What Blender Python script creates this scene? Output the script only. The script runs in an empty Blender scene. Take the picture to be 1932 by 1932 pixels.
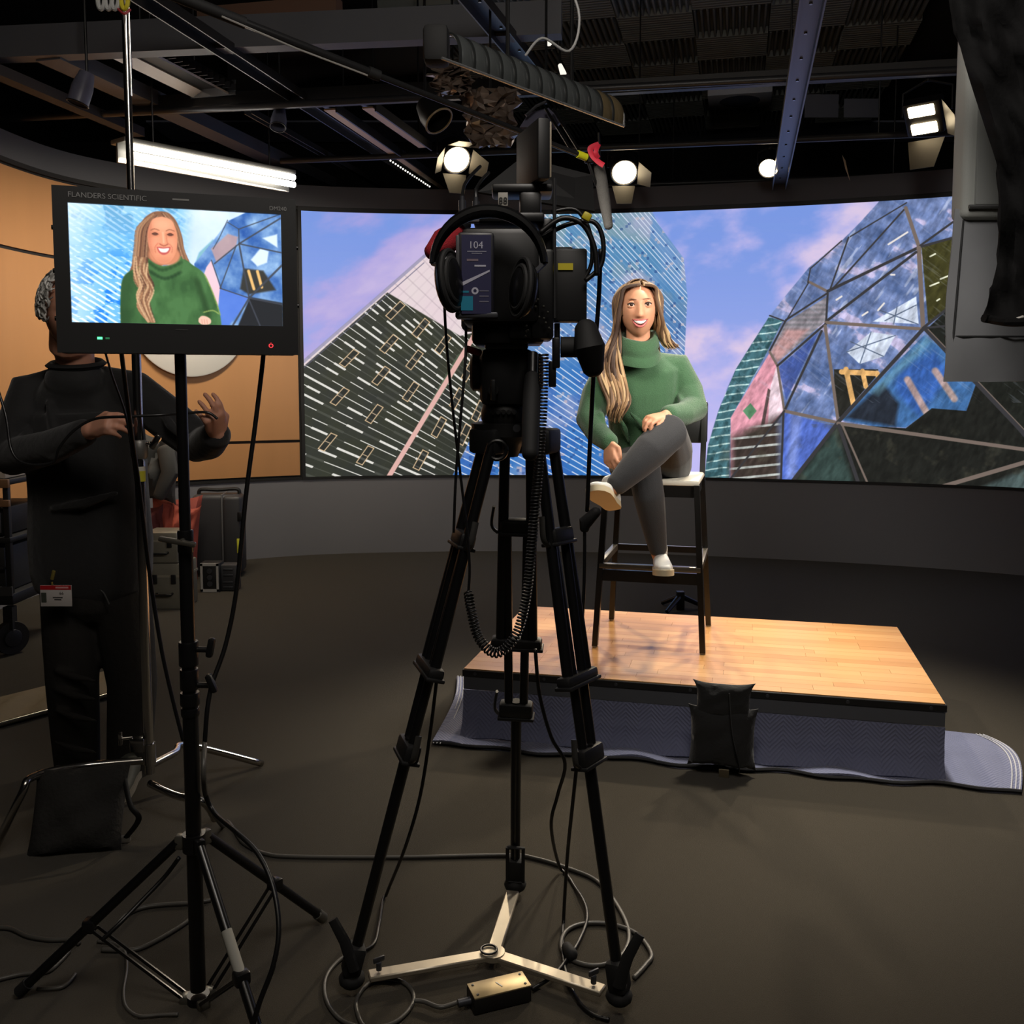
import bpy, bmesh, math, random
import numpy as np
from mathutils import Vector, Matrix, Euler
random.seed(7)
rng = np.random.default_rng(7)
PI = math.pi
SC = bpy.context.scene
COL = SC.collection

# ------------------------------------------------------------------ camera
F, CX, CY, EYE, PITCH = 1790.0, 966.0, 870.0, 1.45, math.radians(4.65)
cam_data = bpy.data.cameras.new('camera')
cam = bpy.data.objects.new('camera', cam_data)
COL.objects.link(cam)
cam.location = (0, 0, EYE)
cam.rotation_euler = (PI / 2 - PITCH, 0, 0)
cam_data.sensor_width = 36.0
cam_data.lens = F / 1932 * 36
cam_data.shift_y = -(966 - CY) / 1932
cam_data.clip_start = 0.05
SC.camera = cam

# ------------------------------------------------------------------ world, view
w = bpy.data.worlds.new('studio_air')
SC.world = w
w.use_nodes = True
w.node_tree.nodes['Background'].inputs[0].default_value = (0.75, 0.8, 1.0, 1)
w.node_tree.nodes['Background'].inputs[1].default_value = 0.01
SC.view_settings.view_transform = 'Standard'
SC.view_settings.look = 'None'
SC.view_settings.exposure = 0.0
SC.view_settings.gamma = 1.0
SC.view_settings.use_curve_mapping = False
SC.cycles.use_denoising = True
SC.cycles.max_bounces = 6

WARM, NEUTRAL, COOL = (1.0, 0.84, 0.62), (1.0, 0.93, 0.82), (0.86, 0.92, 1.0)
P_FRESNEL, P_KEY, P_SOFT, P_BANK, P_FILL = 300.0, 66.0, 150.0, 36.0, 23.0


def light(name, kind, loc, target, power, color, size=0.3, size_y=None, spot=60, blend=0.6, parent=None):
    d = bpy.data.lights.new(name, kind)
    d.energy = power
    d.color = color
    if kind == 'AREA':
        d.shape = 'RECTANGLE' if size_y else 'SQUARE'
        d.size = size
        if size_y:
            d.size_y = size_y
    if kind == 'SPOT':
        d.spot_size = math.radians(spot)
        d.spot_blend = blend
        d.shadow_soft_size = size
    if kind == 'POINT':
        d.shadow_soft_size = size
    o = bpy.data.objects.new(name, d)
    COL.objects.link(o)
    M = Matrix.Translation(Vector(loc)) @ (Vector(target) - Vector(loc)).to_track_quat('-Z', 'Y').to_matrix().to_4x4()
    o.matrix_world = M
    return o


# added area fill, unseen above the camera, and the key that sits in the ribbed lamp shell
light('fill_light', 'AREA', (-0.4, -0.2, 4.3), (-0.4, 1.0, 0), P_FILL, (1.0, 0.86, 0.68), 3.0, 2.4)
light('key_light', 'SPOT', (0.12, 3.0, 2.22), (0.64, 4.15, 1.5), P_KEY, NEUTRAL, 0.22, spot=46, blend=0.9)
light('overhead_light', 'SPOT', (1.6, 4.4, 4.1), (0.95, 3.85, 0.0), 820.0, NEUTRAL, 0.2, spot=50, blend=0.8)
light('omni_fill', 'POINT', (0.2, 0.9, 3.3), (0.2, 0.9, 0), 92.0, (1.0, 0.93, 0.86), 0.45)  # added bare point fill, no fixture; lifts the ceiling and soft light

# ------------------------------------------------------------------ geometry helpers
V = Vector


def ray(px, py):
    x = (px - CX) / F
    y = -(py - CY) / F
    c, s = math.cos(PITCH), math.sin(PITCH)
    return V((x, c + y * s, -s + y * c))


def atz(px, py, z):
    d = ray(px, py)
    return V((0, 0, EYE)) + d * ((z - EYE) / d.z)


def aty(px, py, Y):
    d = ray(px, py)
    return V((0, 0, EYE)) + d * (Y / d.y)


def frame(axis, hint=(0, 0, 1)):
    """columns x, y, z with z along axis"""
    z = V(axis).normalized()
    h = V(hint)
    if abs(z.dot(h.normalized())) > 0.98:
        h = V((1, 0, 0)) if abs(z.x) < 0.9 else V((0, 1, 0))
    x = h.cross(z).normalized()
    y = z.cross(x)
    return Matrix((x, y, z)).transposed()


def rotz(a):
    return Matrix.Rotation(a, 3, 'Z')


class MB:
    def __init__(s):
        s.v, s.f, s.m = [], [], []

    def add(s, vs, fs, mi=0):
        n = len(s.v)
        s.v.extend(tuple(v) for v in vs)
        s.f.extend(tuple(i + n for i in f) for f in fs)
        s.m.extend([mi] * len(fs))
        return s

    def box(s, c, size, R=None, mi=0):
        c = V(c)
        a, b, d = size[0] / 2, size[1] / 2, size[2] / 2
        vs = [V((x, y, z)) for x in (-a, a) for y in (-b, b) for z in (-d, d)]
        if R is not None:
            vs = [R @ v for v in vs]
        return s.add([v + c for v in vs], [(0, 1, 3, 2), (4, 6, 7, 5), (0, 4, 5, 1), (2, 3, 7, 6), (0, 2, 6, 4), (1, 5, 7, 3)], mi)

    def rbox(s, c, size, r=0.005, R=None, seg=2, mi=0):
        bm = bmesh.new()
        bmesh.ops.create_cube(bm, size=1)
        for v in bm.verts:
            v.co = V((v.co.x * size[0], v.co.y * size[1], v.co.z * size[2]))
        r = min(r, 0.49 * min(size))
        bmesh.ops.bevel(bm, geom=list(bm.edges), offset=r, segments=seg, profile=0.5, affect='EDGES')
        bm.verts.index_update()
        vs = [v.co.copy() for v in bm.verts]
        if R is not None:
            vs = [R @ v for v in vs]
        fs = [[v.index for v in f.verts] for f in bm.faces]
        bm.free()
        return s.add([v + V(c) for v in vs], fs, mi)

    def cyl(s, p0, p1, r0, r1=None, n=14, caps=True, mi=0):
        return s.tube([p0, p1], [r0, r0 if r1 is None else r1], n, caps, mi)

    def tube(s, pts, r, n=8, caps=True, mi=0, flat=None):
        """sweep a circle (or ellipse: flat=(hint, ratio)) along pts"""
        pts = [V(p) for p in pts]
        k = len(pts)
        rs = r if hasattr(r, '__len__') else [r] * k
        vs, fs = [], []
        t0 = (pts[1] - pts[0]).normalized()
        x = frame(t0, flat[0] if flat else (0, 0, 1)).col[0]
        for i in range(k):
            t = (pts[min(i + 1, k - 1)] - pts[max(i - 1, 0)])
            t = t.normalized() if t.length > 1e-9 else t0
            x = x - t * x.dot(t)
            x = x.normalized() if x.length > 1e-6 else frame(t).col[0]
            y = t.cross(x)
            q = flat[1] if flat else 1.0
            for j in range(n):
                a = 2 * PI * j / n
                vs.append(pts[i] + x * (rs[i] * math.cos(a)) + y * (rs[i] * q * math.sin(a)))
        for i in range(k - 1):
            for j in range(n):
                a, b = i * n + j, i * n + (j + 1) % n
                fs.append((a, b, b + n, a + n))
        if caps:
            fs.append(tuple(range(n - 1, -1, -1)))
            fs.append(tuple((k - 1) * n + j for j in range(n)))
        return s.add(vs, fs, mi)

    def lathe(s, prof, o, axis=(0, 0, 1), n=24, mi=0, cap=True):
        Fm = frame(axis)
        o = V(o)
        vs, fs = [], []
        for r, z in prof:
            for j in range(n):
                a = 2 * PI * j / n
                vs.append(o + Fm @ V((r * math.cos(a), r * math.sin(a), z)))
        for i in range(len(prof) - 1):
            for j in range(n):
                a, b = i * n + j, i * n + (j + 1) % n
                fs.append((a, b, b + n, a + n))
        if cap:
            fs.append(tuple(range(n - 1, -1, -1)))
            fs.append(tuple((len(prof) - 1) * n + j for j in range(n)))
        return s.add(vs, fs, mi)

    def ball(s, c, r, nu=16, nv=10, R=None, mi=0):
        r = r if hasattr(r, '__len__') else (r, r, r)
        c = V(c)
        vs, fs = [], []
        for i in range(nv + 1):
            t = PI * i / nv
            for j in range(nu):
                a = 2 * PI * j / nu
                p = V((r[0] * math.sin(t) * math.cos(a), r[1] * math.sin(t) * math.sin(a), r[2] * math.cos(t)))
                vs.append(c + (R @ p if R is not None else p))
        for i in range(nv):
            for j in range(nu):
                a, b = i * nu + j, i * nu + (j + 1) % nu
                fs.append((a, a + nu, b + nu, b))
        return s.add(vs, fs, mi)

    def prism(s, poly, o, ux, uy, th, mi=0):
        """extrude a 2-D outline in plane (ux, uy) at o by th along ux x uy, centred"""
        o, ux, uy = V(o), V(ux).normalized(), V(uy).normalized()
        nrm = ux.cross(uy).normalized() * (th / 2)
        n = len(poly)
        a = [o + ux * p[0] + uy * p[1] - nrm for p in poly]
        b = [o + ux * p[0] + uy * p[1] + nrm for p in poly]
        fs = [tuple(range(n - 1, -1, -1)), tuple(range(n, 2 * n))]
        fs += [(i, (i + 1) % n, n + (i + 1) % n, n + i) for i in range(n)]
        return s.add(a + b, fs, mi)

    def grid(s, P, mi=0, closed_u=False):
        nu, nv = len(P), len(P[0])
        vs = [p for row in P for p in row]
        fs = []
        for i in range(nu - (0 if closed_u else 1)):
            for j in range(nv - 1):
                a, b = i * nv + j, ((i + 1) % nu) * nv + j
                fs.append((a, b, b + 1, a + 1))
        return s.add(vs, fs, mi)

    def slab(s, P, th, mi=0):
        """a grid given thickness th downward along its local normal"""
        nu, nv = len(P), len(P[0])
        Q = []
        for i in range(nu):
            row = []
            for j in range(nv):
                a = V(P[min(i + 1, nu - 1)][j]) - V(P[max(i - 1, 0)][j])
                b = V(P[i][min(j + 1, nv - 1)]) - V(P[i][max(j - 1, 0)])
                row.append(V(P[i][j]) - a.cross(b).normalized() * th)
            Q.append(row)
        n = len(s.v)
        s.grid(P, mi)
        k = len(s.f)
        s.grid(Q, mi)
        for q in range(k, len(s.f)):
            s.f[q] = s.f[q][::-1]
        o = n + nu * nv
        rim = [i * nv for i in range(nu)] + [(nu - 1) * nv + j for j in range(1, nv)] + [i * nv + nv - 1 for i in range(nu - 2, -1, -1)] + [j for j in range(nv - 2, 0, -1)]
        for a, b in zip(rim, rim[1:] + rim[:1]):
            s.f.append((n + b, n + a, o + a, o + b))
            s.m.append(mi)
        return s

    def loft(s, pts, rx, ry, side=(1, 0, 0), n=16, mi=0, p=2.0):
        """closed body through rings at pts; rx along side, ry across; rounded ends"""
        pts = [V(q) for q in pts]
        k = len(pts)
        vs, fs = [], []

        def ring(c, t, a, b):
            x = V(side) - t * V(side).dot(t)
            x = x.normalized() if x.length > 1e-5 else frame(t).col[0]
            y = t.cross(x)
            for j in range(n):
                q = 2 * PI * j / n
                cc, ss = math.cos(q), math.sin(q)
                e = 2.0 / p
                vs.append(c + x * (a * math.copysign(abs(cc) ** e, cc)) + y * (b * math.copysign(abs(ss) ** e, ss)))
        tans = [(pts[min(i + 1, k - 1)] - pts[max(i - 1, 0)]).normalized() for i in range(k)]
        rings = 0
        for q in (1.0, 0.75, 0.4):
            h = min(rx[0], ry[0])
            cs = math.sqrt(max(0, 1 - q * q)) + 0.02
            ring(pts[0] - tans[0] * (h * q), tans[0], rx[0] * cs, ry[0] * cs); rings += 1
        for i in range(k):
            ring(pts[i], tans[i], rx[i], ry[i]); rings += 1
        for q in (0.4, 0.75, 1.0):
            h = min(rx[-1], ry[-1])
            cs = math.sqrt(max(0, 1 - q * q)) + 0.02
            ring(pts[-1] + tans[-1] * (h * q), tans[-1], rx[-1] * cs, ry[-1] * cs); rings += 1
        for i in range(rings - 1):
            for j in range(n):
                a, b = i * n + j, i * n + (j + 1) % n
                fs.append((a, b, b + n, a + n))
        fs.append(tuple(range(n - 1, -1, -1)))
        fs.append(tuple((rings - 1) * n + j for j in range(n)))
        return s.add(vs, fs, mi)

    def limb(s, pts, r, n=14, mi=0):
        return s.loft(pts, r, r, side=frame(V(pts[-1]) - V(pts[0])).col[0], n=n, mi=mi)


def spline(pts, per=8, closed=False):
    """Catmull-Rom through pts"""
    pts = [V(p) for p in pts]
    out = []
    n = len(pts)
    for i in range(n - 1):
        a, b, c, d = pts[max(i - 1, 0)], pts[i], pts[i + 1], pts[min(i + 2, n - 1)]
        for q in range(per):
            t = q / per
            out.append(0.5 * ((2 * b) + (c - a) * t + (2 * a - 5 * b + 4 * c - d) * t * t + (3 * b - a - 3 * c + d) * t ** 3))
    out.append(pts[-1])
    return out


# ------------------------------------------------------------------ objects
def root_of(o):
    while o.parent is not None:
        o = o.parent
    return o


def mesh_from(name, mb, mats, inv=None, sharp=40):
    me = bpy.data.meshes.new(name)
    vs = [inv @ V(v) for v in mb.v] if inv is not None else mb.v
    me.from_pydata([tuple(v) for v in vs], [], mb.f)
    mats = mats if isinstance(mats, (list, tuple)) else [mats]
    for m in mats:
        me.materials.append(m)
    if len(mats) > 1:
        me.polygons.foreach_set('material_index', mb.m)
    if sharp:
        me.polygons.foreach_set('use_smooth', [True] * len(me.polygons))
        if sharp < 180:
            me.set_sharp_from_angle(angle=math.radians(sharp))
    me.update()
    return me


def obj(name, mb, mats, parent=None, sharp=40, label=None):
    inv = None
    if parent is not None:
        inv = root_of(parent).matrix_basis.inverted()
    o = bpy.data.objects.new(name, mesh_from(name, mb, mats, inv, sharp))
    COL.objects.link(o)
    if parent is not None:
        o.parent = parent
    if label:
        o['label'] = label
    return o


def tag(o, label, cat, group=None):
    o['label'] = label
    o['category'] = cat
    if group:
        o['group'] = group
    return o


def thing(name, label, cat, loc=(0, 0, 0), rz=0.0, group=None):
    o = bpy.data.objects.new(name, None)
    COL.objects.link(o)
    o.empty_display_size = 0.05
    o.matrix_basis = Matrix.Translation(V(loc)) @ Matrix.Rotation(rz, 4, 'Z')
    return tag(o, label, cat, group)


def struct(name, mb, mats, parent=None, sharp=40):
    o = obj(name, mb, mats, parent, sharp)
    if parent is None:
        o['kind'] = 'structure'
    return o


def copy_tree(o, parent=None):
    c = o.copy()
    COL.objects.link(c)
    if parent is not None:
        c.parent = parent
    for ch in [x for x in o.children]:
        copy_tree(ch, c)
    return c


def lettering(text, o, ux, uy, size, m, parent, name='lettering', align='LEFT', th=0.0004):
    """flat print: text as thin mesh at o with baseline direction ux, up direction uy"""
    cu = bpy.data.curves.new(name, 'FONT')
    cu.body = text
    cu.size = size
    cu.extrude = th
    cu.align_x = align
    cu.materials.append(m)
    tmp = bpy.data.objects.new(name + '_tmp', cu)
    COL.objects.link(tmp)
    dg = bpy.context.evaluated_depsgraph_get()
    dg.update()
    me = bpy.data.meshes.new_from_object(tmp.evaluated_get(dg))
    bpy.data.objects.remove(tmp)
    me.materials.clear()
    me.materials.append(m)
    ob = bpy.data.objects.new(name, me)
    COL.objects.link(ob)
    ux, uy = V(ux).normalized(), V(uy).normalized()
    nz = ux.cross(uy).normalized()
    uy = nz.cross(ux)
    M = Matrix((ux, uy, nz)).transposed().to_4x4()
    M.translation = V(o)
    ob.parent = parent
    ob.matrix_basis = root_of(parent).matrix_basis.inverted() @ M if parent.parent is None else root_of(parent).matrix_basis.inverted() @ M
    return ob


def remeshed(mb, voxel, smooth=6, fac=0.5):
    """one continuous surface from overlapping closed pieces"""
    me = bpy.data.meshes.new('tmp')
    me.from_pydata(mb.v, [], mb.f)
    o = bpy.data.objects.new('tmp', me)
    COL.objects.link(o)
    m = o.modifiers.new('r', 'REMESH')
    m.mode = 'VOXEL'
    m.voxel_size = voxel
    m.adaptivity = 0.0
    if smooth:
        k = o.modifiers.new('s', 'SMOOTH')
        k.factor = fac
        k.iterations = smooth
    dg = bpy.context.evaluated_depsgraph_get()
    dg.update()
    ev = o.evaluated_get(dg)
    em = ev.to_mesh()
    n = len(em.vertices)
    co = np.empty(n * 3, np.float32)
    em.vertices.foreach_get('co', co)
    out = MB()
    out.v = [tuple(x) for x in co.reshape(-1, 3).tolist()]
    out.f = [tuple(p.vertices) for p in em.polygons]
    out.m = [0] * len(out.f)
    ev.to_mesh_clear()
    bpy.data.objects.remove(o)
    bpy.data.meshes.remove(me)
    return out


# ------------------------------------------------------------------ materials
def srgb(r, g, b):
    f = lambda c: c / 12.92 if c <= 0.04045 else ((c + 0.055) / 1.055) ** 2.4
    return (f(r / 255), f(g / 255), f(b / 255), 1)


MATS = {}


def mat(name, color=(128, 128, 128), rough=0.5, metal=0.0, var=0.0, vscale=20.0, bump=0.0, bscale=200.0, spec=0.5, coat=0.0, sheen=0.0, emit=None, estr=0.0, stretch=None):
    if name in MATS:
        return MATS[name]
    m = bpy.data.materials.new(name)
    MATS[name] = m
    m.use_nodes = True
    nt = m.node_tree
    b = nt.nodes['Principled BSDF']
    c = srgb(*color)
    b.inputs['Base Color'].default_value = c
    b.inputs['Roughness'].default_value = rough
    b.inputs['Metallic'].default_value = metal
    b.inputs['Specular IOR Level'].default_value = spec
    b.inputs['Coat Weight'].default_value = coat
    if sheen:
        b.inputs['Sheen Weight'].default_value = sheen
    if emit:
        b.inputs['Emission Color'].default_value = (*emit, 1)
        b.inputs['Emission Strength'].default_value = estr
    tc = nt.nodes.new('ShaderNodeTexCoord')
    src = tc.outputs['Object']
    if stretch:
        mp = nt.nodes.new('ShaderNodeMapping')
        mp.inputs['Scale'].default_value = stretch
        nt.links.new(src, mp.inputs['Vector'])
        src = mp.outputs['Vector']
    if var:
        n = nt.nodes.new('ShaderNodeTexNoise')
        n.inputs['Scale'].default_value = vscale
        n.inputs['Detail'].default_value = 5
        nt.links.new(src, n.inputs['Vector'])
        mx = nt.nodes.new('ShaderNodeMix')
        mx.data_type = 'RGBA'
        mx.inputs['A'].default_value = tuple(max(0, x * (1 - var)) for x in c[:3]) + (1,)
        mx.inputs['B'].default_value = tuple(min(1, x * (1 + var)) for x in c[:3]) + (1,)
        nt.links.new(n.outputs['Fac'], mx.inputs['Factor'])
        nt.links.new(mx.outputs['Result'], b.inputs['Base Color'])
    if bump:
        n2 = nt.nodes.new('ShaderNodeTexNoise')
        n2.inputs['Scale'].default_value = bscale
        n2.inputs['Detail'].default_value = 4
        nt.links.new(src, n2.inputs['Vector'])
        bp = nt.nodes.new('ShaderNodeBump')
        bp.inputs['Strength'].default_value = bump
        bp.inputs['Distance'].default_value = 0.01
        nt.links.new(n2.outputs['Fac'], bp.inputs['Height'])
        nt.links.new(bp.outputs['Normal'], b.inputs['Normal'])
    return m


def emitter(name, rgb, strength):
    if name in MATS:
        return MATS[name]
    m = mat(name, (10, 10, 10), 0.4, emit=rgb, estr=strength)
    return m


def picture_mat(name, arr, strength=1.0):
    """a screen that shows arr (h, w, 3 display values computed in this script), bottom row first"""
    h, w_, _ = arr.shape
    im = bpy.data.images.new(name, w_, h)
    px = np.ones((h, w_, 4), np.float32)
    px[:, :, :3] = np.clip(arr, 0, 1)
    im.pixels.foreach_set(px.ravel())
    im.update()
    im.pack()
    m = bpy.data.materials.new(name)
    m.use_nodes = True
    nt = m.node_tree
    b = nt.nodes['Principled BSDF']
    b.inputs['Base Color'].default_value = (0.01, 0.01, 0.01, 1)
    b.inputs['Roughness'].default_value = 0.6
    b.inputs['Specular IOR Level'].default_value = 0.2
    t = nt.nodes.new('ShaderNodeTexImage')
    t.image = im
    t.extension = 'EXTEND'
    nt.links.new(t.outputs['Color'], b.inputs['Emission Color'])
    b.inputs['Emission Strength'].default_value = strength
    return m


BLACK = mat('matte_black', (17, 17, 18), 0.55, var=0.2, vscale=30)
BLACKGLOSS = mat('gloss_black', (10, 10, 11), 0.22)
RUBBER = mat('rubber_black', (14, 14, 15), 0.75)
CABLE = mat('cable_black', (13, 13, 14), 0.42)
STEELBLACK = mat('black_steel', (20, 20, 21), 0.35, var=0.15)
CHROME = mat('chrome', (205, 203, 200), 0.16, 1.0)
ALU = mat('brushed_aluminium', (188, 178, 160), 0.42, 0.75, var=0.12, vscale=40)
GREYMETAL = mat('grey_metal', (74, 75, 80), 0.42, 0.6, var=0.1)
DARKGREY = mat('dark_grey_paint', (44, 44, 46), 0.6, var=0.12)
WHITEPAINT = mat('white_paint', (225, 222, 215), 0.5)
# ------------------------------------------------------------------ room shell
CEIL = 4.5
carpet = mat('dark_carpet', (60, 54, 43), 0.95, var=0.8, vscale=420, bump=0.6, bscale=700, spec=0.12, sheen=0.1)
blackwall = mat('black_wall', (20, 20, 21), 0.9, var=0.15, vscale=3)
ceilmat = mat('ceiling_black', (48, 49, 50), 0.9, var=0.3, vscale=1.4)
cycgrey = mat('wall_grey', (118, 118, 122), 0.75, var=0.06, vscale=2)
wood = mat('wood_veneer', (190, 138, 88), 0.42, var=0.10, vscale=5, stretch=(1, 1, 0.12))
jointmat = mat('joint_black', (18, 16, 15), 0.7)

struct('floor', MB().box((0.8, 5.2, -0.05), (13.4, 15.4, 0.1)), carpet)
struct('ceiling', MB().box((0.8, 5.2, CEIL + 0.05), (13.4, 15.4, 0.1)), ceilmat)
struct('wall_far', MB().box((0.8, 12.35, CEIL / 2), (13.4, 0.1, CEIL)), blackwall)
struct('wall_front', MB().box((0.8, -2.35, CEIL / 2), (13.4, 0.1, CEIL)), blackwall)
struct('wall_right', MB().box((7.35, 5.2, CEIL / 2), (0.1, 15.0, CEIL)), blackwall)
struct('wall_outer', MB().box((-5.75, 5.2, CEIL / 2), (0.1, 15.0, CEIL)), blackwall)

# the curved studio wall: plan curve from the left end to the right end
WALL = [V((x, y, 0)) for x, y in [(-3.12, 4.6), (-3.28, 5.4), (-3.30, 6.1), (-3.20, 6.75), (-2.93, 7.2), (-2.45, 7.62), (-1.72, 7.98), (-0.9, 8.12), (-0.1, 8.16), (0.8, 8.1), (1.7, 7.92), (2.5, 7.7), (3.2, 7.45), (3.9, 7.1), (4.6, 6.55), (5.2, 5.8), (5.55, 4.9)]]
WALL = spline(WALL, 8)
WS = [0.0]
for a, b in zip(WALL, WALL[1:]):
    WS.append(WS[-1] + (b - a).length)


def wall_at(s, off=0.0, z=0.0):
    """point at arc length s; off > 0 is toward the room"""
    i = max(0, min(len(WS) - 2, int(np.searchsorted(WS, s)) - 1))
    a, b = WALL[i], WALL[i + 1]
    t = (s - WS[i]) / (WS[i + 1] - WS[i])
    d = (b - a).normalized()
    p = a + (b - a) * t
    return V((p.x + d.y * off, p.y - d.x * off, z))


def wall_s(px, py=700):
    d = ray(px, py)
    for i in range(len(WALL) - 1):
        a, b = WALL[i], WALL[i + 1]
        ca, cb = d.x * a.y - d.y * a.x, d.x * b.y - d.y * b.x
        if ca * cb <= 0 and a.y > 0:
            return WS[i] + (WS[i + 1] - WS[i]) * (ca / (ca - cb))
    return 0.0


def wall_strip(s0, s1, z0, z1, off0, off1, n=40):
    """a curved slab on the wall between offsets off0 (back) and off1 (front)"""
    mb = MB()
    ss = [s0 + (s1 - s0) * i / n for i in range(n + 1)]
    ring = lambda s: [wall_at(s, off1, z0), wall_at(s, off1, z1), wall_at(s, off0, z1), wall_at(s, off0, z0)]
    P = [ring(s) for s in ss]
    vs = [p for r in P for p in r]
    fs = []
    for i in range(n):
        for j in range(4):
            a, b = i * 4 + j, i * 4 + (j + 1) % 4
            fs.append((a, b, b + 4, a + 4))
    fs += [(3, 2, 1, 0), (n * 4, n * 4 + 1, n * 4 + 2, n * 4 + 3)]
    return mb.add(vs, fs)


S0 = wall_s(573)
S1 = WS[-1] - 0.5
ZB, ZT = 0.668, 2.875
ZTOP = 3.08
struct('wall_back', wall_strip(0, WS[-1], 0, ZB - 0.02, -0.12, 0.0, 110), cycgrey, sharp=30)
struct('trim_1', wall_strip(0, WS[-1], ZT + 0.035, ZTOP, -0.12, 0.02, 110), mat('header_grey', (86, 87, 92), 0.75), sharp=30)
struct('trim_2', wall_strip(0, S0 - 0.03, ZB - 0.02, ZB, -0.1, 0.012, 60), jointmat, sharp=30)
struct('trim_3', wall_strip(0, S0 - 0.03, ZT + 0.005, ZT + 0.035, -0.1, 0.02, 60), jointmat, sharp=30)
# wood panelling left of the video wall: three courses of panels on a black backing
wl = struct('wall_left', wall_strip(0, S0 - 0.02, ZB, ZT + 0.005, -0.12, -0.012, 60), jointmat, sharp=30)
zj = [ZB + 0.004, 0.972, 2.335, ZT]
for k in range(3):
    struct('wood_panel', wall_strip(0.0, S0 - 0.045, zj[k] + 0.012, zj[k + 1] - 0.012, -0.012, 0.004, 60), wood, wl, sharp=30)

# ------------------------------------------------------------------ picture on the video wall (computed here)


def value_noise(x, y, seed=0):
    xi, yi = np.floor(x).astype(np.int64), np.floor(y).astype(np.int64)
    xf, yf = x - xi, y - yi
    u, v = xf * xf * (3 - 2 * xf), yf * yf * (3 - 2 * yf)

    def h(a, b):
        n = (a * 374761393 + b * 668265263 + seed * 1442695041) & 0x7fffffff
        n = ((n ^ (n >> 13)) * 1274126177) & 0x7fffffff
        return ((n ^ (n >> 16)) & 0xffff) / 65535.0
    return (h(xi, yi) * (1 - u) + h(xi + 1, yi) * u) * (1 - v) + (h(xi, yi + 1) * (1 - u) + h(xi + 1, yi + 1) * u) * v


def fbm(x, y, seed=0, oct_=5):
    s, a, t = 0, 0.5, 0
    for k in range(oct_):
        s = s + a * value_noise(x * 2 ** k, y * 2 ** k, seed + k * 17)
        t += a
        a *= 0.5
    return s / t


def hash2(a, b, seed=0):
    n = (a.astype(np.int64) * 374761393 + b.astype(np.int64) * 668265263 + seed * 974711) & 0x7fffffff
    n = ((n ^ (n >> 13)) * 1274126177) & 0x7fffffff
    return ((n ^ (n >> 16)) & 0xffff) / 65535.0


def sstep(a, b, x):
    t = np.clip((x - a) / (b - a), 0, 1)
    return t * t * (3 - 2 * t)


class Canvas:
    """paints flat print into an array, in the coordinates X, Y of that array"""

    def __init__(s, X, Y):
        s.X, s.Y = X, Y
        s.a = np.zeros(X.shape + (3,), np.float32)

    def blend(s, mask, col):
        col = np.asarray(col, np.float32)
        if col.ndim == 1:
            col = col / 255.0
        s.a += (col - s.a) * mask[..., None].astype(np.float32)

    def win(s, pts, pad):
        """the slice of the array that holds pts"""
        xs, ys = [p[0] for p in pts], [p[1] for p in pts]
        c = np.nonzero((s.X.max(0) > min(xs) - pad) & (s.X.min(0) < max(xs) + pad))[0]
        r = np.nonzero((s.Y.max(1) > min(ys) - pad) & (s.Y.min(1) < max(ys) + pad))[0]
        if len(c) == 0 or len(r) == 0:
            return None
        return slice(r[0], r[-1] + 1), slice(c[0], c[-1] + 1)

    @staticmethod
    def segd(X, Y, a, b):
        ax, ay = a
        dx, dy = b[0] - ax, b[1] - ay
        L = dx * dx + dy * dy + 1e-9
        t = np.clip(((X - ax) * dx + (Y - ay) * dy) / L, 0, 1)
        return np.hypot(X - ax - t * dx, Y - ay - t * dy)

    def mask(s, X, Y, pts, soft):
        n = len(pts)
        ins = np.zeros(X.shape, bool)
        dmin = np.full(X.shape, 1e9, np.float32)
        for i in range(n):
            (x0, y0), (x1, y1) = pts[i], pts[(i + 1) % n]
            if y0 != y1:
                ins ^= ((y0 > Y) != (y1 > Y)) & (X < (x1 - x0) * (Y - y0) / (y1 - y0) + x0)
            dmin = np.minimum(dmin, s.segd(X, Y, (x0, y0), (x1, y1)))
        return np.clip(np.where(ins, dmin, -dmin) / soft + 0.5, 0, 1).astype(np.float32)

    def inside(s, pts, soft=1.0):
        m = np.zeros(s.X.shape, np.float32)
        w = s.win(pts, soft)
        if w:
            m[w] = s.mask(s.X[w], s.Y[w], pts, soft)
        return m

    def put(s, w, m, col):
        s.a[w] += (np.asarray(col, np.float32) / 255.0 - s.a[w]) * m[..., None]

    def poly(s, pts, col, alpha=1.0, soft=1.5):
        w = s.win(pts, soft)
        if w:
            s.put(w, s.mask(s.X[w], s.Y[w], pts, soft) * alpha, col)

    def line(s, pts, wd, col, alpha=1.0, soft=1.2):
        for a, b in zip(pts, pts[1:]):
            w = s.win([a, b], wd + soft)
            if w:
                s.put(w, np.clip((wd / 2 - s.segd(s.X[w], s.Y[w], a, b)) / soft + 0.5, 0, 1).astype(np.float32) * alpha, col)

    def oval(s, c, rx, ry, col, alpha=1.0, soft=0.15, rot=0.0):
        R = max(rx, ry) * 1.2
        w = s.win([(c[0] - R, c[1] - R), (c[0] + R, c[1] + R)], 1)
        if not w:
            return
        x, y = s.X[w] - c[0], s.Y[w] - c[1]
        x, y = x * math.cos(rot) + y * math.sin(rot), -x * math.sin(rot) + y * math.cos(rot)
        d = np.sqrt((x / rx) ** 2 + (y / ry) ** 2)
        s.put(w, np.clip((1 - d) / soft + 0.5, 0, 1).astype(np.float32) * alpha, col)


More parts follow.
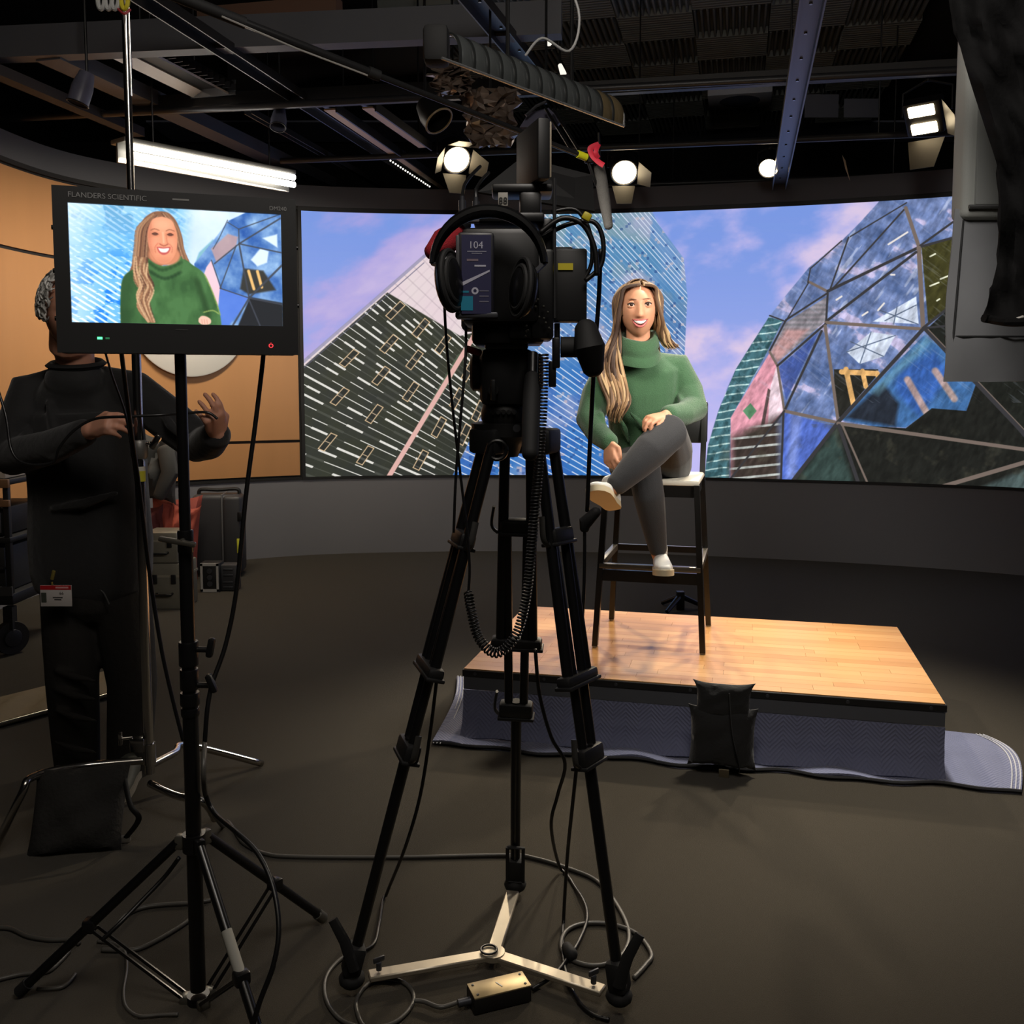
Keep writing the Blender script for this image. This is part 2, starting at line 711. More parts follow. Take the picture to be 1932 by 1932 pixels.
TW, TH = 2000, 740
sv = S0 + (S1 - S0) * (np.arange(TW) + 0.5) / TW
wp = np.array([[*wall_at(x)[:2]] for x in sv])
zz = ZB + (ZT - ZB) * (np.arange(TH) + 0.5) / TH
cP, sP = math.cos(PITCH), math.sin(PITCH)
Xw = wp[:, 0][None, :].repeat(TH, 0)
Yw = wp[:, 1][None, :].repeat(TH, 0)
Zw = zz[:, None].repeat(TW, 1) - EYE
dep = Yw * cP - Zw * sP
PX = (CX + F * Xw / dep)
PY = (CY - F * (Yw * sP + Zw * cP) / dep)
cv = Canvas(PX.astype(np.float32), PY.astype(np.float32))
X_, Y_ = cv.X, cv.Y
# sky with lilac and rose cloud
g = sstep(380, 900, Y_)
sky = np.stack([122 + 52 * g, 152 + 28 * g, 226 + 14 * g], -1) / 255
cv.a[:] = sky
n1 = fbm((X_ - 0.8 * Y_) / 210, (Y_ + 0.45 * X_) / 95, 3, 6)
cv.blend(sstep(0.36, 0.58, n1) * 0.85 * (X_ < 1000), (182, 166, 224))
cv.blend(sstep(0.5, 0.72, n1) * 0.75 * (X_ < 1000), (205, 188, 226))
n2 = fbm((X_ + 0.5 * Y_) / 130, (Y_ - 0.1 * X_) / 90, 9, 6)
cv.blend(sstep(0.44, 0.62, n2) * 0.6 * (X_ > 1000), (196, 184, 236))
cv.blend(sstep(0.55, 0.75, n2) * 0.8 * (X_ > 1000), (232, 208, 230))
cv.blend(sstep(640, 880, Y_) * 0.75 * (X_ > 1180) * (X_ < 1420), (196, 190, 246))
# middle tower: blue glass with white slanting mullions
B = cv.inside([(905, 380), (1222, 380), (1240, 420), (1290, 488), (1297, 560), (1290, 700), (1272, 905), (840, 905), (905, 640)], 1.5)
ab = (Y_ - 1450) / (X_ - 2100)
rr = np.hypot(X_ - 2100, Y_ - 1450)
n3 = fbm(X_ / 70, Y_ / 70, 21, 5)
base = np.stack([54 + 66 * sstep(760, 430, Y_), 106 + 48 * sstep(760, 430, Y_), 184 - 12 * sstep(760, 430, Y_)], -1) / 255
base = base + (np.array([168, 172, 205]) / 255 - base) * (sstep(0.45, 0.68, n3 + 0.25 * sstep(1100, 1290, X_) * sstep(620, 470, Y_)) * 0.8)[..., None]
base = base + (np.array([58, 128, 196]) / 255 - base) * (sstep(0.5, 0.62, fbm(X_ / 40, Y_ / 60, 33, 4)) * 0.5)[..., None]
cv.blend(B, base.astype(np.float32))
row = ab / 0.0118
ri = np.floor(row)
rf = np.abs(row - ri - 0.5) * 0.0118 * rr / np.sqrt(1 + ab * ab)
dash = hash2(ri, np.floor(rr / 46 + hash2(ri, ri * 0 + 3) * 9), 5)
cv.blend(B * np.clip(1.7 - rf, 0, 1) * np.where(dash > 0.22, 0.9, 0.15), (222, 230, 246))
spk = hash2(np.floor(X_ / 5), np.floor(Y_ / 5), 8)
cv.blend(B * (spk > 0.965) * 0.5, (226, 196, 190))
cv.blend(B * (spk < 0.05) * 0.5, (36, 66, 130))
# left tower: pale crown, dark facade with white dashes
A = cv.inside([(560, 694), (582, 672), (700, 570), (800, 482), (868, 424), (905, 520), (915, 640), (925, 750), (850, 905), (560, 905)], 1.5)
da = (Y_ - 1203) / (X_ - 1487)
vb = (X_ - 1198) / (Y_ - 133)
ra = np.hypot(X_ - 1487, Y_ - 1203)
crown = np.stack([232 + 0 * X_, 206 + 16 * fbm(X_ / 60, Y_ / 60, 4), 218 + 0 * X_], -1) / 255
cv.blend(A, crown.astype(np.float32))
pr = np.abs((vb / 0.055) % 1 - 0.5)
cv.blend(A * np.clip(0.5 - np.abs(pr - 0.45) * 14, 0, 1) * 0.35, (120, 105, 120))
pr = np.abs((da / 0.045) % 1 - 0.5)
cv.blend(A * np.clip(0.5 - np.abs(pr - 0.47) * 18, 0, 1) * 0.6, (96, 84, 98))
D = A * cv.inside([(540, 905), (540, 720), (604, 664), (731, 552), (868, 634), (893, 628), (925, 640), (940, 750), (850, 905)], 2)
dark = np.stack([44 + 14 * fbm(X_ / 50, Y_ / 50, 6), 47 + 14 * fbm(X_ / 50, Y_ / 50, 6), 42 + 8 * fbm(X_ / 30, Y_ / 30, 7)], -1) / 255
cv.blend(D, dark.astype(np.float32))
row = da / 0.0205
ri = np.floor(row)
rf = np.abs(row - ri - 0.5) * 0.0205 * ra / np.sqrt(1 + da * da)
ci = np.floor(vb / 0.062 + hash2(ri, ri * 0 + 7) * 3)
dash = hash2(ri, ci, 2)
wdt = np.where(hash2(ri, ci, 12) > 0.55, 2.9, 1.5)
cv.blend(D * np.clip(wdt - rf, 0, 1) * np.where(dash > 0.42, 0.95, 0.12), (236, 233, 226))
cv.blend(D * np.clip(0.6 - np.abs(((vb / 0.031) % 1) - 0.5) * 30, 0, 1) * 0.5, (80, 82, 76))
up = V((1198 - 700, 133 - 740, 0)).normalized()
for cx, cy in [(746, 586), (794, 619), (734, 649), (782, 679), (836, 649), (659, 676), (719, 709), (775, 739), (641, 748), (706, 781), (618, 834), (689, 859), (884, 700), (862, 752), (828, 806), (794, 868), (902, 776), (876, 820)]:
    u2 = V((1198 - cx, 133 - cy, 0)).normalized()
    s2 = V((1487 - cx, 1203 - cy, 0)).normalized()
    q = lambda a, b: (cx + u2.x * a + s2.x * b, cy + u2.y * a + s2.y * b)
    loop = [q(-19, -6), q(19, -6), q(19, 6), q(-19, 6), q(-19, -6)]
    cv.poly(loop[:4], (40, 42, 40), 0.8)
    cv.line(loop, 1.7, (222, 190, 150))
    cv.line([q(0, -6), q(0, 6)], 1.5, (200, 175, 145))
cv.line([(868, 674), (840, 722), (800, 790)], 13, (88, 108, 84), 0.6)
cv.line([(730, 905), (893, 636), (905, 612)], 9, (226, 178, 170))
cv.line([(560, 694), (582, 674), (700, 572), (800, 484), (868, 426)], 6, (150, 146, 176), 0.8)
cv.line([(560, 706), (582, 686), (700, 584), (800, 496)], 1.5, (96, 94, 120), 0.8)
# glass sphere at the right
zp = lambda *l: [(1300 + 0.3271 * x, 350 + 0.3271 * y) for x, y in l]
out = zp((1130, 40), (1090, 100), (985, 215), (880, 320), (780, 400), (690, 475), (570, 620), (460, 760), (360, 915), (270, 1060), (215, 1180), (170, 1300), (135, 1410), (110, 1500), (108, 1760), (3400, 1760), (3400, 40))
G = cv.inside(out, 1.5)
n4 = fbm((X_ + Y_) / 60, (Y_ - 0.6 * X_) / 26, 14, 5)
gl = np.stack([92 + 100 * (n4 - 0.3), 112 + 90 * (n4 - 0.3), 158 + 90 * (n4 - 0.3)], -1) / 255
cv.blend(G, gl.astype(np.float32))
cv.blend(G * sstep(0.6, 0.72, n4) * 0.75, (206, 190, 220))
cv.blend(G * sstep(0.70, 0.78, fbm((X_ + 0.7 * Y_) / 14, (Y_ - 0.7 * X_) / 60, 44, 3)) * 0.4, (225, 228, 242))
cv.poly(zp((1340, 350), (1580, 285), (2400, 300), (2400, 600), (1570, 640), (1380, 800)), (66, 64, 34))
cv.poly(zp((1370, 830), (1570, 640), (2400, 500), (3400, 900), (3400, 1700), (1932, 1450)), (34, 36, 32))
for q in ([(1390, 580), (1440, 560)], [(1390, 410), (1420, 395)], [(1450, 540), (1500, 520)], [(1500, 610), (1550, 600)], [(1430, 665), (1445, 655)]):
    cv.line(zp(*q), 3, (235, 236, 210))
stripes = np.clip(0.5 + 0.5 * np.sin(Y_ / 1.5 + 3 * fbm(X_ / 16, Y_ / 16, 5)), 0, 1)
cv.poly(zp((800, 640), (790, 780), (510, 1020), (470, 960), (560, 790)), (150, 142, 150))
cv.blend(cv.inside(zp((800, 640), (790, 780), (510, 1020), (470, 960), (560, 790))) * stripes * 0.5, (96, 100, 104))
cv.poly(zp((560, 830), (690, 830), (510, 1020), (470, 960)), (206, 150, 146), 0.7, 8)
tz = zp((460, 760), (540, 780), (450, 960), (240, 1340), (230, 1760), (80, 1760), (110, 1500), (170, 1300), (270, 1060))
cv.poly(tz, (70, 112, 122))
cv.blend(cv.inside(tz) * sstep(0.72, 0.95, np.sin((Y_ + 0.15 * X_ + 5 * fbm(X_ / 22, Y_ / 40, 6)) / 2.4)) * 0.9, (196, 224, 220))
cv.blend(cv.inside(tz) * sstep(0.5, 0.65, fbm(X_ / 9, Y_ / 14, 71)) * 0.5, (34, 62, 66))
cv.poly(zp((465, 965), (510, 1040), (550, 1290), (240, 1680), (240, 1340)), (226, 156, 172))
cv.poly(zp((505, 1040), (550, 1290), (455, 1390), (465, 1180)), (240, 214, 224))
cv.poly(zp((455, 1170), (470, 1180), (425, 1440), (400, 1460)), (92, 74, 74))
cv.poly(zp((310, 1300), (355, 1255), (390, 1300), (350, 1350)), (92, 140, 104))
low = zp((250, 1450), (520, 1330), (530, 1760), (230, 1760))
cv.poly(low, (64, 54, 50), 1, 20)
cv.blend(cv.inside(low, 12) * sstep(0.6, 0.9, np.sin((Y_ + 0.1 * X_) / 3.0)) * 0.8, (206, 214, 210))
cv.poly(zp((550, 1310), (840, 1390), (600, 1700), (530, 1700)), (84, 110, 196))
cv.poly(zp((590, 1320), (650, 1330), (610, 1690), (560, 1690)), (150, 166, 226), 0.6, 10)
cv.poly(zp((515, 1050), (745, 850), (560, 1240)), (62, 84, 158), 0.8)
cv.poly(zp((835, 1060), (1090, 1060), (1090, 1090), (870, 1340), (840, 1280)), (40, 40, 36))
for q, wd in (([(880, 1075), (1085, 1085)], 10), ([(905, 1060), (950, 1270)], 10), ([(1000, 1070), (1020, 1160)], 9), ([(1085, 1080), (1090, 1110)], 8)):
    cv.line(zp(*q), wd, (222, 172, 108))
for poly in ([(910, 960), (1050, 845), (1190, 865), (1125, 985), (985, 1030)], [(1060, 785), (1310, 640), (1325, 800)]):
    cv.poly(zp(*poly), (212, 222, 240))
for q in ([(1050, 845), (985, 1030)], [(930, 900), (1120, 985)], [(910, 960), (1190, 865)], [(1100, 720), (1320, 800)], [(1200, 700), (1180, 800)], [(1130, 780), (1310, 690)]):
    cv.line(zp(*q), 2, (92, 106, 130))
cv.poly(zp((870, 1350), (1360, 860), (1520, 990), (1660, 1130), (1600, 1300), (1400, 1290), (1250, 1395), (1080, 1390)), (66, 108, 160))
cv.poly(zp((900, 1340), (1120, 1140), (1210, 1260), (1190, 1390)), (38, 40, 46), 0.9, 8)
cv.poly(zp((1180, 1090), (1420, 950), (1500, 1100), (1330, 1330), (1200, 1200)), (56, 96, 176), 0.8, 14)
cv.poly(zp((1040, 1190), (1370, 870), (1400, 900), (1090, 1210)), (112, 160, 180), 0.6, 10)
for q in ([(1260, 1120), (1370, 1310)], [(1420, 1070), (1530, 1230)]):
    cv.line(zp(*q), 13, (198, 158, 138), 0.8, 4)
cv.poly(zp((860, 1375), (1250, 1400), (1400, 1285), (1600, 1300), (1660, 1130), (1932, 1450), (3400, 1900), (560, 1800), (600, 1700)), (33, 34, 31))
cv.poly(zp((620, 1700), (850, 1400), (960, 1760), (600, 1760)), (64, 88, 84), 0.7, 12)
cv.poly(zp((1690, 1740), (1932, 1640), (2400, 1640), (2400, 1800)), (86, 104, 104), 0.8, 10)
dk = fbm(X_ / 24, Y_ / 24, 91, 4)
cv.blend(G * sstep(0.55, 0.75, dk) * (Y_ > 800) * 0.35, (74, 72, 60))
tex = 0.72 + 0.56 * fbm((X_ + 0.6 * Y_) / 7, (Y_ - 0.6 * X_) / 18, 52, 4)
cv.a *= 1 + (tex - 1)[..., None] * G[..., None]
stk = sstep(0.62, 0.8, fbm((X_ + 0.55 * Y_) / 60, (Y_ - 0.75 * X_) / 5, 66, 3))
cv.blend(G * stk * 0.16 * (Y_ < 760), (196, 204, 226))
LT, DK = (120, 106, 98), (58, 57, 60)
for q, wd, c in (
        ([(1255, 100), (930, 295)], 2.4, DK), ([(1240, 140), (820, 605)], 3.2, DK), ([(920, 300), (810, 610)], 3, DK), ([(690, 555), (800, 612)], 5, LT),
        ([(1250, 130), (1330, 365)], 7, LT), ([(1320, 360), (800, 610)], 5.5, DK), ([(1330, 350), (1580, 170)], 4, DK), ([(1330, 355), (1600, 280)], 4.5, DK),
        ([(1325, 360), (1350, 825)], 8.5, LT), ([(1310, 385), (790, 785)], 5, DK), ([(800, 620), (790, 800)], 4, DK), ([(790, 790), (1345, 828)], 6, LT),
        ([(800, 620), (560, 775), (465, 955)], 3.5, DK), ([(690, 560), (560, 780)], 2.4, DK), ([(880, 320), (700, 480), (685, 560)], 2.4, DK), ([(465, 750), (550, 782)], 2.6, DK),
        ([(465, 960), (510, 1040), (548, 1290)], 4.5, LT), ([(785, 800), (510, 1040)], 4, DK), ([(785, 810), (860, 1360)], 6, LT), ([(765, 840), (550, 1300)], 4.5, DK),
        ([(550, 1300), (860, 1368)], 6, LT), ([(1350, 828), (860, 1365), (585, 1720)], 7, DK), ([(550, 1300), (240, 1690)], 3.5, DK), ([(545, 1310), (530, 1700)], 4, DK),
        ([(860, 1372), (1932, 1522), (2600, 1610)], 7, LT), ([(865, 1385), (985, 1740)], 7, DK), ([(885, 1385), (1040, 1740)], 4, LT), ([(1365, 830), (1932, 1430), (2300, 1800)], 8, DK),
        ([(1380, 830), (1950, 1425)], 2, LT), ([(2300, 1490), (1430, 1745)], 8, LT), ([(1350, 822), (1590, 630), (2200, 250)], 5, DK), ([(1350, 822), (1600, 800), (2400, 700)], 4, DK),
        ([(2050, 1550), (2300, 700)], 8, DK)):
    cv.line(zp(*q), wd, c)
for q in ([(850, 660), (880, 640)], [(1090, 720), (1125, 680)], [(1150, 340), (1260, 270)], [(1000, 750), (1030, 730)], [(1165, 515), (1185, 515)]):
    cv.line(zp(*q), 3.4, (240, 232, 226))
PIC = cv.a.copy()

lw = thing('led_video_wall', 'curved video wall showing a blue glass tower and a glass dome under a lilac sky', 'screen', wall_at((S0 + S1) / 2, 0, ZB))
mb = MB()
NS = 90
P = [[wall_at(S0 + (S1 - S0) * i / NS, 0.006, z) for z in (ZB, ZT)] for i in range(NS + 1)]
mb.grid(P)
scr = obj('screen', mb, picture_mat('wall_picture', PIC, 1.0), lw, sharp=0)
uv = scr.data.uv_layers.new(name='UVMap')
for poly in scr.data.polygons:
    for li in poly.loop_indices:
        vi = scr.data.loops[li].vertex_index
        uv.data[li].uv = ((vi // 2) / NS, vi % 2)
obj('back_frame', wall_strip(S0 - 0.012, S1, ZB - 0.012, ZT + 0.02, -0.10, 0.0, 90), BLACK, lw, sharp=30)
obj('bottom_edge', wall_strip(S0 - 0.012, S1, ZB - 0.02, ZB, -0.02, 0.016, 90), BLACK, lw, sharp=30)
obj('top_edge', wall_strip(S0 - 0.012, S1, ZT, ZT + 0.034, -0.02, 0.016, 90), BLACK, lw, sharp=30)
obj('side_edge', wall_strip(S0 - 0.028, S0, ZB - 0.02, ZT + 0.034, -0.02, 0.016, 1), BLACK, lw, sharp=30)

# white round sign on the wood panelling behind the monitor
sc_ = wall_s(357)
p = wall_at(sc_, 0.03, 0)
dirw = (wall_at(sc_ + 0.05) - wall_at(sc_ - 0.05)).normalized()
nrm = V((dirw.y, -dirw.x, 0))
zc = aty(355, 600, p.y).z
t = tag(obj('wall_disc', MB().lathe([(0.0, 0.0), (0.44, 0.0), (0.46, 0.008), (0.46, 0.03), (0.45, 0.036), (0.0, 0.036)], V((p.x, p.y, zc)), nrm, 64), WHITEPAINT, sharp=50), 'white round disc sign on the wood panelled wall behind the monitor', 'sign')
# ------------------------------------------------------------------ stage deck
DA = math.radians(-13.72)
DU, DV = V((math.cos(DA), math.sin(DA), 0)), V((-math.sin(DA), math.cos(DA), 0))
DC = V((0.829, 4.16, 0))
DL, DW, DH = 1.85, 1.146, 0.28
DR = rotz(DA)


def dk_(u, v, z):
    return DC + DU * u + DV * v + V((0, 0, z))


deck = thing('stage_deck', 'low oak parquet platform with black edge carrying the bar stool', 'platform', DC, DA)
obj('frame', MB().box(dk_(0, 0, 0.224), (DL - 0.01, DW - 0.01, 0.056), DR), mat('deck_grey', (78, 80, 86), 0.55, var=0.08), deck)
obj('edge_band', MB().rbox(dk_(0, 0, 0.264), (DL, DW, 0.029), 0.003, DR, 1), BLACK, deck)
oaks = [mat('oak_%s' % n, c, 0.26, var=0.10, vscale=14, stretch=(0.14, 1.6, 1), spec=0.5) for n, c in (('light', (199, 149, 92)), ('mid', (195, 143, 87)), ('gold', (204, 155, 98)), ('deep', (190, 138, 82)))]
NR = 20
rw = (DW - 0.012) / NR
proto_plank = {}
for r in range(NR):
    u = -DL / 2 + 0.006
    first = True
    while u < DL / 2 - 0.02:
        L = random.choice([0.3, 0.38, 0.46, 0.54]) if not first else random.choice([0.16, 0.28, 0.4])
        first = False
        if u + L > DL / 2 - 0.14:
            L = DL / 2 - 0.006 - u
        k = random.randrange(4)
        c = dk_(u + L / 2, -DW / 2 + 0.006 + rw * (r + 0.5), 0.2805)
        obj('plank', MB().box(c, (L - 0.0009, rw - 0.0009, 0.004 + random.uniform(-0.0003, 0.0003)), DR), oaks[k], deck, sharp=0)
        u += L
for su in (-1, 1):
    for sv_ in (-1, 1):
        obj('leg', MB().box(dk_(su * (DL / 2 - 0.16), sv_ * (DW / 2 - 0.17), 0.10), (0.05, 0.05, 0.192), DR), BLACK, deck)
for su in range(-3, 4):
    obj('bolt', MB().lathe([(0.0, 0), (0.007, 0), (0.007, 0.003), (0.0, 0.004)], dk_(su * 0.29, -DW / 2, 0.264), -DV, 8), GREYMETAL, deck)

# ------------------------------------------------------------------ moving blanket: hangs from the deck front and spreads on the carpet


def quilt(name, color):
    m = mat(name, color, 0.9, var=0.12, vscale=9, sheen=0.3)
    nt = m.node_tree
    N, L = nt.nodes, nt.links
    uvn = N.new('ShaderNodeUVMap')
    sx = N.new('ShaderNodeSeparateXYZ')
    L.new(uvn.outputs[0], sx.inputs[0])

    def mth(op, a, b=None):
        n = N.new('ShaderNodeMath')
        n.operation = op
        for i, q in enumerate((a, b)):
            if q is None:
                continue
            if isinstance(q, (int, float)):
                n.inputs[i].default_value = q
            else:
                L.new(q, n.inputs[i])
        return n.outputs[0]
    zig = mth('PINGPONG', sx.outputs['X'], 0.05)
    h = mth('ADD', sx.outputs['Y'], zig)
    h = mth('MULTIPLY', h, 2 * PI / 0.017)
    h = mth('SINE', h)
    h = mth('POWER', mth('ABSOLUTE', mth('ADD', mth('MULTIPLY', h, 0.5), 0.5)), 0.5)
    bp = N.new('ShaderNodeBump')
    bp.inputs['Strength'].default_value = 0.9
    bp.inputs['Distance'].default_value = 0.0028
    L.new(h, bp.inputs['Height'])
    L.new(bp.outputs['Normal'], N['Principled BSDF'].inputs['Normal'])
    return m


BLUE = quilt('quilt_blue', (114, 118, 146))
blk = thing('moving_blanket', 'quilted navy moving blanket spread under the front of the wooden platform', 'blanket', dk_(0, -DW / 2 - 0.1, 0))


def uv_from(o, f):
    me = o.data
    l = me.uv_layers.new(name='UVMap')
    M = root_of(o).matrix_basis
    for lp in me.loops:
        co = M @ me.vertices[lp.vertex_index].co
        l.data[lp.index].uv = f(co)


def deckuv(co):
    d = co - DC
    return (d.dot(DU), d.dot(DV))


def drapeuv(co):
    return ((co - DC).dot(DU), -co.z)


fl, fr = atz(815, 1408, 0.0), atz(1927, 1499, 0.0)
bl, br = atz(862, 1280, 0.0), atz(1858, 1392, 0.0)
P = []
for i in range(61):
    row = []
    a = i / 60
    for j in range(17):
        b = j / 16
        p = fl.lerp(fr, a).lerp(bl.lerp(br, a), b)
        # scalloped sides, wavy front hem
        side = (abs(a - 0.5) * 2) ** 8
        p = p + DU * (math.sin(b * PI) * (0.035 if a < 0.5 else 0.05) * side)
        p = p + DV * (0.012 * math.sin(a * 23) + 0.01 * math.sin(a * 51 + 1)) * (1 - b)
        z = 0.012 + 0.006 * math.sin(a * 37 + b * 4) * (1 - b) + 0.010 * max(0, math.sin(a * 17 + 2)) * (1 - b)
        if a > 0.9:
            z += 0.03 * (a - 0.9) / 0.1 * math.sin(b * PI)
        if a < 0.05:
            z += 0.02 * (0.05 - a) / 0.05 * math.sin(b * PI)
        row.append(V((p.x, p.y, z)))
    P.append(row)
o = obj('floor_sheet', MB().slab(P, 0.008), BLUE, blk, sharp=60)
uv_from(o, deckuv)
P = []
for i in range(81):
    a = i / 80
    u = -DL / 2 + 0.004 + (DL - 0.008) * a
    row = []
    for j in range(13):
        b = j / 12
        z = 0.194 * (1 - b) + 0.016 * b
        off = 0.010 + 0.05 * b ** 4 + 0.006 * math.sin(a * 29 + 1) * b + 0.005 * math.sin(a * 60) * b
        if 0.45 < b < 0.62:
            off += 0.004
        row.append(dk_(u, -DW / 2 + 0.012 - off, z))
    P.append(row)
o = obj('front_drape', MB().slab(P, -0.006), BLUE, blk, sharp=60)
uv_from(o, drapeuv)
hem = mat('hem_white', (196, 196, 200), 0.8)
for s_, ends in (('l', (0, fl, bl)), ('r', (1, fr, br))):
    for k in range(3):
        pts = []
        for j in range(17):
            b = j / 16
            p = ends[1].lerp(ends[2], b) + DU * (math.sin(b * PI) * (0.035 if s_ == 'l' else 0.05))
            sgn = 1 if s_ == 'l' else -1
            z = 0.014 + (0.02 if s_ == 'l' else 0.03) * math.sin(b * PI)
            pts.append(V((p.x, p.y, z)) + DU * sgn * (0.006 + 0.014 * k))
        obj('stitching', MB().tube(pts, 0.0022, 5), hem, blk)
obj('hem_edge', MB().tube([fl.lerp(fr, i / 60) + DV * (0.012 * math.sin(i / 60 * 23) + 0.01 * math.sin(i / 60 * 51 + 1)) + V((0, 0, 0.012)) for i in range(61)], 0.007, 6), mat('hem_black', (22, 22, 26), 0.8), blk)


def pillow(c, ux, uy, wd, ht, th, ear=0.06, n=14, sag=0.0, wr=0.004, seed=1):
    """a stuffed cloth bag: ux its width, uy its height, ux x uy faces out"""
    c, ux, uy = V(c), V(ux).normalized(), V(uy).normalized()
    nz = ux.cross(uy).normalized()
    R = random.Random(seed)
    ph = [R.uniform(0, 6) for _ in range(6)]
    mb = MB()
    for sgn in (1, -1):
        P = []
        for i in range(n + 1):
            u = -1 + 2 * i / n
            row = []
            for j in range(n + 1):
                v = -1 + 2 * j / n
                t = ((1 - abs(u) ** 2.6) * (1 - abs(v) ** 2.6)) ** 0.55
                t *= 1 + sag * (-v)
                pin = 1 - ear * (1 - abs(u) ** 3) * abs(v) ** 3
                pin2 = 1 - ear * (1 - abs(v) ** 3) * abs(u) ** 3
                wv = wr * (math.sin(5 * u + 3 * v + ph[0]) + math.sin(7 * v - 4 * u + ph[1]) + 0.7 * math.sin(11 * u + ph[2]) * math.sin(9 * v + ph[3])) * t
                row.append(c + ux * (u * wd / 2 * pin2) + uy * (v * ht / 2 * pin) + nz * (sgn * (th / 2 * t + 0.002) + wv))
            P.append(row)
        k = len(mb.f)
        mb.grid(P)
        if sgn < 0:
            for q in range(k, len(mb.f)):
                mb.f[q] = mb.f[q][::-1]
    N1 = (n + 1) * (n + 1)
    rim = [i * (n + 1) for i in range(n + 1)] + [n * (n + 1) + j for j in range(1, n + 1)] + [i * (n + 1) + n for i in range(n - 1, -1, -1)] + list(range(n - 1, 0, -1))
    mb.add([], [])
    for a, b in zip(rim, rim[1:] + rim[:1]):
        mb.f.append((b, a, N1 + a, N1 + b))
        mb.m.append(0)
    return mb


CLOTHBLACK = mat('cloth_black', (24, 24, 25), 0.85, var=0.3, vscale=14, bump=0.3, bscale=60, sheen=0.2)
top = dk_(0, 0, 0)
bc = V((0, 0, 0))
pb, pt_ = atz(1361, 1446, 0.03), aty(1366, 1290, 3.42)
bag = thing('sandbag', 'black cloth sandbag slung over the front edge of the wooden platform', 'sandbag', V((pb.x, pb.y, 0)), DA)
cen = (pb + pt_) / 2
up_ = (pt_ - pb).normalized()
L = (pt_ - pb).length
obj('bag', pillow(pb + up_ * (L * 0.36), DU, up_, 0.252, L * 0.74, 0.105, 0.10, seed=3, sag=0.35, wr=0.005), CLOTHBLACK, bag)
obj('top_flap', pillow(pb + up_ * (L * 0.80) , DU, up_, 0.226, L * 0.46, 0.05, 0.16, seed=5, wr=0.004), CLOTHBLACK, bag)
nrm_ = DU.cross(up_).normalized()
pts = [pb + up_ * (L * q) + nrm_ * o_ + DU * x_ for q, o_, x_ in ((0.93, 0.035, 0.02), (0.75, 0.05, 0.025), (0.5, 0.066, 0.035), (0.3, 0.072, 0.05), (0.12, 0.05, 0.062), (0.02, 0.03, 0.064))]
obj('strap', MB().tube(spline(pts, 5), 0.013, 8, flat=(DU, 0.2)), mat('strap_black', (33, 33, 34), 0.6), bag)
obj('tag', MB().rbox(pb - DV * 0.035 + V((0, 0, -0.012)) + DU * 0.01, (0.036, 0.004, 0.045), 0.001, DR @ Matrix.Rotation(0.5, 3, 'X'), 1), mat('tag_khaki', (140, 128, 104), 0.8), bag)

# ------------------------------------------------------------------ bar stool
SA = math.radians(-14.5)
SP = V((0.661, 4.335, 0.2825))
SR = rotz(SA)
SEAT = 0.75
stool = thing('bar_stool', 'tall black bar stool on the wooden platform with a woman sitting on it', 'stool', SP, SA)
sl = lambda x, y, z: SP + SR @ V((x, y, z))
legm = mat('stool_black', (24, 23, 22), 0.28, var=0.1)


def leg_pt(sx, sy, z):
    t = z / SEAT
    return sl(sx * (0.236 - 0.04 * t), sy * (0.25 - 0.045 * t) + 0.0, z)


def bar(mb, a, b, wx, wy, R):
    a, b = V(a), V(b)
    x, y = R @ V((wx / 2, 0, 0)), R @ V((0, wy / 2, 0))
    vs = [p + x * sx + y * sy for p in (a, b) for sx, sy in ((-1, -1), (1, -1), (1, 1), (-1, 1))]
    return mb.add(vs, [(3, 2, 1, 0), (4, 5, 6, 7), (0, 1, 5, 4), (1, 2, 6, 5), (2, 3, 7, 6), (3, 0, 4, 7)])


for sx in (-1, 1):
    for sy in (-1, 1):
        mb = bar(MB(), leg_pt(sx, sy, 0.006), leg_pt(sx, sy, SEAT - 0.02), 0.025, 0.028, SR)
        lg = obj('leg', mb, legm, stool)
        obj('foot_pad', MB().cyl(leg_pt(sx, sy, 0), leg_pt(sx, sy, 0.007), 0.013, n=10), mat('pad_clear', (170, 160, 140), 0.4), lg)
        if sy == 1:
            top_ = sl(sx * 0.2, 0.285, 1.075)
            obj('back_post', bar(MB(), leg_pt(sx, sy, SEAT - 0.02), top_, 0.025, 0.028, SR), legm, stool)
obj('seat', MB().rbox(sl(0, 0, SEAT - 0.012), (0.415, 0.43, 0.026), 0.01, SR), mat('seat_cream', (214, 208, 192), 0.4), stool)
obj('seat_apron', MB().box(sl(0, -0.198, SEAT - 0.05), (0.37, 0.022, 0.05), SR).box(sl(0, 0.2, SEAT - 0.05), (0.37, 0.022, 0.05), SR).box(sl(0.187, 0, SEAT - 0.05), (0.022, 0.38, 0.05), SR).box(sl(-0.187, 0, SEAT - 0.05), (0.022, 0.38, 0.05), SR), legm, stool)
RS = SR @ Matrix.Rotation(-0.12, 3, 'X')
obj('backrest', MB().rbox(sl(0, 0.272, 0.985), (0.43, 0.026, 0.2), 0.012, RS), mat('backrest_black', (15, 15, 15), 0.4), stool)
ft = 0.372
mb = MB()
a, b = leg_pt(-1, -1, ft), leg_pt(1, -1, ft)
foot = mat('footrest_satin', (96, 92, 84), 0.3, 0.6)
obj('footrest', MB().rbox((a + b) / 2 + V((0, 0, -0.008)), ((b - a).length + 0.01, 0.034, 0.022), 0.003, SR), foot, stool)
obj('front_apron', MB().box((a + b) / 2 + V((0, 0, -0.05)), ((b - a).length, 0.016, 0.05), SR), legm, stool)
for sx in (-1, 1):
    a, b = leg_pt(sx, -1, ft), leg_pt(sx, 1, ft)
    obj('side_rail', MB().rbox((a + b) / 2, (0.026, (b - a).length, 0.03), 0.003, SR), foot, stool)
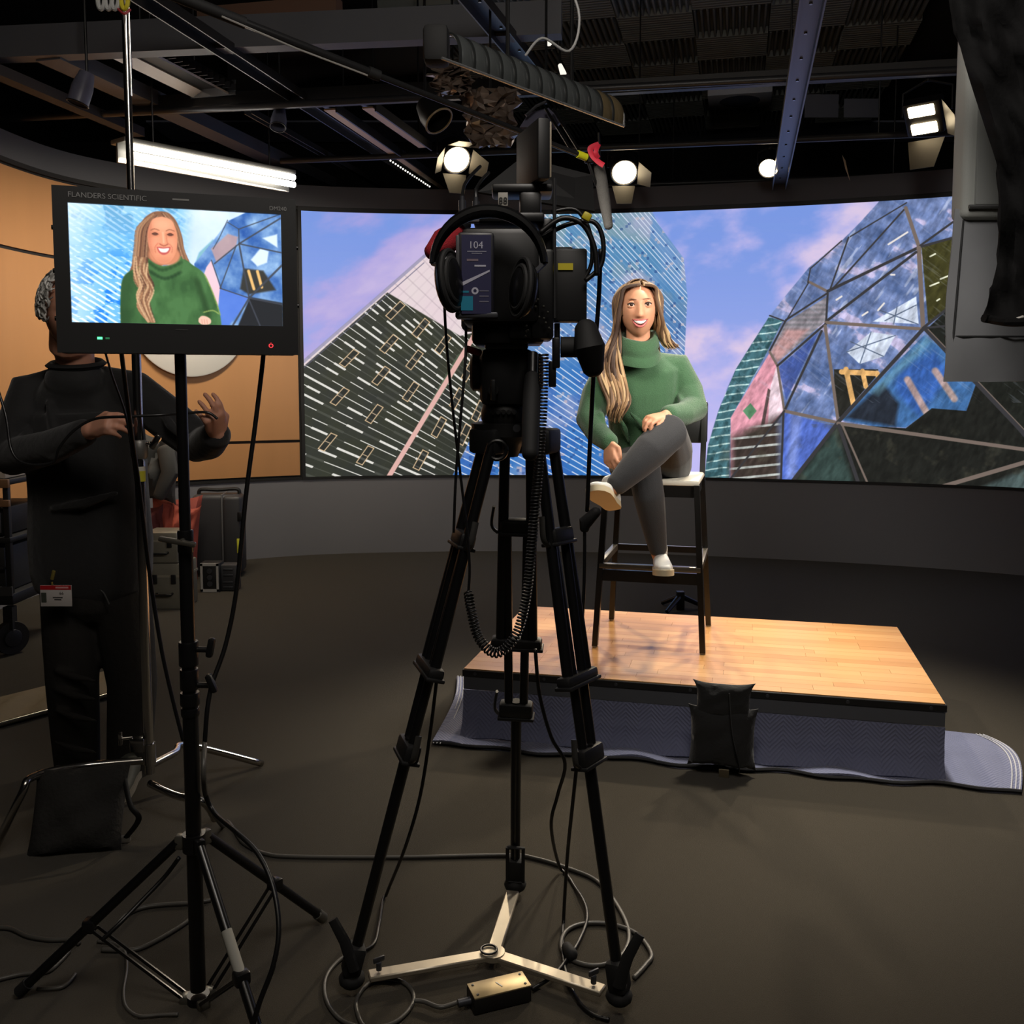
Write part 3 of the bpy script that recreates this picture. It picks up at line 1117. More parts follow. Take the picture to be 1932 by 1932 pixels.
a, b = leg_pt(-1, 1, ft), leg_pt(1, 1, ft)
obj('rear_rail', MB().box((a + b) / 2, ((b - a).length, 0.018, 0.03), SR), legm, stool)

# low black stand base on the carpet behind the platform
p = atz(1283, 1150, 0.0)
sb = thing('floor_stand', 'small black stand base on the carpet behind the wooden platform', 'stand', V((p.x, p.y, 0)))
q = V((p.x, p.y, 0))
obj('post', MB().rbox(q + V((0, 0, 0.06)), (0.05, 0.05, 0.12), 0.004), STEELBLACK, sb)
for a in (0.2, 2.2, 4.0):
    obj('foot', MB().tube([q + V((0, 0, 0.09)), q + V((0.16 * math.cos(a), 0.16 * math.sin(a), 0.014))], [0.018, 0.014], 8), STEELBLACK, sb)
# ------------------------------------------------------------------ people
def sm(a, b, x):
    t = min(1, max(0, (x - a) / (b - a)))
    return t * t * (3 - 2 * t)


def head_shape(mb, M, k=1.0, nose=1.0, jaw=1.0, crown=0.112):
    """a face-bearing head; local: x to the subject's left, -y the way it looks, z up, origin between the ears"""
    nu, nv = 72, 56
    g = lambda x, s: math.exp(-(x / s) ** 2)
    P = []
    for i in range(nv + 1):
        t = PI * i / nv
        row = []
        for j in range(nu):
            a = 2 * PI * j / nu
            d = V((math.sin(t) * math.sin(a), -math.sin(t) * math.cos(a), math.cos(t)))
            x, y, z = d.x * 0.074, d.y * (0.094 if d.y < 0 else 0.098), d.z * (crown if d.z > 0 else 0.122)
            # jaw narrows downward, back of the skull lifts off the neck
            lo = sm(0.0, -0.118, z)
            x *= 1 - 0.34 * jaw * lo + 0.16 * (1 - jaw) * sm(-0.02, -0.07, z) * sm(-0.12, -0.085, z)
            if y > 0:
                y *= 1 - 0.55 * lo
            fr = max(0.0, -d.y)
            if fr > 0:
                y -= 0.010 * g(z + 0.112, 0.022) * g(x, 0.03) * fr          # chin
                y -= 0.006 * g(z - 0.045, 0.03) * fr                          # forehead
                y -= 0.006 * (g(x - 0.042, 0.022) + g(x + 0.042, 0.022)) * g(z + 0.028, 0.026)   # cheeks
                y += 0.012 * (g(x - 0.031, 0.016) + g(x + 0.031, 0.016)) * g(z - 0.006, 0.012)    # sockets
                y -= 0.004 * (g(x - 0.03, 0.02) + g(x + 0.03, 0.02)) * g(z - 0.026, 0.008)       # brow
                nz_ = sm(0.018, -0.036, z) * (1 - sm(-0.038, -0.05, z))
                y -= nose * (0.005 + 0.020 * nz_) * g(x, 0.008 + 0.006 * nz_) * (1 if -0.055 < z < 0.03 else 0) * sm(0.03, 0.012, z)
                y -= nose * 0.007 * (g(x - 0.012, 0.006) + g(x + 0.012, 0.006)) * g(z + 0.036, 0.008)   # wings
                y -= 0.006 * g(x, 0.032) * g(z + 0.066, 0.022)                # mouth mound
            row.append(M @ (V((x, y, z)) * k))
        P.append(row)
    vs = [p for r in P for p in r]
    fs = []
    for i in range(nv):
        for j in range(nu):
            a, b = i * nu + j, i * nu + (j + 1) % nu
            fs.append((a, a + nu, b + nu, b))
    mb.add(vs, fs)
    for s_ in (-1, 1):   # ears
        mb.ball(M @ (V((s_ * 0.073, 0.012, -0.008)) * k), (0.008 * k, 0.017 * k, 0.031 * k), 12, 8, M.to_3x3() @ rotz(s_ * -0.3))


def hand_shape(mb, wrist, d, n, side, size=1.0, curl=(0.5, 0.6, 0.5), spread=0.10, thumb=0.7, curls=None):
    """palm and five fingers: d points to the fingers, n out of the palm, side = +1 or -1 puts the thumb along +-(d x n)"""
    d = V(d).normalized()
    n = (V(n) - d * V(n).dot(d)).normalized()
    s = d.cross(n).normalized() * side           # toward the thumb
    w_ = V(wrist)
    k = size
    mb.loft([w_ - d * 0.03 * k, w_ + d * 0.008 * k, w_ + d * 0.045 * k, w_ + d * 0.082 * k], [0.025 * k, 0.028 * k, 0.038 * k, 0.037 * k], [0.019 * k, 0.017 * k, 0.0145 * k, 0.0115 * k], side=s, n=16)
    tips = []
    for q, (off, ln, r) in enumerate(((0.029, 0.072, 0.0088), (0.010, 0.080, 0.0092), (-0.010, 0.074, 0.0088), (-0.028, 0.058, 0.0078))):
        base = w_ + d * (0.078 - 0.006 * abs(q - 1)) * k + s * off * k
        ang = 0.0
        fd = (d + s * (off / 0.03 * spread)).normalized()
        axis = fd.cross(n).normalized()
        p = base
        pts = [base - fd * 0.02 * k, base]
        cs = curls[q] if curls else curl
        for seg, c in zip((0.46, 0.30, 0.24), cs):
            ang += c
            dd = (fd * math.cos(ang) + n * math.sin(ang)).normalized()
            p = p + dd * (ln * seg * k)
            pts.append(p)
        mb.limb(pts, [r * k * f for f in (1.05, 1.05, 0.98, 0.9, 0.78)], 10)
        tips.append(p)
    b0 = w_ + d * 0.018 * k + s * 0.022 * k
    td = (d * 0.75 + s * 0.75 + n * 0.35).normalized()
    p1 = b0 + td * 0.036 * k
    td2 = (d * (0.9) + s * (0.5 - thumb) + n * 0.5 * thumb).normalized()
    p2 = p1 + td2 * 0.032 * k
    p3 = p2 + (td2 + n * 0.3 * thumb - s * 0.3 * thumb).normalized() * 0.026 * k
    mb.limb([b0 - td * 0.01 * k, b0, p1, p2, p3], [0.013 * k, 0.0145 * k, 0.0112 * k, 0.010 * k, 0.0082 * k], 10)
    return tips, p3


def skin_mat(name, color, var=0.08):
    m = mat(name, color, 0.5, var=var, vscale=30, spec=0.35)
    b = m.node_tree.nodes['Principled BSDF']
    b.inputs['Subsurface Weight'].default_value = 0.12
    b.inputs['Subsurface Radius'].default_value = (0.012, 0.004, 0.002)
    b.inputs['Subsurface Scale'].default_value = 0.5
    return m


# ---------------------------------------------- the seated woman
WS_ = V((0.66, 4.33, 1.032))
wo = thing('person', 'smiling woman with long wavy hair in a green turtleneck sweater sitting cross-legged on the stool', 'person', WS_, SA)
skinw = skin_mat('skin_warm', (206, 148, 116))
hc = aty(1204, 578, 4.10)
KH = 1.08
HM = Matrix.Translation(hc) @ Matrix.Rotation(SA * 0.25, 4, 'Z') @ Matrix.Rotation(-0.03, 4, 'Y') @ Matrix.Rotation(0.06, 4, 'X')
hp = lambda x, y, z: HM @ (V((x, y, z)) * KH)
body = MB()
head_shape(body, HM, KH, 1.0, 0.6, 0.088)
neck = aty(1208, 668, 4.22)
chest, belly, pelvis = aty(1212, 735, 4.27), aty(1216, 815, 4.31), aty(1222, 872, 4.33)
body.limb([hp(0, 0.02, -0.07), hp(0, 0.028, -0.13), neck], [0.052, 0.052, 0.05])
body.loft([neck + V((0, 0.02, -0.09)), chest, belly, pelvis], [0.08, 0.13, 0.125, 0.14], [0.05, 0.09, 0.09, 0.10])
shR, elR, wrR = aty(1150, 697, 4.24), aty(1113, 792, 4.12), aty(1150, 836, 3.94)
shL, elL, wrL = aty(1276, 694, 4.27), aty(1308, 772, 4.17), aty(1256, 784, 3.96)
body.limb([chest + V((0, 0, 0.06)), shR + V((0, 0, -0.02)), elR, wrR], [0.05, 0.036, 0.032, 0.024])
body.limb([chest + V((0, 0, 0.06)), shL + V((0, 0, -0.02)), elL, wrL], [0.05, 0.036, 0.032, 0.024])
hipL, knL, anL = aty(1266, 876, 4.32), aty(1256, 822, 3.92), aty(1160, 918, 3.83)
hipR, knR, anR = aty(1186, 876, 4.32), aty(1216, 888, 3.93), aty(1243, 1046, 3.99)
body.limb([pelvis, hipL, knL, anL], [0.09, 0.07, 0.045, 0.032])
body.limb([pelvis, hipR, knR, anR], [0.09, 0.07, 0.045, 0.032])
hand_shape(body, wrR, aty(1150, 878, 3.88) - wrR, V((0.75, 0.45, -0.3)), 1, 0.98, (0.55, 0.75, 0.5), 0.05)
hand_shape(body, wrL, aty(1206, 794, 3.88) - wrL, V((0.1, 0.35, -1)), 1, 0.98, (0.35, 0.8, 0.6), 0.06)
bm_ = remeshed(body, 0.0042, 3)
obj('body', bm_, skinw, wo, sharp=180)

# features
white_eye, iris, lip, tooth, dark = mat('eye_white', (200, 190, 182), 0.25), mat('iris_brown', (52, 32, 22), 0.2), mat('lip_rose', (176, 92, 88), 0.4), mat('tooth_white', (214, 208, 200), 0.25), mat('lash_dark', (44, 30, 24), 0.7)
for s_ in (-1, 1):
    ec = hp(s_ * 0.0315, -0.0765, 0.0055)
    e = obj('eye', MB().ball(ec, (0.0138 * KH, 0.0124 * KH, 0.0128 * KH), 18, 12), white_eye, wo, sharp=180)
    fd = (HM.to_3x3() @ V((0, -1, 0.02))).normalized()
    obj('iris', MB().ball(ec + fd * 0.0088 * KH, (0.0068 * KH, 0.0062 * KH, 0.0068 * KH), 14, 8), iris, e, sharp=180)
    for up2, nm, rr2 in ((1, 'upper_lid', 0.0030), (-1, 'lower_lid', 0.0020)):
        pts = []
        for q in range(9):
            u = -1 + q / 4
            pts.append(hp(s_ * 0.0315 + u * 0.0152, -0.0885 + 0.006 * u * u, 0.0055 + up2 * 0.0074 * (1 - u * u) - 0.001 + 0.0016 * s_ * u))
        obj(nm, MB().tube(pts, [rr2 * KH * (0.5 + 0.5 * (1 - (2 * q / 8 - 1) ** 2)) for q in range(9)], 6), dark if up2 > 0 else skinw, wo, sharp=180)
    for zz_, rr_ in ((0.0112, 0.0044), (-0.0100, 0.0030)):
        pts = [hp(s_ * 0.0315 + (-1 + q / 4) * 0.0165, -0.0855 + 0.007 * (-1 + q / 4) ** 2, 0.0055 + zz_ * (1 - 0.6 * (-1 + q / 4) ** 2)) for q in range(9)]
        obj('eyelid', MB().tube(pts, [rr_ * KH * (0.5 + 0.5 * (1 - (2 * q / 8 - 1) ** 2)) for q in range(9)], 8), skinw, wo, sharp=180)
    pts = [hp(s_ * (0.013 + 0.006 * q), -0.0985 + 0.0022 * max(0, q - 2) + 0.001 * q, 0.0250 + 0.0010 * min(q, 3) - 0.0012 * max(0, q - 3)) for q in range(6)]
    obj('eyebrow', MB().tube(pts, [0.0012, 0.0018, 0.002, 0.0018, 0.0014, 0.0008], 6), mat('brow_brown', (122, 84, 62), 0.8), wo, sharp=180)
arc = lambda u, w__, y0, zc_, bend: hp(u * w__, y0 + 0.013 * u * u, zc_ + bend * u * u)
obj('mouth', MB().loft([arc(-0.9, 0.027, -0.0985, -0.066, 0.010), arc(-0.5, 0.027, -0.1005, -0.067, 0.010), arc(0, 0.027, -0.1015, -0.068, 0.010), arc(0.5, 0.027, -0.1005, -0.067, 0.010), arc(0.9, 0.027, -0.0985, -0.066, 0.010)], [0.004, 0.0075, 0.009, 0.0075, 0.004], [0.004] * 5, side=(0, 0, 1), n=12), mat('mouth_dark', (70, 28, 26), 0.6), wo, sharp=180)
obj('teeth', MB().loft([arc(-0.8, 0.026, -0.103, -0.0625, 0.009), arc(-0.4, 0.026, -0.1045, -0.063, 0.009), arc(0, 0.026, -0.105, -0.0635, 0.009), arc(0.4, 0.026, -0.1045, -0.063, 0.009), arc(0.8, 0.026, -0.103, -0.0625, 0.009)], [0.003, 0.0062, 0.007, 0.0062, 0.003], [0.0035] * 5, side=(0, 0, 1), n=12), tooth, wo, sharp=180)
us = [-1, -0.75, -0.45, -0.15, 0.15, 0.45, 0.75, 1]
obj('upper_lip', MB().tube([arc(u, 0.031, -0.1025, -0.0545 - (0.0015 if abs(u) < 0.2 else 0), 0.0035) for u in us], [0.0015, 0.003, 0.0042, 0.0042, 0.0042, 0.0042, 0.003, 0.0015], 8), lip, wo, sharp=180)
obj('lower_lip', MB().tube([arc(u, 0.031, -0.1025, -0.0795, 0.026) for u in us], [0.0015, 0.0035, 0.005, 0.0058, 0.0058, 0.005, 0.0035, 0.0015], 8), lip, wo, sharp=180)

# sweater
knit = mat('green_knit', (54, 90, 58), 0.9, var=0.12, vscale=60, bump=0.5, bscale=260, sheen=0.25)
sw = MB()
sw.loft([neck + V((0, 0.02, -0.028)), aty(1212, 700, 4.25), chest, belly, aty(1222, 850, 4.33)], [0.10, 0.168, 0.165, 0.16, 0.165], [0.07, 0.105, 0.125, 0.125, 0.13], n=24, p=2.3)
sw.limb([aty(1195, 690, 4.24), shR, aty(1126, 745, 4.20), elR, aty(1128, 818, 4.03), wrR + (wrR - elR) * -0.06], [0.065, 0.073, 0.068, 0.062, 0.05, 0.042], 18)
sw.limb([aty(1232, 690, 4.25), shL, aty(1298, 738, 4.24), elL, aty(1288, 782, 4.07), wrL + (elL - wrL) * 0.14], [0.065, 0.073, 0.068, 0.064, 0.052, 0.043], 18)
# folds
R_ = random.Random(4)
for a, b in (((1128, 770, 4.10), (1140, 800, 4.03)), ((1112, 806, 4.07), (1136, 812, 4.0)), ((1280, 745, 4.19), (1300, 788, 4.09)), ((1250, 800, 4.16), (1290, 830, 4.16)), ((1190, 780, 4.15), (1230, 822, 4.15)), ((1170, 790, 4.17), (1186, 832, 4.18)), ((1300, 700, 4.24), (1316, 745, 4.2))):
    p, q = aty(*a), aty(*b)
    sw.limb([p, (p + q) / 2 + V((0, -0.006, 0.004)), q], [0.008, 0.016, 0.008], 8)
obj('sweater', remeshed(sw, 0.006, 7), knit, wo, sharp=180)
prof = [(-0.222, 0.096, 0.088), (-0.205, 0.095, 0.09), (-0.188, 0.086, 0.082), (-0.182, 0.084, 0.08), (-0.172, 0.089, 0.086), (-0.152, 0.09, 0.088), (-0.130, 0.084, 0.082), (-0.118, 0.077, 0.075), (-0.116, 0.070, 0.068), (-0.126, 0.065, 0.062), (-0.16, 0.063, 0.06)]
P = []
for j in range(36):
    a = 2 * PI * j / 36
    row = []
    for z, rx, ry in prof:
        tilt = -0.022 * max(0, -math.sin(a)) ** 1.3 + 0.02 * max(0, math.sin(a)) + 0.012 * math.cos(a) ** 2
        row.append(hp(0, 0.02, 0) * 0 + hp(rx * math.cos(a) * 0.94, 0.035 + ry * math.sin(a) * 0.94, z + tilt + 0.004 * math.sin(3 * a + 1)))
    P.append(row)
obj('turtleneck', MB().grid(P, closed_u=True), knit, wo, sharp=180)
# watch
wx = (elL - wrL).normalized()
wq = wrL + wx * 0.02
obj('wristwatch', MB().tube([wq - wx * 0.012, wq + wx * 0.012], 0.031, 18), mat('watch_black', (15, 15, 16), 0.3), wo)

# trousers
tr = MB()
tr.loft([belly + V((0, 0.0, -0.03)), pelvis + V((0, 0, -0.01)), pelvis + V((0, -0.02, -0.035))], [0.15, 0.165, 0.16], [0.11, 0.125, 0.12], n=20)
tr.limb([pelvis + V((0.05, 0, -0.02)), hipL, hipL.lerp(knL, 0.55) + V((0.015, 0, 0.0)), knL + V((0.012, 0, 0.012)), knL.lerp(anL, 0.3), knL.lerp(anL, 0.62), anL.lerp(knL, 0.06)], [0.09, 0.097, 0.09, 0.079, 0.075, 0.062, 0.046], 18)
tr.limb([pelvis + V((-0.05, 0, -0.02)), hipR, hipR.lerp(knR, 0.55), knR, knR.lerp(anR, 0.3), knR.lerp(anR, 0.65), anR.lerp(knR, 0.08)], [0.09, 0.094, 0.084, 0.07, 0.066, 0.053, 0.040], 18)
tmat = mat('trouser_charcoal', (47, 47, 49), 0.85, var=0.15, vscale=20, bump=0.2, bscale=300, sheen=0.15)
obj('trousers', remeshed(tr, 0.006, 6), tmat, wo, sharp=180)

# shoes
shoe_w, shoe_s = mat('shoe_white', (232, 230, 224), 0.45, var=0.05), mat('sole_cream', (222, 206, 172), 0.6)


def sneaker(heel, toe, upv, length=0.255, wid=0.088, parent=None, um=None, smt=None):
    heel, toe = V(heel), V(toe)
    d = (toe - heel).normalized()
    upv = (V(upv) - d * V(upv).dot(d)).normalized()
    s = d.cross(upv)
    at_ = lambda f, x, z: heel + d * (f * length) + s * x + upv * z
    outline = [(-0.02, 0.0), (-0.01, 0.022), (0.08, 0.032), (0.3, 0.033), (0.55, 0.042), (0.75, 0.045), (0.9, 0.036), (0.98, 0.018), (1.0, 0.0)]
    poly = [(f * length, x * wid / 0.09) for f, x in outline] + [(f * length, -x * wid / 0.09) for f, x in outline[-2:0:-1]]
    sole = MB().prism(poly, heel + upv * 0.012, d, s, 0.024)
    up = MB()
    k = wid / 0.09
    up.loft([at_(0.02, 0, 0.045), at_(0.18, 0, 0.05), at_(0.36, 0, 0.047), at_(0.55, 0, 0.037), at_(0.75, 0, 0.03), at_(0.90, 0, 0.028)], [0.028 * k, 0.032 * k, 0.034 * k, 0.039 * k, 0.041 * k, 0.028 * k], [0.045, 0.048, 0.044, 0.033, 0.026, 0.018], side=s, n=18, p=2.3)
    up.loft([at_(0.12, 0, 0.06), at_(0.13, 0, 0.105)], [0.032 * k, 0.034 * k], [0.048, 0.045], side=s, n=18)
    sh = obj('shoe', remeshed(up, 0.006, 4), um or shoe_w, parent, sharp=180)
    obj('sole', sole, smt or shoe_s, sh, sharp=40)
    for q in range(4):
        f = 0.36 + 0.075 * q
        z = 0.094 - 0.013 * q
        obj('lace', MB().tube([at_(f, -0.022 * k, z - 0.008), at_(f + 0.01, 0, z), at_(f, 0.022 * k, z - 0.008)], 0.0034, 6), um or shoe_w, sh)
    return sh


sneaker(aty(1244, 1079, 4.06), aty(1254, 1087, 3.82), V((0, 0.05, 1)), parent=wo)
hl_ = aty(1160, 962, 3.90)
sneaker(hl_, hl_ + V((-0.42, -0.80, 0.40)), V((0.0, 0.5, 0.86)), parent=wo, wid=0.10)

# hair: scalp cap and long waved locks
hair_m = [mat('hair_' + n, c, 0.55, var=0.25, vscale=40, spec=0.3) for n, c in (('blond', (178, 148, 110)), ('honey', (146, 114, 82)), ('brown', (100, 76, 57)), ('dark', (64, 47, 38)))]
cap = MB()
P = []
for i in range(25):
    t = PI * 0.62 * i / 24
    row = []
    for j in range(41):
        a = -PI * 0.70 + 2 * PI * 0.70 * j / 40     # around the back; open at the face
        x, y, z = 0.078 * math.sin(t) * math.sin(a), 0.012 + 0.100 * math.sin(t) * math.cos(a), 0.004 + 0.100 * math.cos(t)
        row.append(hp(x, y, z))
    P.append(row)
cap.slab(P, 0.006)
hr = obj('hair', cap, hair_m[2], wo, sharp=180)
locks = MB()
R_ = random.Random(11)


def lock(path, r, mi, wave=0.0, ph=0.0, nw=2.0, flat=0.45):
    pts = spline(path, 9)
    n = len(pts)
    out_ = []
    for i, p in enumerate(pts):
        t = i / (n - 1)
        amp = wave * sm(0.3, 0.75, t)
        out_.append(p + (HM.to_3x3() @ V((math.sin(ph + nw * 2 * PI * t), 0.7 * math.cos(ph + nw * 2 * PI * t), 0))) * amp)
    rs = [r * (0.55 + 0.6 * math.sin(PI * min(1, (i + 1) / n * 1.06)) ** 0.6) * (1 - 0.75 * sm(0.86, 1.0, i / (n - 1))) for i in range(n)]
    locks.tube(out_, rs, 7, True, mi, flat=((0.3, 1, 0.1), flat))


for s_ in (-1, 1):          # -1 is the image-left side
    for q in range(84):
        f = q / 83
        yb = -0.062 + 0.14 * f + R_.uniform(-0.006, 0.006)
        part_x = 0.012 + s_ * 0.004
        top_z = 0.103 - 0.006 * f
        p0 = hp(part_x, -0.062 + 0.075 * f, top_z - 0.022 * (1 - f) ** 1.5)
        side_x = s_ * (0.066 + 0.02 * sm(0, 0.3, f) + R_.uniform(0, 0.008))
        p1 = hp(s_ * 0.058 + part_x * 0.3, yb * 0.9 - 0.012 * (1 - f), 0.070 + 0.012 * f)
        p2 = hp(side_x, yb * 0.85 - 0.01 * (1 - f), 0.025)
        p3 = hp(s_ * (0.083 + R_.uniform(-0.004, 0.010)), yb * 0.75 - 0.004, -0.055)
        mi = R_.choices([0, 1, 2, 3], [5, 4, 2, 1] if q > 16 else [3, 3, 3, 2])[0]
        if s_ < 0:
            ex = R_.uniform(-0.045, 0.045)
            c1 = hp(-0.098 + ex * 0.4, yb * 0.5 + 0.0, -0.125)
            c2 = hp(-0.108 + ex, -0.045 + 0.03 * f + R_.uniform(-0.01, 0.01), -0.21)
            c3 = hp(-0.112 + ex * 1.05, -0.065 + R_.uniform(-0.012, 0.01), -0.31)
            c4 = hp(-0.098 + ex * 0.9, -0.068 + R_.uniform(-0.012, 0.008), -0.385)
            ln = R_.uniform(0.0, 0.05)
            c5 = hp(-0.088 + ex * 0.6, -0.058, -0.41 - ln)
            mi2 = mi if R_.random() < 0.6 else min(3, mi + 1)
            lock([p0, p1, p2, p3, c1, c2, c3, c4, c5], R_.uniform(0.0045, 0.0082), mi2, R_.uniform(0.014, 0.022), 0.6 + R_.uniform(-0.5, 0.5), 2.7)
        else:
            ex = R_.uniform(-0.012, 0.02)
            c1 = hp(0.092 + ex, yb * 0.5 + 0.02, -0.10)
            c2 = hp(0.108 + ex * 1.2, 0.04 + 0.3 * yb, -0.142)
            c3 = hp(0.136 + ex * 1.4, 0.05, -0.166 + R_.uniform(-0.012, 0.012))
            lock([p0, p1, p2, p3, c1, c2, c3], R_.uniform(0.0045, 0.0078), mi, 0.006, R_.uniform(0, 6), 1.5)
for q in range(26):          # back fall, hidden mostly
    a = -0.9 + 1.8 * q / 25
    lock([hp(0.01, 0.0, 0.102), hp(0.06 * math.sin(a), 0.09 * math.cos(a), 0.068), hp(0.088 * math.sin(a), 0.02 + 0.1 * math.cos(a), -0.02), hp(0.1 * math.sin(a), 0.04 + 0.09 * math.cos(a), -0.13), hp(0.12 * math.sin(a), 0.06 + 0.07 * math.cos(a), -0.22)], 0.012, R_.choice([1, 2, 2, 3]))
obj('locks', locks, hair_m, hr, sharp=180)
# ------------------------------------------------------------------ camera tripod
def proj(p):
    p = V(p)
    c, s = math.cos(PITCH), math.sin(PITCH)
    z = p.z - EYE
    d_, u_ = p.y * c - z * s, p.y * s + z * c
    return CX + F * p.x / d_, CY - F * u_ / d_


def t_at_y(a, b, py):
    lo, hi = 0.0, 1.0
    for _ in range(30):
        m = (lo + hi) / 2
        if proj(V(a).lerp(V(b), m))[1] < py:
            lo = m
        else:
            hi = m
    return lo


TC = atz(930, 1800, 0.03)
TF = [atz(664, 1846, 0.035), atz(1168, 1878, 0.035), atz(972, 1668, 0.035)]
TA = aty(950, 822, 2.28)
tripod = thing('tripod', 'tall black two-stage camera tripod standing in front of the platform', 'tripod', V((TC.x, TC.y, 0)))
tubeM = mat('tripod_black', (15, 15, 16), 0.32, var=0.15)
clampM = mat('clamp_black', (22, 22, 23), 0.5)
tops = [aty(921, 836, 2.24), aty(1030, 836, 2.24), aty(977, 836, 2.36)]
lv = [(1016, 1258, 1412), (1010, 1278, 1424), (992, 1212, 1338)]
for k in range(3):
    a, b = tops[k], TF[k] + V((0, 0, 0.03))
    d = (b - a).normalized()
    out_ = V((b.x - TA.x, b.y - TA.y, 0)).normalized()
    s = d.cross(V((out_.x, out_.y, 0))).normalized()
    t1, t2, t3 = [t_at_y(a, b, y) for y in lv[k]]
    wo_, wi_ = (0.042, 0.026)
    leg = obj('leg', MB(), tubeM, tripod)
    P = lambda t: a.lerp(b, t)
    for sg in (-1, 1):
        obj('upper_tube', MB().cyl(P(0.0) + s * sg * 0.032, P(t2) + s * sg * wo_, 0.0135, n=12), tubeM, leg)
        obj('middle_tube', MB().cyl(P(t1 - 0.01) + s * sg * wi_, P(t3) + s * sg * 0.02, 0.0115, n=12), tubeM, leg)
    obj('lower_tube', MB().cyl(P(t3 - 0.02), P(0.975), 0.0145, 0.0135, n=12), tubeM, leg)
    Rm = Matrix((s, d.cross(s), d)).transposed()
    for t, wd, hh in ((t1, 0.062, 0.036), (t2, 0.112, 0.026), (t3, 0.068, 0.042)):
        mb = MB().rbox(P(t), (wd + 0.022, 0.040, hh), 0.008, Rm)
        mb.rbox(P(t) + d * (hh * 0.5), (wd + 0.03, 0.046, 0.009), 0.003, Rm)
        obj('clamp', mb, clampM, leg)
    for t, sg in ((t1, -1 if k != 1 else 1), (t3, -1 if k != 1 else 1)):
        q = P(t) + s * sg * (0.05 if t == t1 else 0.042)
        obj('lever', MB().tube(spline([q + d * 0.02, q + s * sg * 0.016, q - d * 0.05 + s * sg * 0.010], 4), [0.008] * 9, 8, flat=(d, 0.5)), mat('lever_grey', (50, 49, 47), 0.32), leg)
    # foot with its rubber strap
    f0 = P(0.97)
    mb = MB().rbox(f0 + d * 0.02, (0.05, 0.045, 0.075), 0.012, Rm)
    mb.ball(TF[k] + V((0, 0, 0.0)), (0.032, 0.032, 0.022), 12, 8)
    obj('foot', mb, RUBBER, leg)
    if k == 2:
        ring = [f0 - d * 0.06 + s * 0.022 * x + out_ * 0.0 + d * y for x, y in ((-1, 0.0), (-1, 0.11), (1, 0.11), (1, 0.0), (-1, 0.0))]
        obj('foot_strap', MB().tube([q - V((0, 0.02, 0)) for q in ring], 0.006, 6), RUBBER, leg)
    else:
        sg = -1 if k == 0 else 1
        q0 = f0 + V((sg * -0.01, -0.02, 0.06))
        obj('foot_strap', MB().tube([q0 + V((sg * 0.06, 0, 0.03)) , q0 + V((sg * 0.03, -0.01, -0.02)), f0 + V((0, -0.03, -0.03))], [0.012, 0.014, 0.014], 8, flat=((0, 1, 0), 0.6)), RUBBER, leg)
spread = obj('ground_spreader', MB().lathe([(0.0, -0.006), (0.03, -0.006), (0.03, 0.008), (0.0, 0.008)], TC, (0, 0, 1), 20), ALU, tripod)
for k in range(3):
    d = (TF[k] - TC)
    L = d.length - 0.05
    d = d.normalized()
    R = Matrix((d, V((0, 0, 1)).cross(d), V((0, 0, 1)))).transposed()
    a_ = obj('spreader_arm', MB().rbox(TC + d * (L / 2 + 0.01) + V((0, 0, -0.002)), (L, 0.036, 0.014), 0.003, R, 1), ALU, tripod)
    if k < 2:
        q = TC + d * (L - 0.015) + V((0, 0, 0.01))
        obj('wing_knob', MB().cyl(q, q + V((0, 0, 0.018)), 0.007, n=10).rbox(q + V((0, 0, 0.026)), (0.03, 0.006, 0.014), 0.003, rotz(0.6)), GREYMETAL, a_)
obj('locking_ring', MB().tube([TC + V((0.02 * math.cos(a) - 0.01, 0.02 * math.sin(a), 0.012)) for a in [2 * PI * i / 16 for i in range(17)]], 0.003, 6, False), STEELBLACK, spread)
# crown casting and bowl
mb = MB().lathe([(0.0, -0.05), (0.035, -0.05), (0.045, -0.02), (0.075, 0.0), (0.078, 0.03), (0.062, 0.034), (0.0, 0.034)], TA, (0, 0, 1), 28)
for k in range(3):
    d = (tops[k] - TA)
    d.z = 0
    d = d.normalized()
    R = Matrix((V((0, 0, 1)).cross(d), d, V((0, 0, 1)))).transposed()
    mb.rbox(tops[k] + V((0, 0, 0.005)), (0.088, 0.05, 0.06), 0.01, R)
crown_ = obj('crown', mb, clampM, tripod)
q = aty(938, 849, 2.20)
obj('carry_ring', MB().tube([q + V((0.022 * math.cos(a), 0, 0.022 * math.sin(a))) for a in [2 * PI * i / 18 for i in range(19)]], 0.005, 8, False), tubeM, crown_)
obj('drop_badge', MB().lathe([(0, 0), (0.009, 0), (0.009, 0.004), (0.0, 0.004)], aty(975, 808, 2.18), (0, -1, 0), 14), GREYMETAL, crown_)
# fluid head
HC = aty(956, 712, 2.26)
mb = MB().lathe([(0.0, 0.0), (0.05, 0.0), (0.056, 0.012), (0.056, 0.03), (0.05, 0.05), (0.04, 0.06), (0.0, 0.06)], aty(952, 800, 2.26), (0, 0, 1), 26)
fh = obj('fluid_head', mb.rbox(HC, (0.125, 0.13, 0.135), 0.02), mat('head_black', (23, 23, 24), 0.55), tripod)
for sx in (-1, 1):
    obj('drag_dial', MB().lathe([(0.0, 0), (0.042, 0), (0.044, 0.006), (0.044, 0.02), (0.036, 0.026), (0.0, 0.026)], HC + V((sx * 0.06, 0, 0.012)), (sx, 0, 0), 24), clampM, fh)
for q in range(5):
    obj('dial_tooth', MB().lathe([(0.0, 0), (0.006, 0), (0.005, 0.006), (0.0, 0.006)], aty(930 + 10 * q, 778, 2.203), (0, -1, 0), 8), RUBBER, fh)
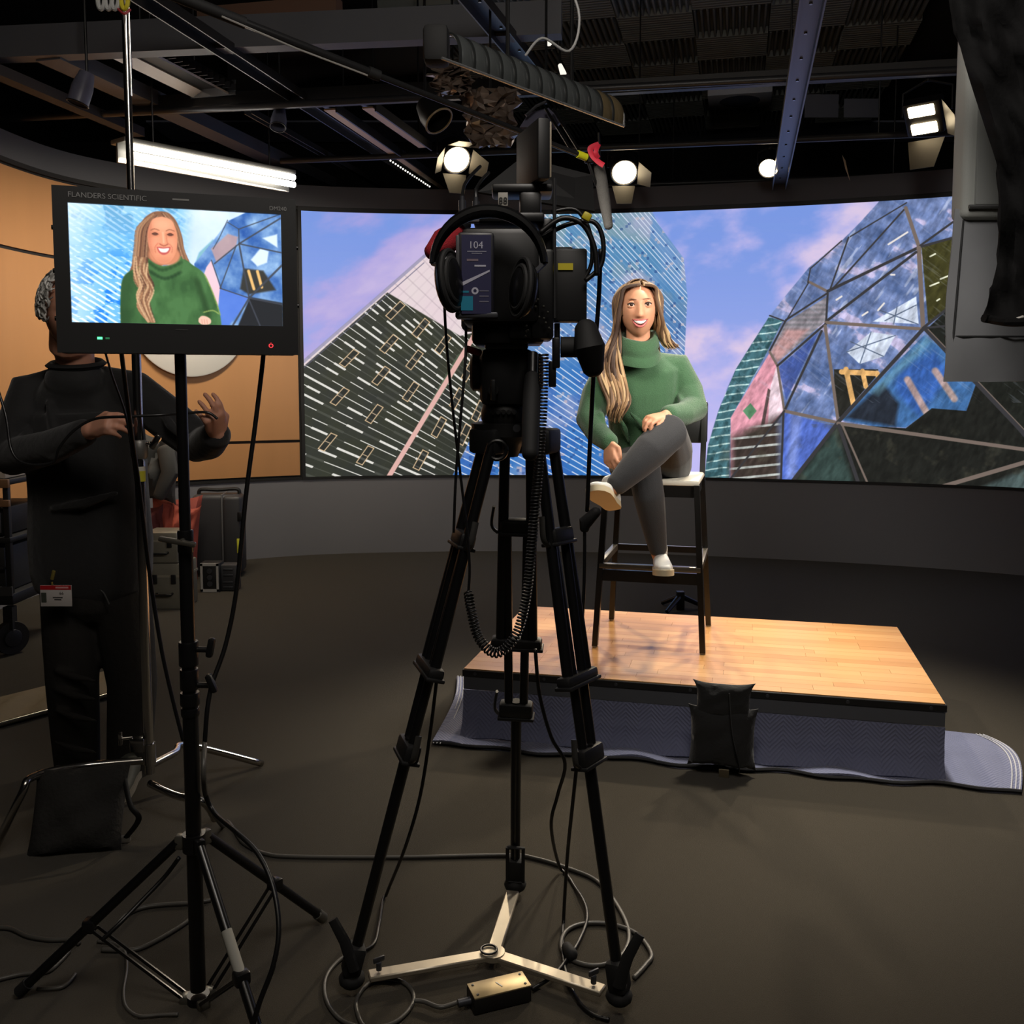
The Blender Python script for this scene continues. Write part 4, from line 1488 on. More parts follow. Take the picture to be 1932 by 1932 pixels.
obj('tilt_lock', MB().cyl(HC + V((-0.03, -0.06, -0.03)), HC + V((-0.03, -0.085, -0.03)), 0.012, n=12).rbox(HC + V((-0.03, -0.09, -0.03)), (0.012, 0.012, 0.05), 0.004), clampM, fh)
obj('head_plate', MB().rbox(HC + V((0.01, 0, 0.09)), (0.15, 0.2, 0.026), 0.006).rbox(HC + V((0, 0, 0.074)), (0.10, 0.14, 0.02), 0.005), GREYMETAL, fh)
obj('red_latch', MB().rbox(aty(893, 662, 2.2), (0.04, 0.02, 0.016), 0.005, Matrix.Rotation(0.3, 3, 'Y')), mat('latch_red', (118, 22, 26), 0.4), fh)
# pan bar
pa, pbb = aty(1005, 668, 2.16), aty(1000, 858, 2.02)
pn = obj('pan_bar', MB().cyl(pa, pbb, 0.0125, n=14), tubeM, tripod)
obj('grip', MB().loft([pa.lerp(pbb, q) for q in (0.25, 0.4, 0.7, 0.98)], [0.017, 0.0195, 0.0195, 0.018], [0.017, 0.0195, 0.0195, 0.018], side=(1, 0, 0), n=16), RUBBER, pn)

# ------------------------------------------------------------------ cinema camera on the head
CB = aty(950, 520, 2.24)
camr = thing('cinema_camera', 'black cinema camera seen from behind on top of the tall tripod', 'camera', HC + V((0, 0, 0.1)))
camM = mat('camera_black', (14, 14, 15), 0.42, var=0.2, vscale=40)
c = aty(945, 530, 2.24)
obj('camera_body', MB().rbox(c, (0.175, 0.24, 0.21), 0.015).rbox(c + V((0.0, 0.02, -0.125)), (0.13, 0.22, 0.05), 0.01), camM, camr)
obj('lens', MB().lathe([(0.0, 0.0), (0.05, 0.0), (0.05, 0.04), (0.056, 0.05), (0.056, 0.14), (0.062, 0.15), (0.062, 0.19), (0.052, 0.19), (0.045, 0.16), (0, 0.16)], c + V((0, 0.12, -0.01)), (0, 1, 0), 28), BLACKGLOSS, camr)
mb = MB().rbox(c + V((0, 0.37, 0.0)), (0.22, 0.12, 0.19), 0.01)
mt = obj('matte_box', mb, BLACK, camr)
f = [aty(902, 362, 2.62), aty(985, 296, 2.72), aty(1118, 330, 2.74), aty(1122, 398, 2.62)]
obj('top_flap', MB().slab([[f[0], f[1]], [f[3], f[2]]], 0.006), BLACK, mt)
# battery facing the photographer
bt = aty(897, 518, 2.02)
Rb = rotz(0.05)
bat = obj('battery', MB().rbox(bt + V((0, 0.03, 0)), (0.077, 0.06, 0.178), 0.008, Rb), mat('battery_black', (26, 26, 32), 0.4), camr)
navy, prn, tealb = mat('battery_label', (44, 44, 74), 0.4, var=0.08), mat('print_pale', (168, 168, 184), 0.5), mat('print_teal', (24, 118, 146), 0.45)
lx, lz = Rb @ V((1, 0, 0)), V((0, 0, 1))
fy = bt + Rb @ V((0, -0.0006, 0))
lb = obj('label', MB().box(fy + V((0.002, 0, 0.0)), (0.062, 0.001, 0.164), Rb), navy, bat)
at2 = lambda x, z, y=-0.0012: fy + Rb @ V((x, y, z))
lettering('104', at2(0.001, 0.054), lx, lz, 0.021, prn, bat, align='CENTER')
obj('print_line', MB().box(at2(0.003, 0.048, -0.0010), (0.040, 0.0005, 0.0014), Rb).box(at2(0.003, 0.044, -0.0010), (0.022, 0.0005, 0.0012), Rb), prn, bat)
obj('print_line', MB().box(at2(-0.006, 0.030, -0.0010), (0.024, 0.0005, 0.0045), Rb), mat('print_mauve', (112, 98, 108), 0.5), bat)
obj('print_line', MB().box(at2(0.010, 0.018, -0.0010), (0.024, 0.0005, 0.0036), Rb), prn, bat)
obj('print_stripe', MB().prism([(-0.028, -0.024), (0.03, 0.006), (0.03, 0.010), (-0.028, -0.016)], at2(0, 0, -0.0010), lx, lz, 0.0006), prn, bat)
obj('print_panel', MB().box(at2(-0.018, -0.060, -0.0010), (0.025, 0.0006, 0.030), Rb), tealb, bat)
obj('print_badge', MB().lathe([(0.0035, 0), (0.0075, 0), (0.0075, 0.0006), (0.0035, 0.0006)], at2(-0.001, -0.034, -0.0006), (0, -1, 0), 18, cap=False), prn, bat)
obj('print_line', MB().box(at2(-0.022, -0.036, -0.0010), (0.016, 0.0005, 0.004), Rb), tealb, bat)
for i in range(3):
    obj('print_line', MB().box(at2(0.018, -0.034 - 0.011 * i, -0.0010), (0.020, 0.0005, 0.0022), Rb), mat('print_grey', (104, 102, 118), 0.5), bat)
obj('battery_rail', MB().rbox(at2(-0.037, 0.0, 0.004), (0.008, 0.012, 0.162), 0.002, Rb), mat('rail_grey', (58, 58, 62), 0.4), bat)
obj('battery_plate', MB().rbox(aty(900, 596, 2.05), (0.09, 0.06, 0.012), 0.003), GREYMETAL, camr)
# right-hand side: cage, transmitter pack, viewfinder, rods
mb = MB().rbox(aty(1022, 560, 2.2), (0.05, 0.14, 0.20), 0.008)
mb.rbox(aty(1000, 622, 2.2), (0.10, 0.12, 0.05), 0.01).rbox(aty(1030, 460, 2.22), (0.03, 0.1, 0.1), 0.006)
cg = obj('side_cage', mb, camM, camr)
R_ = random.Random(21)
for q in range(16):
    pp = aty(R_.uniform(985, 1036), R_.uniform(560, 640), 2.118)
    obj('cage_screw', MB().lathe([(0, 0), (0.0035, 0), (0.003, 0.002), (0, 0.0025)], pp, (0, -1, 0), 8), mat('screw_steel', (150, 148, 140), 0.25, 1.0), cg)
tx = obj('transmitter', MB().rbox(aty(1072, 540, 2.2), (0.083, 0.05, 0.165), 0.006).rbox(aty(1060, 480, 2.2), (0.05, 0.04, 0.03), 0.006), mat('pack_black', (19, 19, 20), 0.5), camr)
yl = mat('label_yellow', (186, 172, 34), 0.5)
obj('yellow_label', MB().box(aty(1067, 503, 2.172), (0.034, 0.001, 0.015)), yl, tx)
obj('antenna', MB().cyl(aty(1046, 336, 2.15), aty(1046, 600, 2.15), 0.0042, n=10), mat('rod_grey', (44, 44, 45), 0.35), camr)
mb = MB().cyl(aty(1058, 655, 2.2), aty(1100, 655, 2.2), 0.024, n=18)
mb.loft([aty(1106, 625, 2.18), aty(1112, 655, 2.16), aty(1118, 690, 2.18)], [0.027, 0.036, 0.026], [0.03, 0.04, 0.03], side=(1, 0, 0), n=18)
obj('viewfinder', mb, RUBBER, camr)
obj('rod_bracket', MB().rbox(aty(1049, 666, 2.2), (0.017, 0.04, 0.07), 0.003).rbox(aty(1042, 706, 2.2), (0.017, 0.03, 0.06), 0.003).cyl(aty(1051, 610, 2.2), aty(1051, 640, 2.2), 0.007, n=10), STEELBLACK, camr)
# top: handle, plugs, label tag, small monitor edge-on
mb = MB().rbox(aty(960, 422, 2.24), (0.16, 0.18, 0.022), 0.006).rbox(aty(1000, 395, 2.26), (0.05, 0.12, 0.06), 0.008)
mb.rbox(aty(985, 362, 2.26), (0.14, 0.1, 0.02), 0.006)
obj('top_handle', mb, camM, camr)
for x, y in ((872, 392), (898, 394)):
    obj('plug', MB().cyl(aty(x, y + 18, 2.15), aty(x, y - 14, 2.15), 0.008, n=12).cyl(aty(x, y - 14, 2.15), aty(x, y - 22, 2.15), 0.005, n=10), GREYMETAL, camr)
obj('plug_lead', MB().tube(spline([aty(872, 372, 2.15), aty(876, 350, 2.16), aty(890, 330, 2.2), aty(906, 314, 2.3)], 5), 0.004, 6).tube(spline([aty(898, 374, 2.15), aty(899, 356, 2.17), aty(910, 338, 2.25), aty(922, 326, 2.35)], 5), 0.004, 6), CABLE, camr)
obj('plug_block', MB().rbox(aty(884, 414, 2.16), (0.05, 0.03, 0.016), 0.003), mat('block_grey', (96, 94, 96), 0.5), camr)
tg = obj('number_tag', MB().rbox(aty(949, 376, 2.17), (0.022, 0.004, 0.03), 0.001), mat('tag_pale', (150, 146, 138), 0.6), camr)
lettering('88', aty(949, 384, 2.166), (1, 0, 0), (0, 0, 1), 0.02, BLACK, tg, align='CENTER')
obj('tag_post', MB().cyl(aty(949, 389, 2.172), aty(949, 420, 2.2), 0.006, n=10), GREYMETAL, camr)
Rm = rotz(-1.28)
mc = aty(1005, 296, 2.25)
mo = obj('small_monitor', MB().rbox(mc, (0.17, 0.03, 0.135), 0.006, Rm), BLACK, camr)
obj('back_shell', MB().rbox(mc + Rm @ V((-0.0, 0.017, 0)), (0.158, 0.006, 0.124), 0.003, Rm).rbox(mc + Rm @ V((0.0, 0.021, -0.02)), (0.12, 0.006, 0.05), 0.003, Rm), mat('shell_beige', (150, 138, 118), 0.55), mo)
obj('monitor_arm', MB().cyl(mc + V((0, 0, -0.06)), aty(1000, 372, 2.26), 0.012, n=12), STEELBLACK, mo)
ch = thing('headphones', 'black headphones hung over the back of the camera around its battery', 'headphones', aty(925, 600, 2.0))
hc_ = aty(922, 505, 2.03)
arcp = [hc_ + V((0.118 * math.cos(a), 0.012 * math.sin(a), 0.118 * math.sin(a) + 0.002)) for a in [PI * (0.02 + 0.96 * i / 22) for i in range(23)]]
hb = obj('headband', MB().tube(arcp, [0.008 + 0.006 * math.sin(PI * i / 22) for i in range(23)], 10, flat=((0, 1, 0), 1.8)), mat('headband_black', (13, 13, 14), 0.3), ch)
for sx, xx in ((-1, 848), (1, 988)):
    cc = aty(xx, 530 if sx < 0 else 545, 2.02)
    R3 = rotz(sx * 0.5) @ Matrix.Rotation(sx * 0.12, 3, 'Y')
    e = obj('ear_cup', MB().ball(cc, (0.027, 0.04, 0.068 if sx < 0 else 0.06), 20, 14, R3), mat('cup_black', (16, 16, 17), 0.28), ch, sharp=180)
    for r in (0.7, 0.95):
        ring = [cc + R3 @ V((-sx * 0.016 * (1.6 - r), 0.043 * r * math.cos(a) - 0.006, 0.064 * r * math.sin(a))) for a in [2 * PI * i / 26 for i in range(27)]]
        obj('cushion_ring', MB().tube(ring, 0.006, 8, False), RUBBER, e)
    obj('yoke', MB().tube([arcp[-1] if sx < 0 else arcp[0], cc + V((sx * 0.02, -0.01, 0.03)), cc + V((sx * 0.022, -0.01, -0.01))], 0.006, 8), GREYMETAL, ch)
rm = thing('microphone', 'small microphone with a red foam windshield at the left of the cinema camera', 'microphone', aty(835, 490, 2.18))
a, b = aty(858, 440, 2.18), aty(818, 474, 2.10)
obj('foam_windshield', MB().loft([b, a.lerp(b, 0.5), a], [0.020, 0.031, 0.026], [0.02, 0.031, 0.026], side=(0, 1, 0), n=18), mat('foam_red', (150, 22, 34), 0.9, var=0.1, bump=0.4, bscale=400), rm, sharp=180)
obj('barrel', MB().cyl(a, aty(880, 424, 2.24), 0.012, n=12), BLACK, rm)

# cables of the camera


def cable(name, label, pts, r, m=CABLE, per=6, cat='cable', n=7):
    sp_ = [V((q.x, q.y, max(q.z, r + 0.001))) for q in spline(pts, per)]
    return tag(obj(name, MB().tube(sp_, r, n), m, sharp=180), label, cat)


def coil(pts, r, wire, pitch, n=10):
    sp = spline(pts, 14)
    Ls = [0]
    for a, b in zip(sp, sp[1:]):
        Ls.append(Ls[-1] + (b - a).length)
    turns = Ls[-1] / pitch
    N = int(turns * n)
    x = frame((sp[1] - sp[0])).col[0]
    out_ = []
    j = 0
    for i in range(N + 1):
        s = Ls[-1] * i / N
        while j < len(Ls) - 2 and Ls[j + 1] < s:
            j += 1
        t = (s - Ls[j]) / max(1e-9, Ls[j + 1] - Ls[j])
        p = sp[j].lerp(sp[j + 1], t)
        d = (sp[j + 1] - sp[j]).normalized()
        x = (x - d * x.dot(d)).normalized()
        y = d.cross(x)
        a = 2 * PI * s / pitch
        out_.append(p + x * r * math.cos(a) + y * r * math.sin(a))
    return MB().tube(out_, wire, 5)


tag(obj('coiled_cable', coil([aty(1026, 668, 2.12), aty(1024, 760, 2.1), aty(1020, 830, 2.08), aty(1012, 930, 2.06), aty(1004, 1020, 2.06), aty(994, 1120, 2.06), aty(975, 1195, 2.06), aty(938, 1232, 2.06), aty(904, 1205, 2.08), aty(889, 1150, 2.1), aty(884, 1118, 2.12)], 0.0098, 0.0024, 0.0075), CABLE, sharp=180), 'black coiled cable looping down between the tripod legs', 'cable')
cable('camera_cable', 'thin black cable from camera down to the coiled cable at tripod', [aty(838, 560, 2.06), aty(842, 640, 2.08), aty(853, 760, 2.1), aty(868, 890, 2.12), aty(881, 1000, 2.12), aty(886, 1070, 2.12), aty(884, 1116, 2.12)], 0.0032)
cable('camera_cable', 'thin black cable hanging from under the camera to the left tripod leg clamp', [aty(879, 615, 2.08), aty(878, 680, 2.06), aty(868, 800, 2.05), aty(860, 900, 2.05), aty(856, 1005, 2.05)], 0.0032)
for k, pts in enumerate(([(1018, 440), (1060, 412), (1100, 424), (1122, 470), (1126, 520)], [(1022, 448), (1070, 424), (1118, 418), (1137, 450), (1134, 500), (1104, 530)], [(1040, 400), (1086, 396), (1112, 436), (1116, 496), (1094, 540)])):
    cable('loop_cable', ('inner', 'outermost', 'middle')[k] + ' of three black cable loops arching at the right side of the camera', [aty(x, y, 2.14 + 0.02 * k) for x, y in pts], 0.0062 - 0.0006 * k)
tag(obj('cable_clip', MB().rbox(aty(1107, 409, 2.13), (0.02, 0.016, 0.018), 0.004, Matrix.Rotation(0.5, 3, 'Y')), yl), 'small yellow cable clip on the looped camera cables', 'clip')
hcab = thing('hanging_cable', 'straight black cable with plug hanging right of the tripod before the woman', 'cable', aty(1100, 1200, 2.3))
obj('cord', MB().tube(spline([aty(1133, 470, 2.16), aty(1130, 560, 2.2), aty(1124, 640, 2.22), aty(1118, 740, 2.24), aty(1112, 860, 2.26), aty(1108, 965, 2.28)], 5), 0.0052, 8), CABLE, hcab, sharp=180)
obj('plug', MB().loft([aty(1124, 966, 2.27), aty(1104, 986, 2.28), aty(1103, 996, 2.28)], [0.013, 0.019, 0.012], [0.013, 0.017, 0.012], side=(0, 1, 0), n=12), RUBBER, hcab)
obj('lower_cord', MB().tube(spline([aty(1103, 996, 2.28), aty(1103, 1060, 2.28), aty(1101, 1130, 2.28), aty(1096, 1206, 2.28)], 5), 0.0042, 8), CABLE, hcab, sharp=180)

# ------------------------------------------------------------------ field monitor and its stand
mTL, mTR, mBL, mBR = aty(95, 350, 2.01), aty(556, 378, 2.17), aty(112, 665, 2.01), aty(563, 670, 2.17)
mc_ = (mTL + mTR + mBL + mBR) / 4
mx = ((mTR - mTL) + (mBR - mBL)).normalized()
mz = ((mTL - mBL) + (mTR - mBR)).normalized()
my = mz.cross(mx).normalized()
mz = mx.cross(my).normalized()
MR = Matrix((mx, my, mz)).transposed()
MW = ((mTR - mTL).length + (mBR - mBL).length) / 2
MH = ((mTL - mBL).length + (mTR - mBR).length) / 2
mon = thing('field_monitor', 'black field monitor on a stand showing the woman in the green sweater', 'monitor', mc_ - mz * (MH / 2))
bez = mat('bezel_black', (24, 24, 25), 0.5, var=0.1)
pt = lambda x, z, y=0.0: mc_ + mx * x + mz * z + my * y
obj('housing', MB().rbox(pt(0, 0, 0.035), (MW, 0.06, MH), 0.006, MR).rbox(pt(0, 0, 0.08), (MW * 0.6, 0.05, MH * 0.6), 0.01, MR), bez, mon)


def mon_uv(px, py):
    """monitor-plane coordinates of a point seen in the photograph"""
    d = ray(px, py)
    o_ = V((0, 0, EYE))
    t = (mc_ - o_).dot(my) / d.dot(my)
    q = o_ + d * t - mc_
    return q.dot(mx), q.dot(mz)


corners = [mon_uv(*q) for q in ((127, 382), (530, 406), (137, 608), (533, 616))]
sx0, sx1 = (corners[0][0] + corners[2][0]) / 2, (corners[1][0] + corners[3][0]) / 2
sz1, sz0 = (corners[0][1] + corners[1][1]) / 2, (corners[2][1] + corners[3][1]) / 2
fw_ = MB()
yb = 0.004
for x0, x1, z0, z1 in ((-MW / 2, MW / 2, sz1, MH / 2), (-MW / 2, MW / 2, -MH / 2, sz0), (-MW / 2, sx0, sz0, sz1), (sx1, MW / 2, sz0, sz1)):
    fw_.box(pt((x0 + x1) / 2, (z0 + z1) / 2, -0.002), (x1 - x0, 0.014, z1 - z0), MR)
obj('bezel', fw_, bez, mon)
pale = mat('bezel_print', (128, 128, 128), 0.5)
lettering('FLANDERS SCIENTIFIC', pt(-MW / 2 + 0.030, MH / 2 - 0.0225, -0.0095), mx, mz, 0.0155, pale, mon)
lettering('DM240', pt(MW / 2 - 0.058, MH / 2 - 0.026, -0.0095), mx, mz, 0.0125, pale, mon)
obj('tally_bar', MB().box(pt(0.005, MH / 2 - 0.015, -0.0093), (0.034, 0.001, 0.0035), MR), mat('tally_grey', (120, 120, 118), 0.5), mon)
obj('print_bar', MB().box(pt(0.0, sz0 - 0.012, -0.0093), (0.026, 0.0008, 0.0028), MR), mat('print_dim', (52, 52, 52), 0.5), mon)
obj('green_led', MB().box(pt(-0.165, -MH / 2 + 0.031, -0.0095), (0.010, 0.001, 0.005), MR), emitter('led_green', (0.1, 1.0, 0.35), 2.2), mon)
obj('dim_led', MB().box(pt(-0.150, -MH / 2 + 0.031, -0.0095), (0.008, 0.001, 0.004), MR), emitter('led_green_dim', (0.1, 0.6, 0.25), 0.25), mon)
ledr = emitter('led_red', (1.0, 0.05, 0.06), 1.6)
pc_ = pt(0.188, -MH / 2 + 0.020, -0.0095)
obj('power_ring', MB().tube([pc_ + mx * (0.0042 * math.sin(a)) + mz * (0.0042 * math.cos(a)) for a in [0.6 + (2 * PI - 1.2) * i / 14 for i in range(15)]], 0.0009, 5), ledr, mon)
obj('power_tick', MB().box(pc_ + mz * 0.004, (0.0012, 0.0012, 0.005), MR), ledr, mon)
for sx_, zq in ((-1, 0.09), (-1, 0.0), (-1, -0.10), (1, 0.07), (1, -0.06)):
    obj('side_screw', MB().cyl(pt(sx_ * MW / 2, zq, 0.02), pt(sx_ * (MW / 2 + 0.006), zq, 0.02), 0.005, n=10), STEELBLACK, mon)
# its picture, computed: the woman against tower and dome
mw_, mh_ = 640, 360
ux_, uy_ = np.meshgrid((np.arange(mw_) + 0.5) / mw_ * 410 + 128, 616 - (np.arange(mh_) + 0.5) / mh_ * 218)
mcv = Canvas(ux_.astype(np.float32), uy_.astype(np.float32))
X_, Y_ = mcv.X, mcv.Y
g = fbm(X_ / 40, Y_ / 40, 5, 5)
mcv.a[:] = np.stack([205 + 40 * (g - .4), 224 + 30 * (g - .4), 252 + 0 * g], -1) / 255
L_ = sstep(372, 326, X_ + 0.12 * (Y_ - 400)).astype(np.float32)
mcv.blend(L_ * (0.35 + 0.5 * sstep(400, 520, Y_ + 0.2 * X_)) , (96, 176, 232))
mcv.blend(L_ * sstep(0.52, 0.62, fbm(X_ / 26, Y_ / 18, 8, 4)) * sstep(430, 560, Y_) * 0.85, (22, 118, 226))
mcv.blend(L_ * sstep(0.5, 0.62, fbm(X_ / 20, Y_ / 20, 18, 4)) * 0.6 * sstep(500, 400, Y_), (72, 140, 182))
st = np.sin((Y_ - 0.62 * X_) / 1.75 + 1.5 * fbm(X_ / 60, Y_ / 60, 3))
mcv.blend(L_ * sstep(0.0, 0.7, st) * (0.35 + 0.5 * sstep(440, 560, Y_)) * (fbm(X_ / 24, Y_ / 5, 31, 3) > 0.4), (244, 250, 255))
mcv.blend(L_ * sstep(200, 128, X_) * 0.45, (246, 248, 255))
q_ = [(362, 500), (400, 455), (432, 415), (470, 396), (560, 396), (560, 630), (395, 630), (376, 560)]
mcv.poly([(355, 520), (372, 478), (400, 452), (420, 470), (400, 500), (384, 520)], (110, 170, 180), 0.8, 3)
D_ = mcv.inside(q_, 2)
n_ = fbm(X_ / 22, Y_ / 22, 61, 5)
mcv.blend(D_, np.stack([70 + 150 * (n_ - .3), 112 + 140 * (n_ - .3), 178 + 90 * (n_ - .3)], -1).astype(np.float32) / 255)
mcv.poly([(386, 505), (396, 492), (412, 545), (404, 600), (392, 560), (376, 530)], (238, 196, 206), 0.95, 2)
mcv.poly([(396, 470), (430, 440), (450, 445), (446, 462), (406, 496)], (190, 150, 146), 0.8, 3)
mcv.poly([(412, 545), (470, 560), (450, 590), (420, 625), (404, 625)], (84, 122, 214), 0.9, 3)
mcv.poly([(472, 560), (540, 570), (545, 630), (440, 630)], (34, 36, 40), 1, 3)
mcv.poly([(460, 505), (500, 508), (525, 545), (470, 555), (452, 545)], (52, 50, 44), 0.95, 4)
for p_ in ([(470, 510), (480, 544)], [(488, 510), (496, 540)]):
    mcv.line(p_, 6, (226, 180, 112), 1, 2)
for p_ in ([(475, 488), (495, 465), (512, 470), (508, 492), (488, 500)], [(500, 445), (530, 436), (530, 462)]):
    mcv.poly(p_, (226, 240, 250), 0.9, 3)
for p_, w__ in (([(452, 430), (540, 396)], 2), ([(452, 430), (452, 458)], 2), ([(452, 458), (545, 400)], 3), ([(452, 458), (402, 498)], 2.4), ([(452, 458), (540, 472)], 2.6), ([(452, 458), (470, 562)], 3.4), ([(446, 462), (412, 545)], 2.2), ([(470, 562), (545, 490)], 4), ([(470, 562), (430, 625)], 3.6), ([(470, 562), (545, 574)], 3), ([(412, 545), (470, 562)], 2.2), ([(470, 566), (495, 625)], 3), ([(396, 492), (414, 545)], 2), ([(430, 414), (412, 450), (400, 470)], 1.6), ([(430, 418), (452, 430)], 1.6)):
    mcv.line(p_, w__, (62, 66, 76), 0.9, 1.5)
hairc = [(186, 138, 100), (146, 102, 74), (104, 70, 56), (212, 172, 132), (80, 52, 44)]
sp2 = lambda l, n=5: [(q.x, q.y) for q in spline([(a, b, 0) for a, b in l], n)]
mcv.poly(sp2([(302, 404), (284, 407), (264, 424), (254, 452), (250, 486), (240, 512), (234, 534), (246, 556), (252, 580), (262, 608), (288, 610), (290, 590), (284, 556), (280, 520), (330, 492), (344, 502), (353, 498), (344, 478), (340, 450), (330, 422), (316, 407), (302, 404)]), (134, 92, 68), 1, 2)
R_ = random.Random(5)
for k in range(60):
    x0, j = R_.uniform(-12, 12), R_.uniform(-9, 9)
    mcv.line(sp2([(288 + x0 * 0.5, 409 + abs(x0) * 0.4), (266 + x0, 436), (260 + x0, 470), (256 + x0 * 1.1, 505)], 4), R_.uniform(1, 3), R_.choice(hairc), 0.5, 2)
for k in range(26):
    dx = R_.uniform(-5, 6)
    mcv.line(sp2([(306 + dx, 408), (328 + dx, 436), (335 + dx, 468), (345 + dx * 1.3, 499)], 4), R_.uniform(1, 2.6), R_.choice(hairc), 0.5, 2)
# sweater with soft folds
mcv.poly(sp2([(218, 640), (219, 570), (226, 530), (250, 512), (276, 500), (304, 510), (338, 492), (360, 503), (382, 520), (398, 556), (410, 592), (414, 640)]), (64, 104, 60), 1, 2)
fo = fbm(X_ / 20, Y_ / 34, 77, 4)
sw_m = mcv.inside(sp2([(218, 640), (219, 570), (226, 530), (250, 512), (276, 500), (304, 510), (338, 492), (360, 503), (382, 520), (398, 556), (410, 592), (414, 640)]), 4)
mcv.blend(sw_m * sstep(0.5, 0.75, fo) * 0.5, (44, 76, 44))
mcv.blend(sw_m * sstep(0.5, 0.25, fo) * 0.35, (92, 138, 84))
mcv.blend(sw_m * sstep(258, 222, X_) * 0.6, (38, 66, 38))
mcv.line(sp2([(366, 530), (378, 566), (388, 600)]), 9, (42, 70, 40), 0.55, 9)
mcv.line(sp2([(382, 520), (398, 556), (411, 596)]), 2.4, (150, 172, 90), 0.6, 2)
mcv.line(sp2([(378, 592), (396, 588), (408, 594)]), 2.4, (160, 180, 96), 0.55, 2)
mcv.poly(sp2([(272, 492), (288, 503), (304, 506), (322, 500), (336, 486), (340, 500), (334, 516), (306, 528), (280, 520), (272, 506), (272, 492)]), (70, 110, 64), 1, 2)
mcv.line(sp2([(274, 500), (300, 514), (337, 498)]), 5, (40, 70, 40), 0.6, 5)
mcv.line(sp2([(276, 517), (304, 530), (335, 517)]), 5, (36, 64, 38), 0.65, 5)
for k in range(70):
    x0 = R_.uniform(-13, 13)
    y0 = R_.uniform(490, 512)
    ph = R_.uniform(-0.5, 0.5)
    mcv.line(sp2([(260 + x0, y0), (257 + x0 + 7 * math.sin(0.4 + ph), y0 + 24), (262 + x0 * 0.9 + 9 * math.sin(2.0 + ph), y0 + 50), (268 + x0 * 0.8 - 8 * math.sin(1.2 + ph), y0 + 76), (276 + x0 * 0.5, 612)], 5), R_.uniform(1.4, 3.6), R_.choice(hairc), 0.62, 2)
# face
mcv.oval((305, 486), 30, 19, (208, 134, 100), 1, 0.2)
face = sp2([(302, 414), (284, 420), (275, 440), (274, 462), (279, 482), (290, 497), (303, 502), (316, 497), (326, 482), (330, 462), (329, 440), (320, 420), (302, 414)])
mcv.poly(face, (232, 154, 118), 1, 2)
fm = mcv.inside(face, 5)
mcv.blend(fm * sstep(290, 274, X_) * 0.55, (178, 100, 76))
mcv.blend(fm * sstep(318, 331, X_) * 0.4, (196, 122, 90))
mcv.blend(fm * sstep(482, 500, Y_) * 0.4, (196, 116, 90))
mcv.oval((303, 429), 17, 11, (248, 184, 148), 0.55, 1.2)
mcv.oval((287, 464), 9, 9, (252, 160, 128), 0.5, 1.4)
mcv.oval((320, 464), 8, 9, (250, 164, 130), 0.5, 1.4)
for ex in (288, 317):
    mcv.oval((ex, 447), 8, 5, (206, 122, 92), 0.6, 1.0)
    mcv.oval((ex, 447.5), 5.2, 2.2, (92, 58, 50), 0.9, 0.6)
    mcv.line(sp2([(ex - 6, 447), (ex, 444.6), (ex + 6, 447)], 3), 1.3, (70, 42, 36), 0.8, 1.2)
    mcv.line(sp2([(ex - 8, 440.5), (ex - 1, 437.5), (ex + 8, 440)], 3), 1.8, (150, 96, 72), 0.7, 1.8)
mcv.line([(303, 444), (304, 462)], 3.2, (255, 198, 164), 0.6, 3)
mcv.line(sp2([(309, 446), (310, 458), (312, 465)], 3), 2.4, (198, 120, 92), 0.5, 2.4)
mcv.line(sp2([(296, 465), (304, 468.5), (312, 465)], 3), 2.4, (172, 94, 74), 0.7, 2)
mcv.line(sp2([(293, 464), (287, 472), (288, 482)], 3), 1.8, (196, 112, 86), 0.6, 2)
mcv.line(sp2([(314, 464), (320, 471), (319, 481)], 3), 1.8, (196, 116, 90), 0.6, 2)
mcv.poly(sp2([(290, 471), (297, 470.5), (303, 471.5), (310, 470.5), (317, 470.5), (313, 481), (303, 485.5), (294, 481), (290, 471)], 4), (192, 88, 84), 0.95, 1.5)
mcv.poly(sp2([(293, 473), (303, 473.6), (314, 472.6), (310, 479.5), (303, 481), (297, 479.5), (293, 473)], 4), (244, 236, 232), 0.95, 1.5)
mcv.poly(sp2([(368, 604), (374, 599), (384, 600), (392, 606), (390, 614), (376, 616), (368, 611), (368, 604)], 4), (236, 188, 168), 1, 2)
for xq in (374, 379, 384):
    mcv.line([(xq, 606), (xq + 1, 614)], 1.2, (190, 128, 108), 0.7, 1.2)
MP = mcv.a.copy()
for ax in (0, 1):
    MP = 0.25 * np.roll(MP, 1, ax) + 0.5 * MP + 0.25 * np.roll(MP, -1, ax)
MP = np.clip((MP - 0.5) * 1.04 + 0.53, 0, 1)
P4 = [pt(sx0, sz0, -0.001), pt(sx1, sz0, -0.001), pt(sx1, sz1, -0.001), pt(sx0, sz1, -0.001)]
s_ = obj('screen', MB().add(P4, [(0, 1, 2, 3)]), picture_mat('monitor_picture', MP, 1.15), mon, sharp=0)
uvl = s_.data.uv_layers.new(name='UVMap')
for i, q in enumerate(((0, 0), (1, 0), (1, 1), (0, 1))):
    uvl.data[i].uv = q

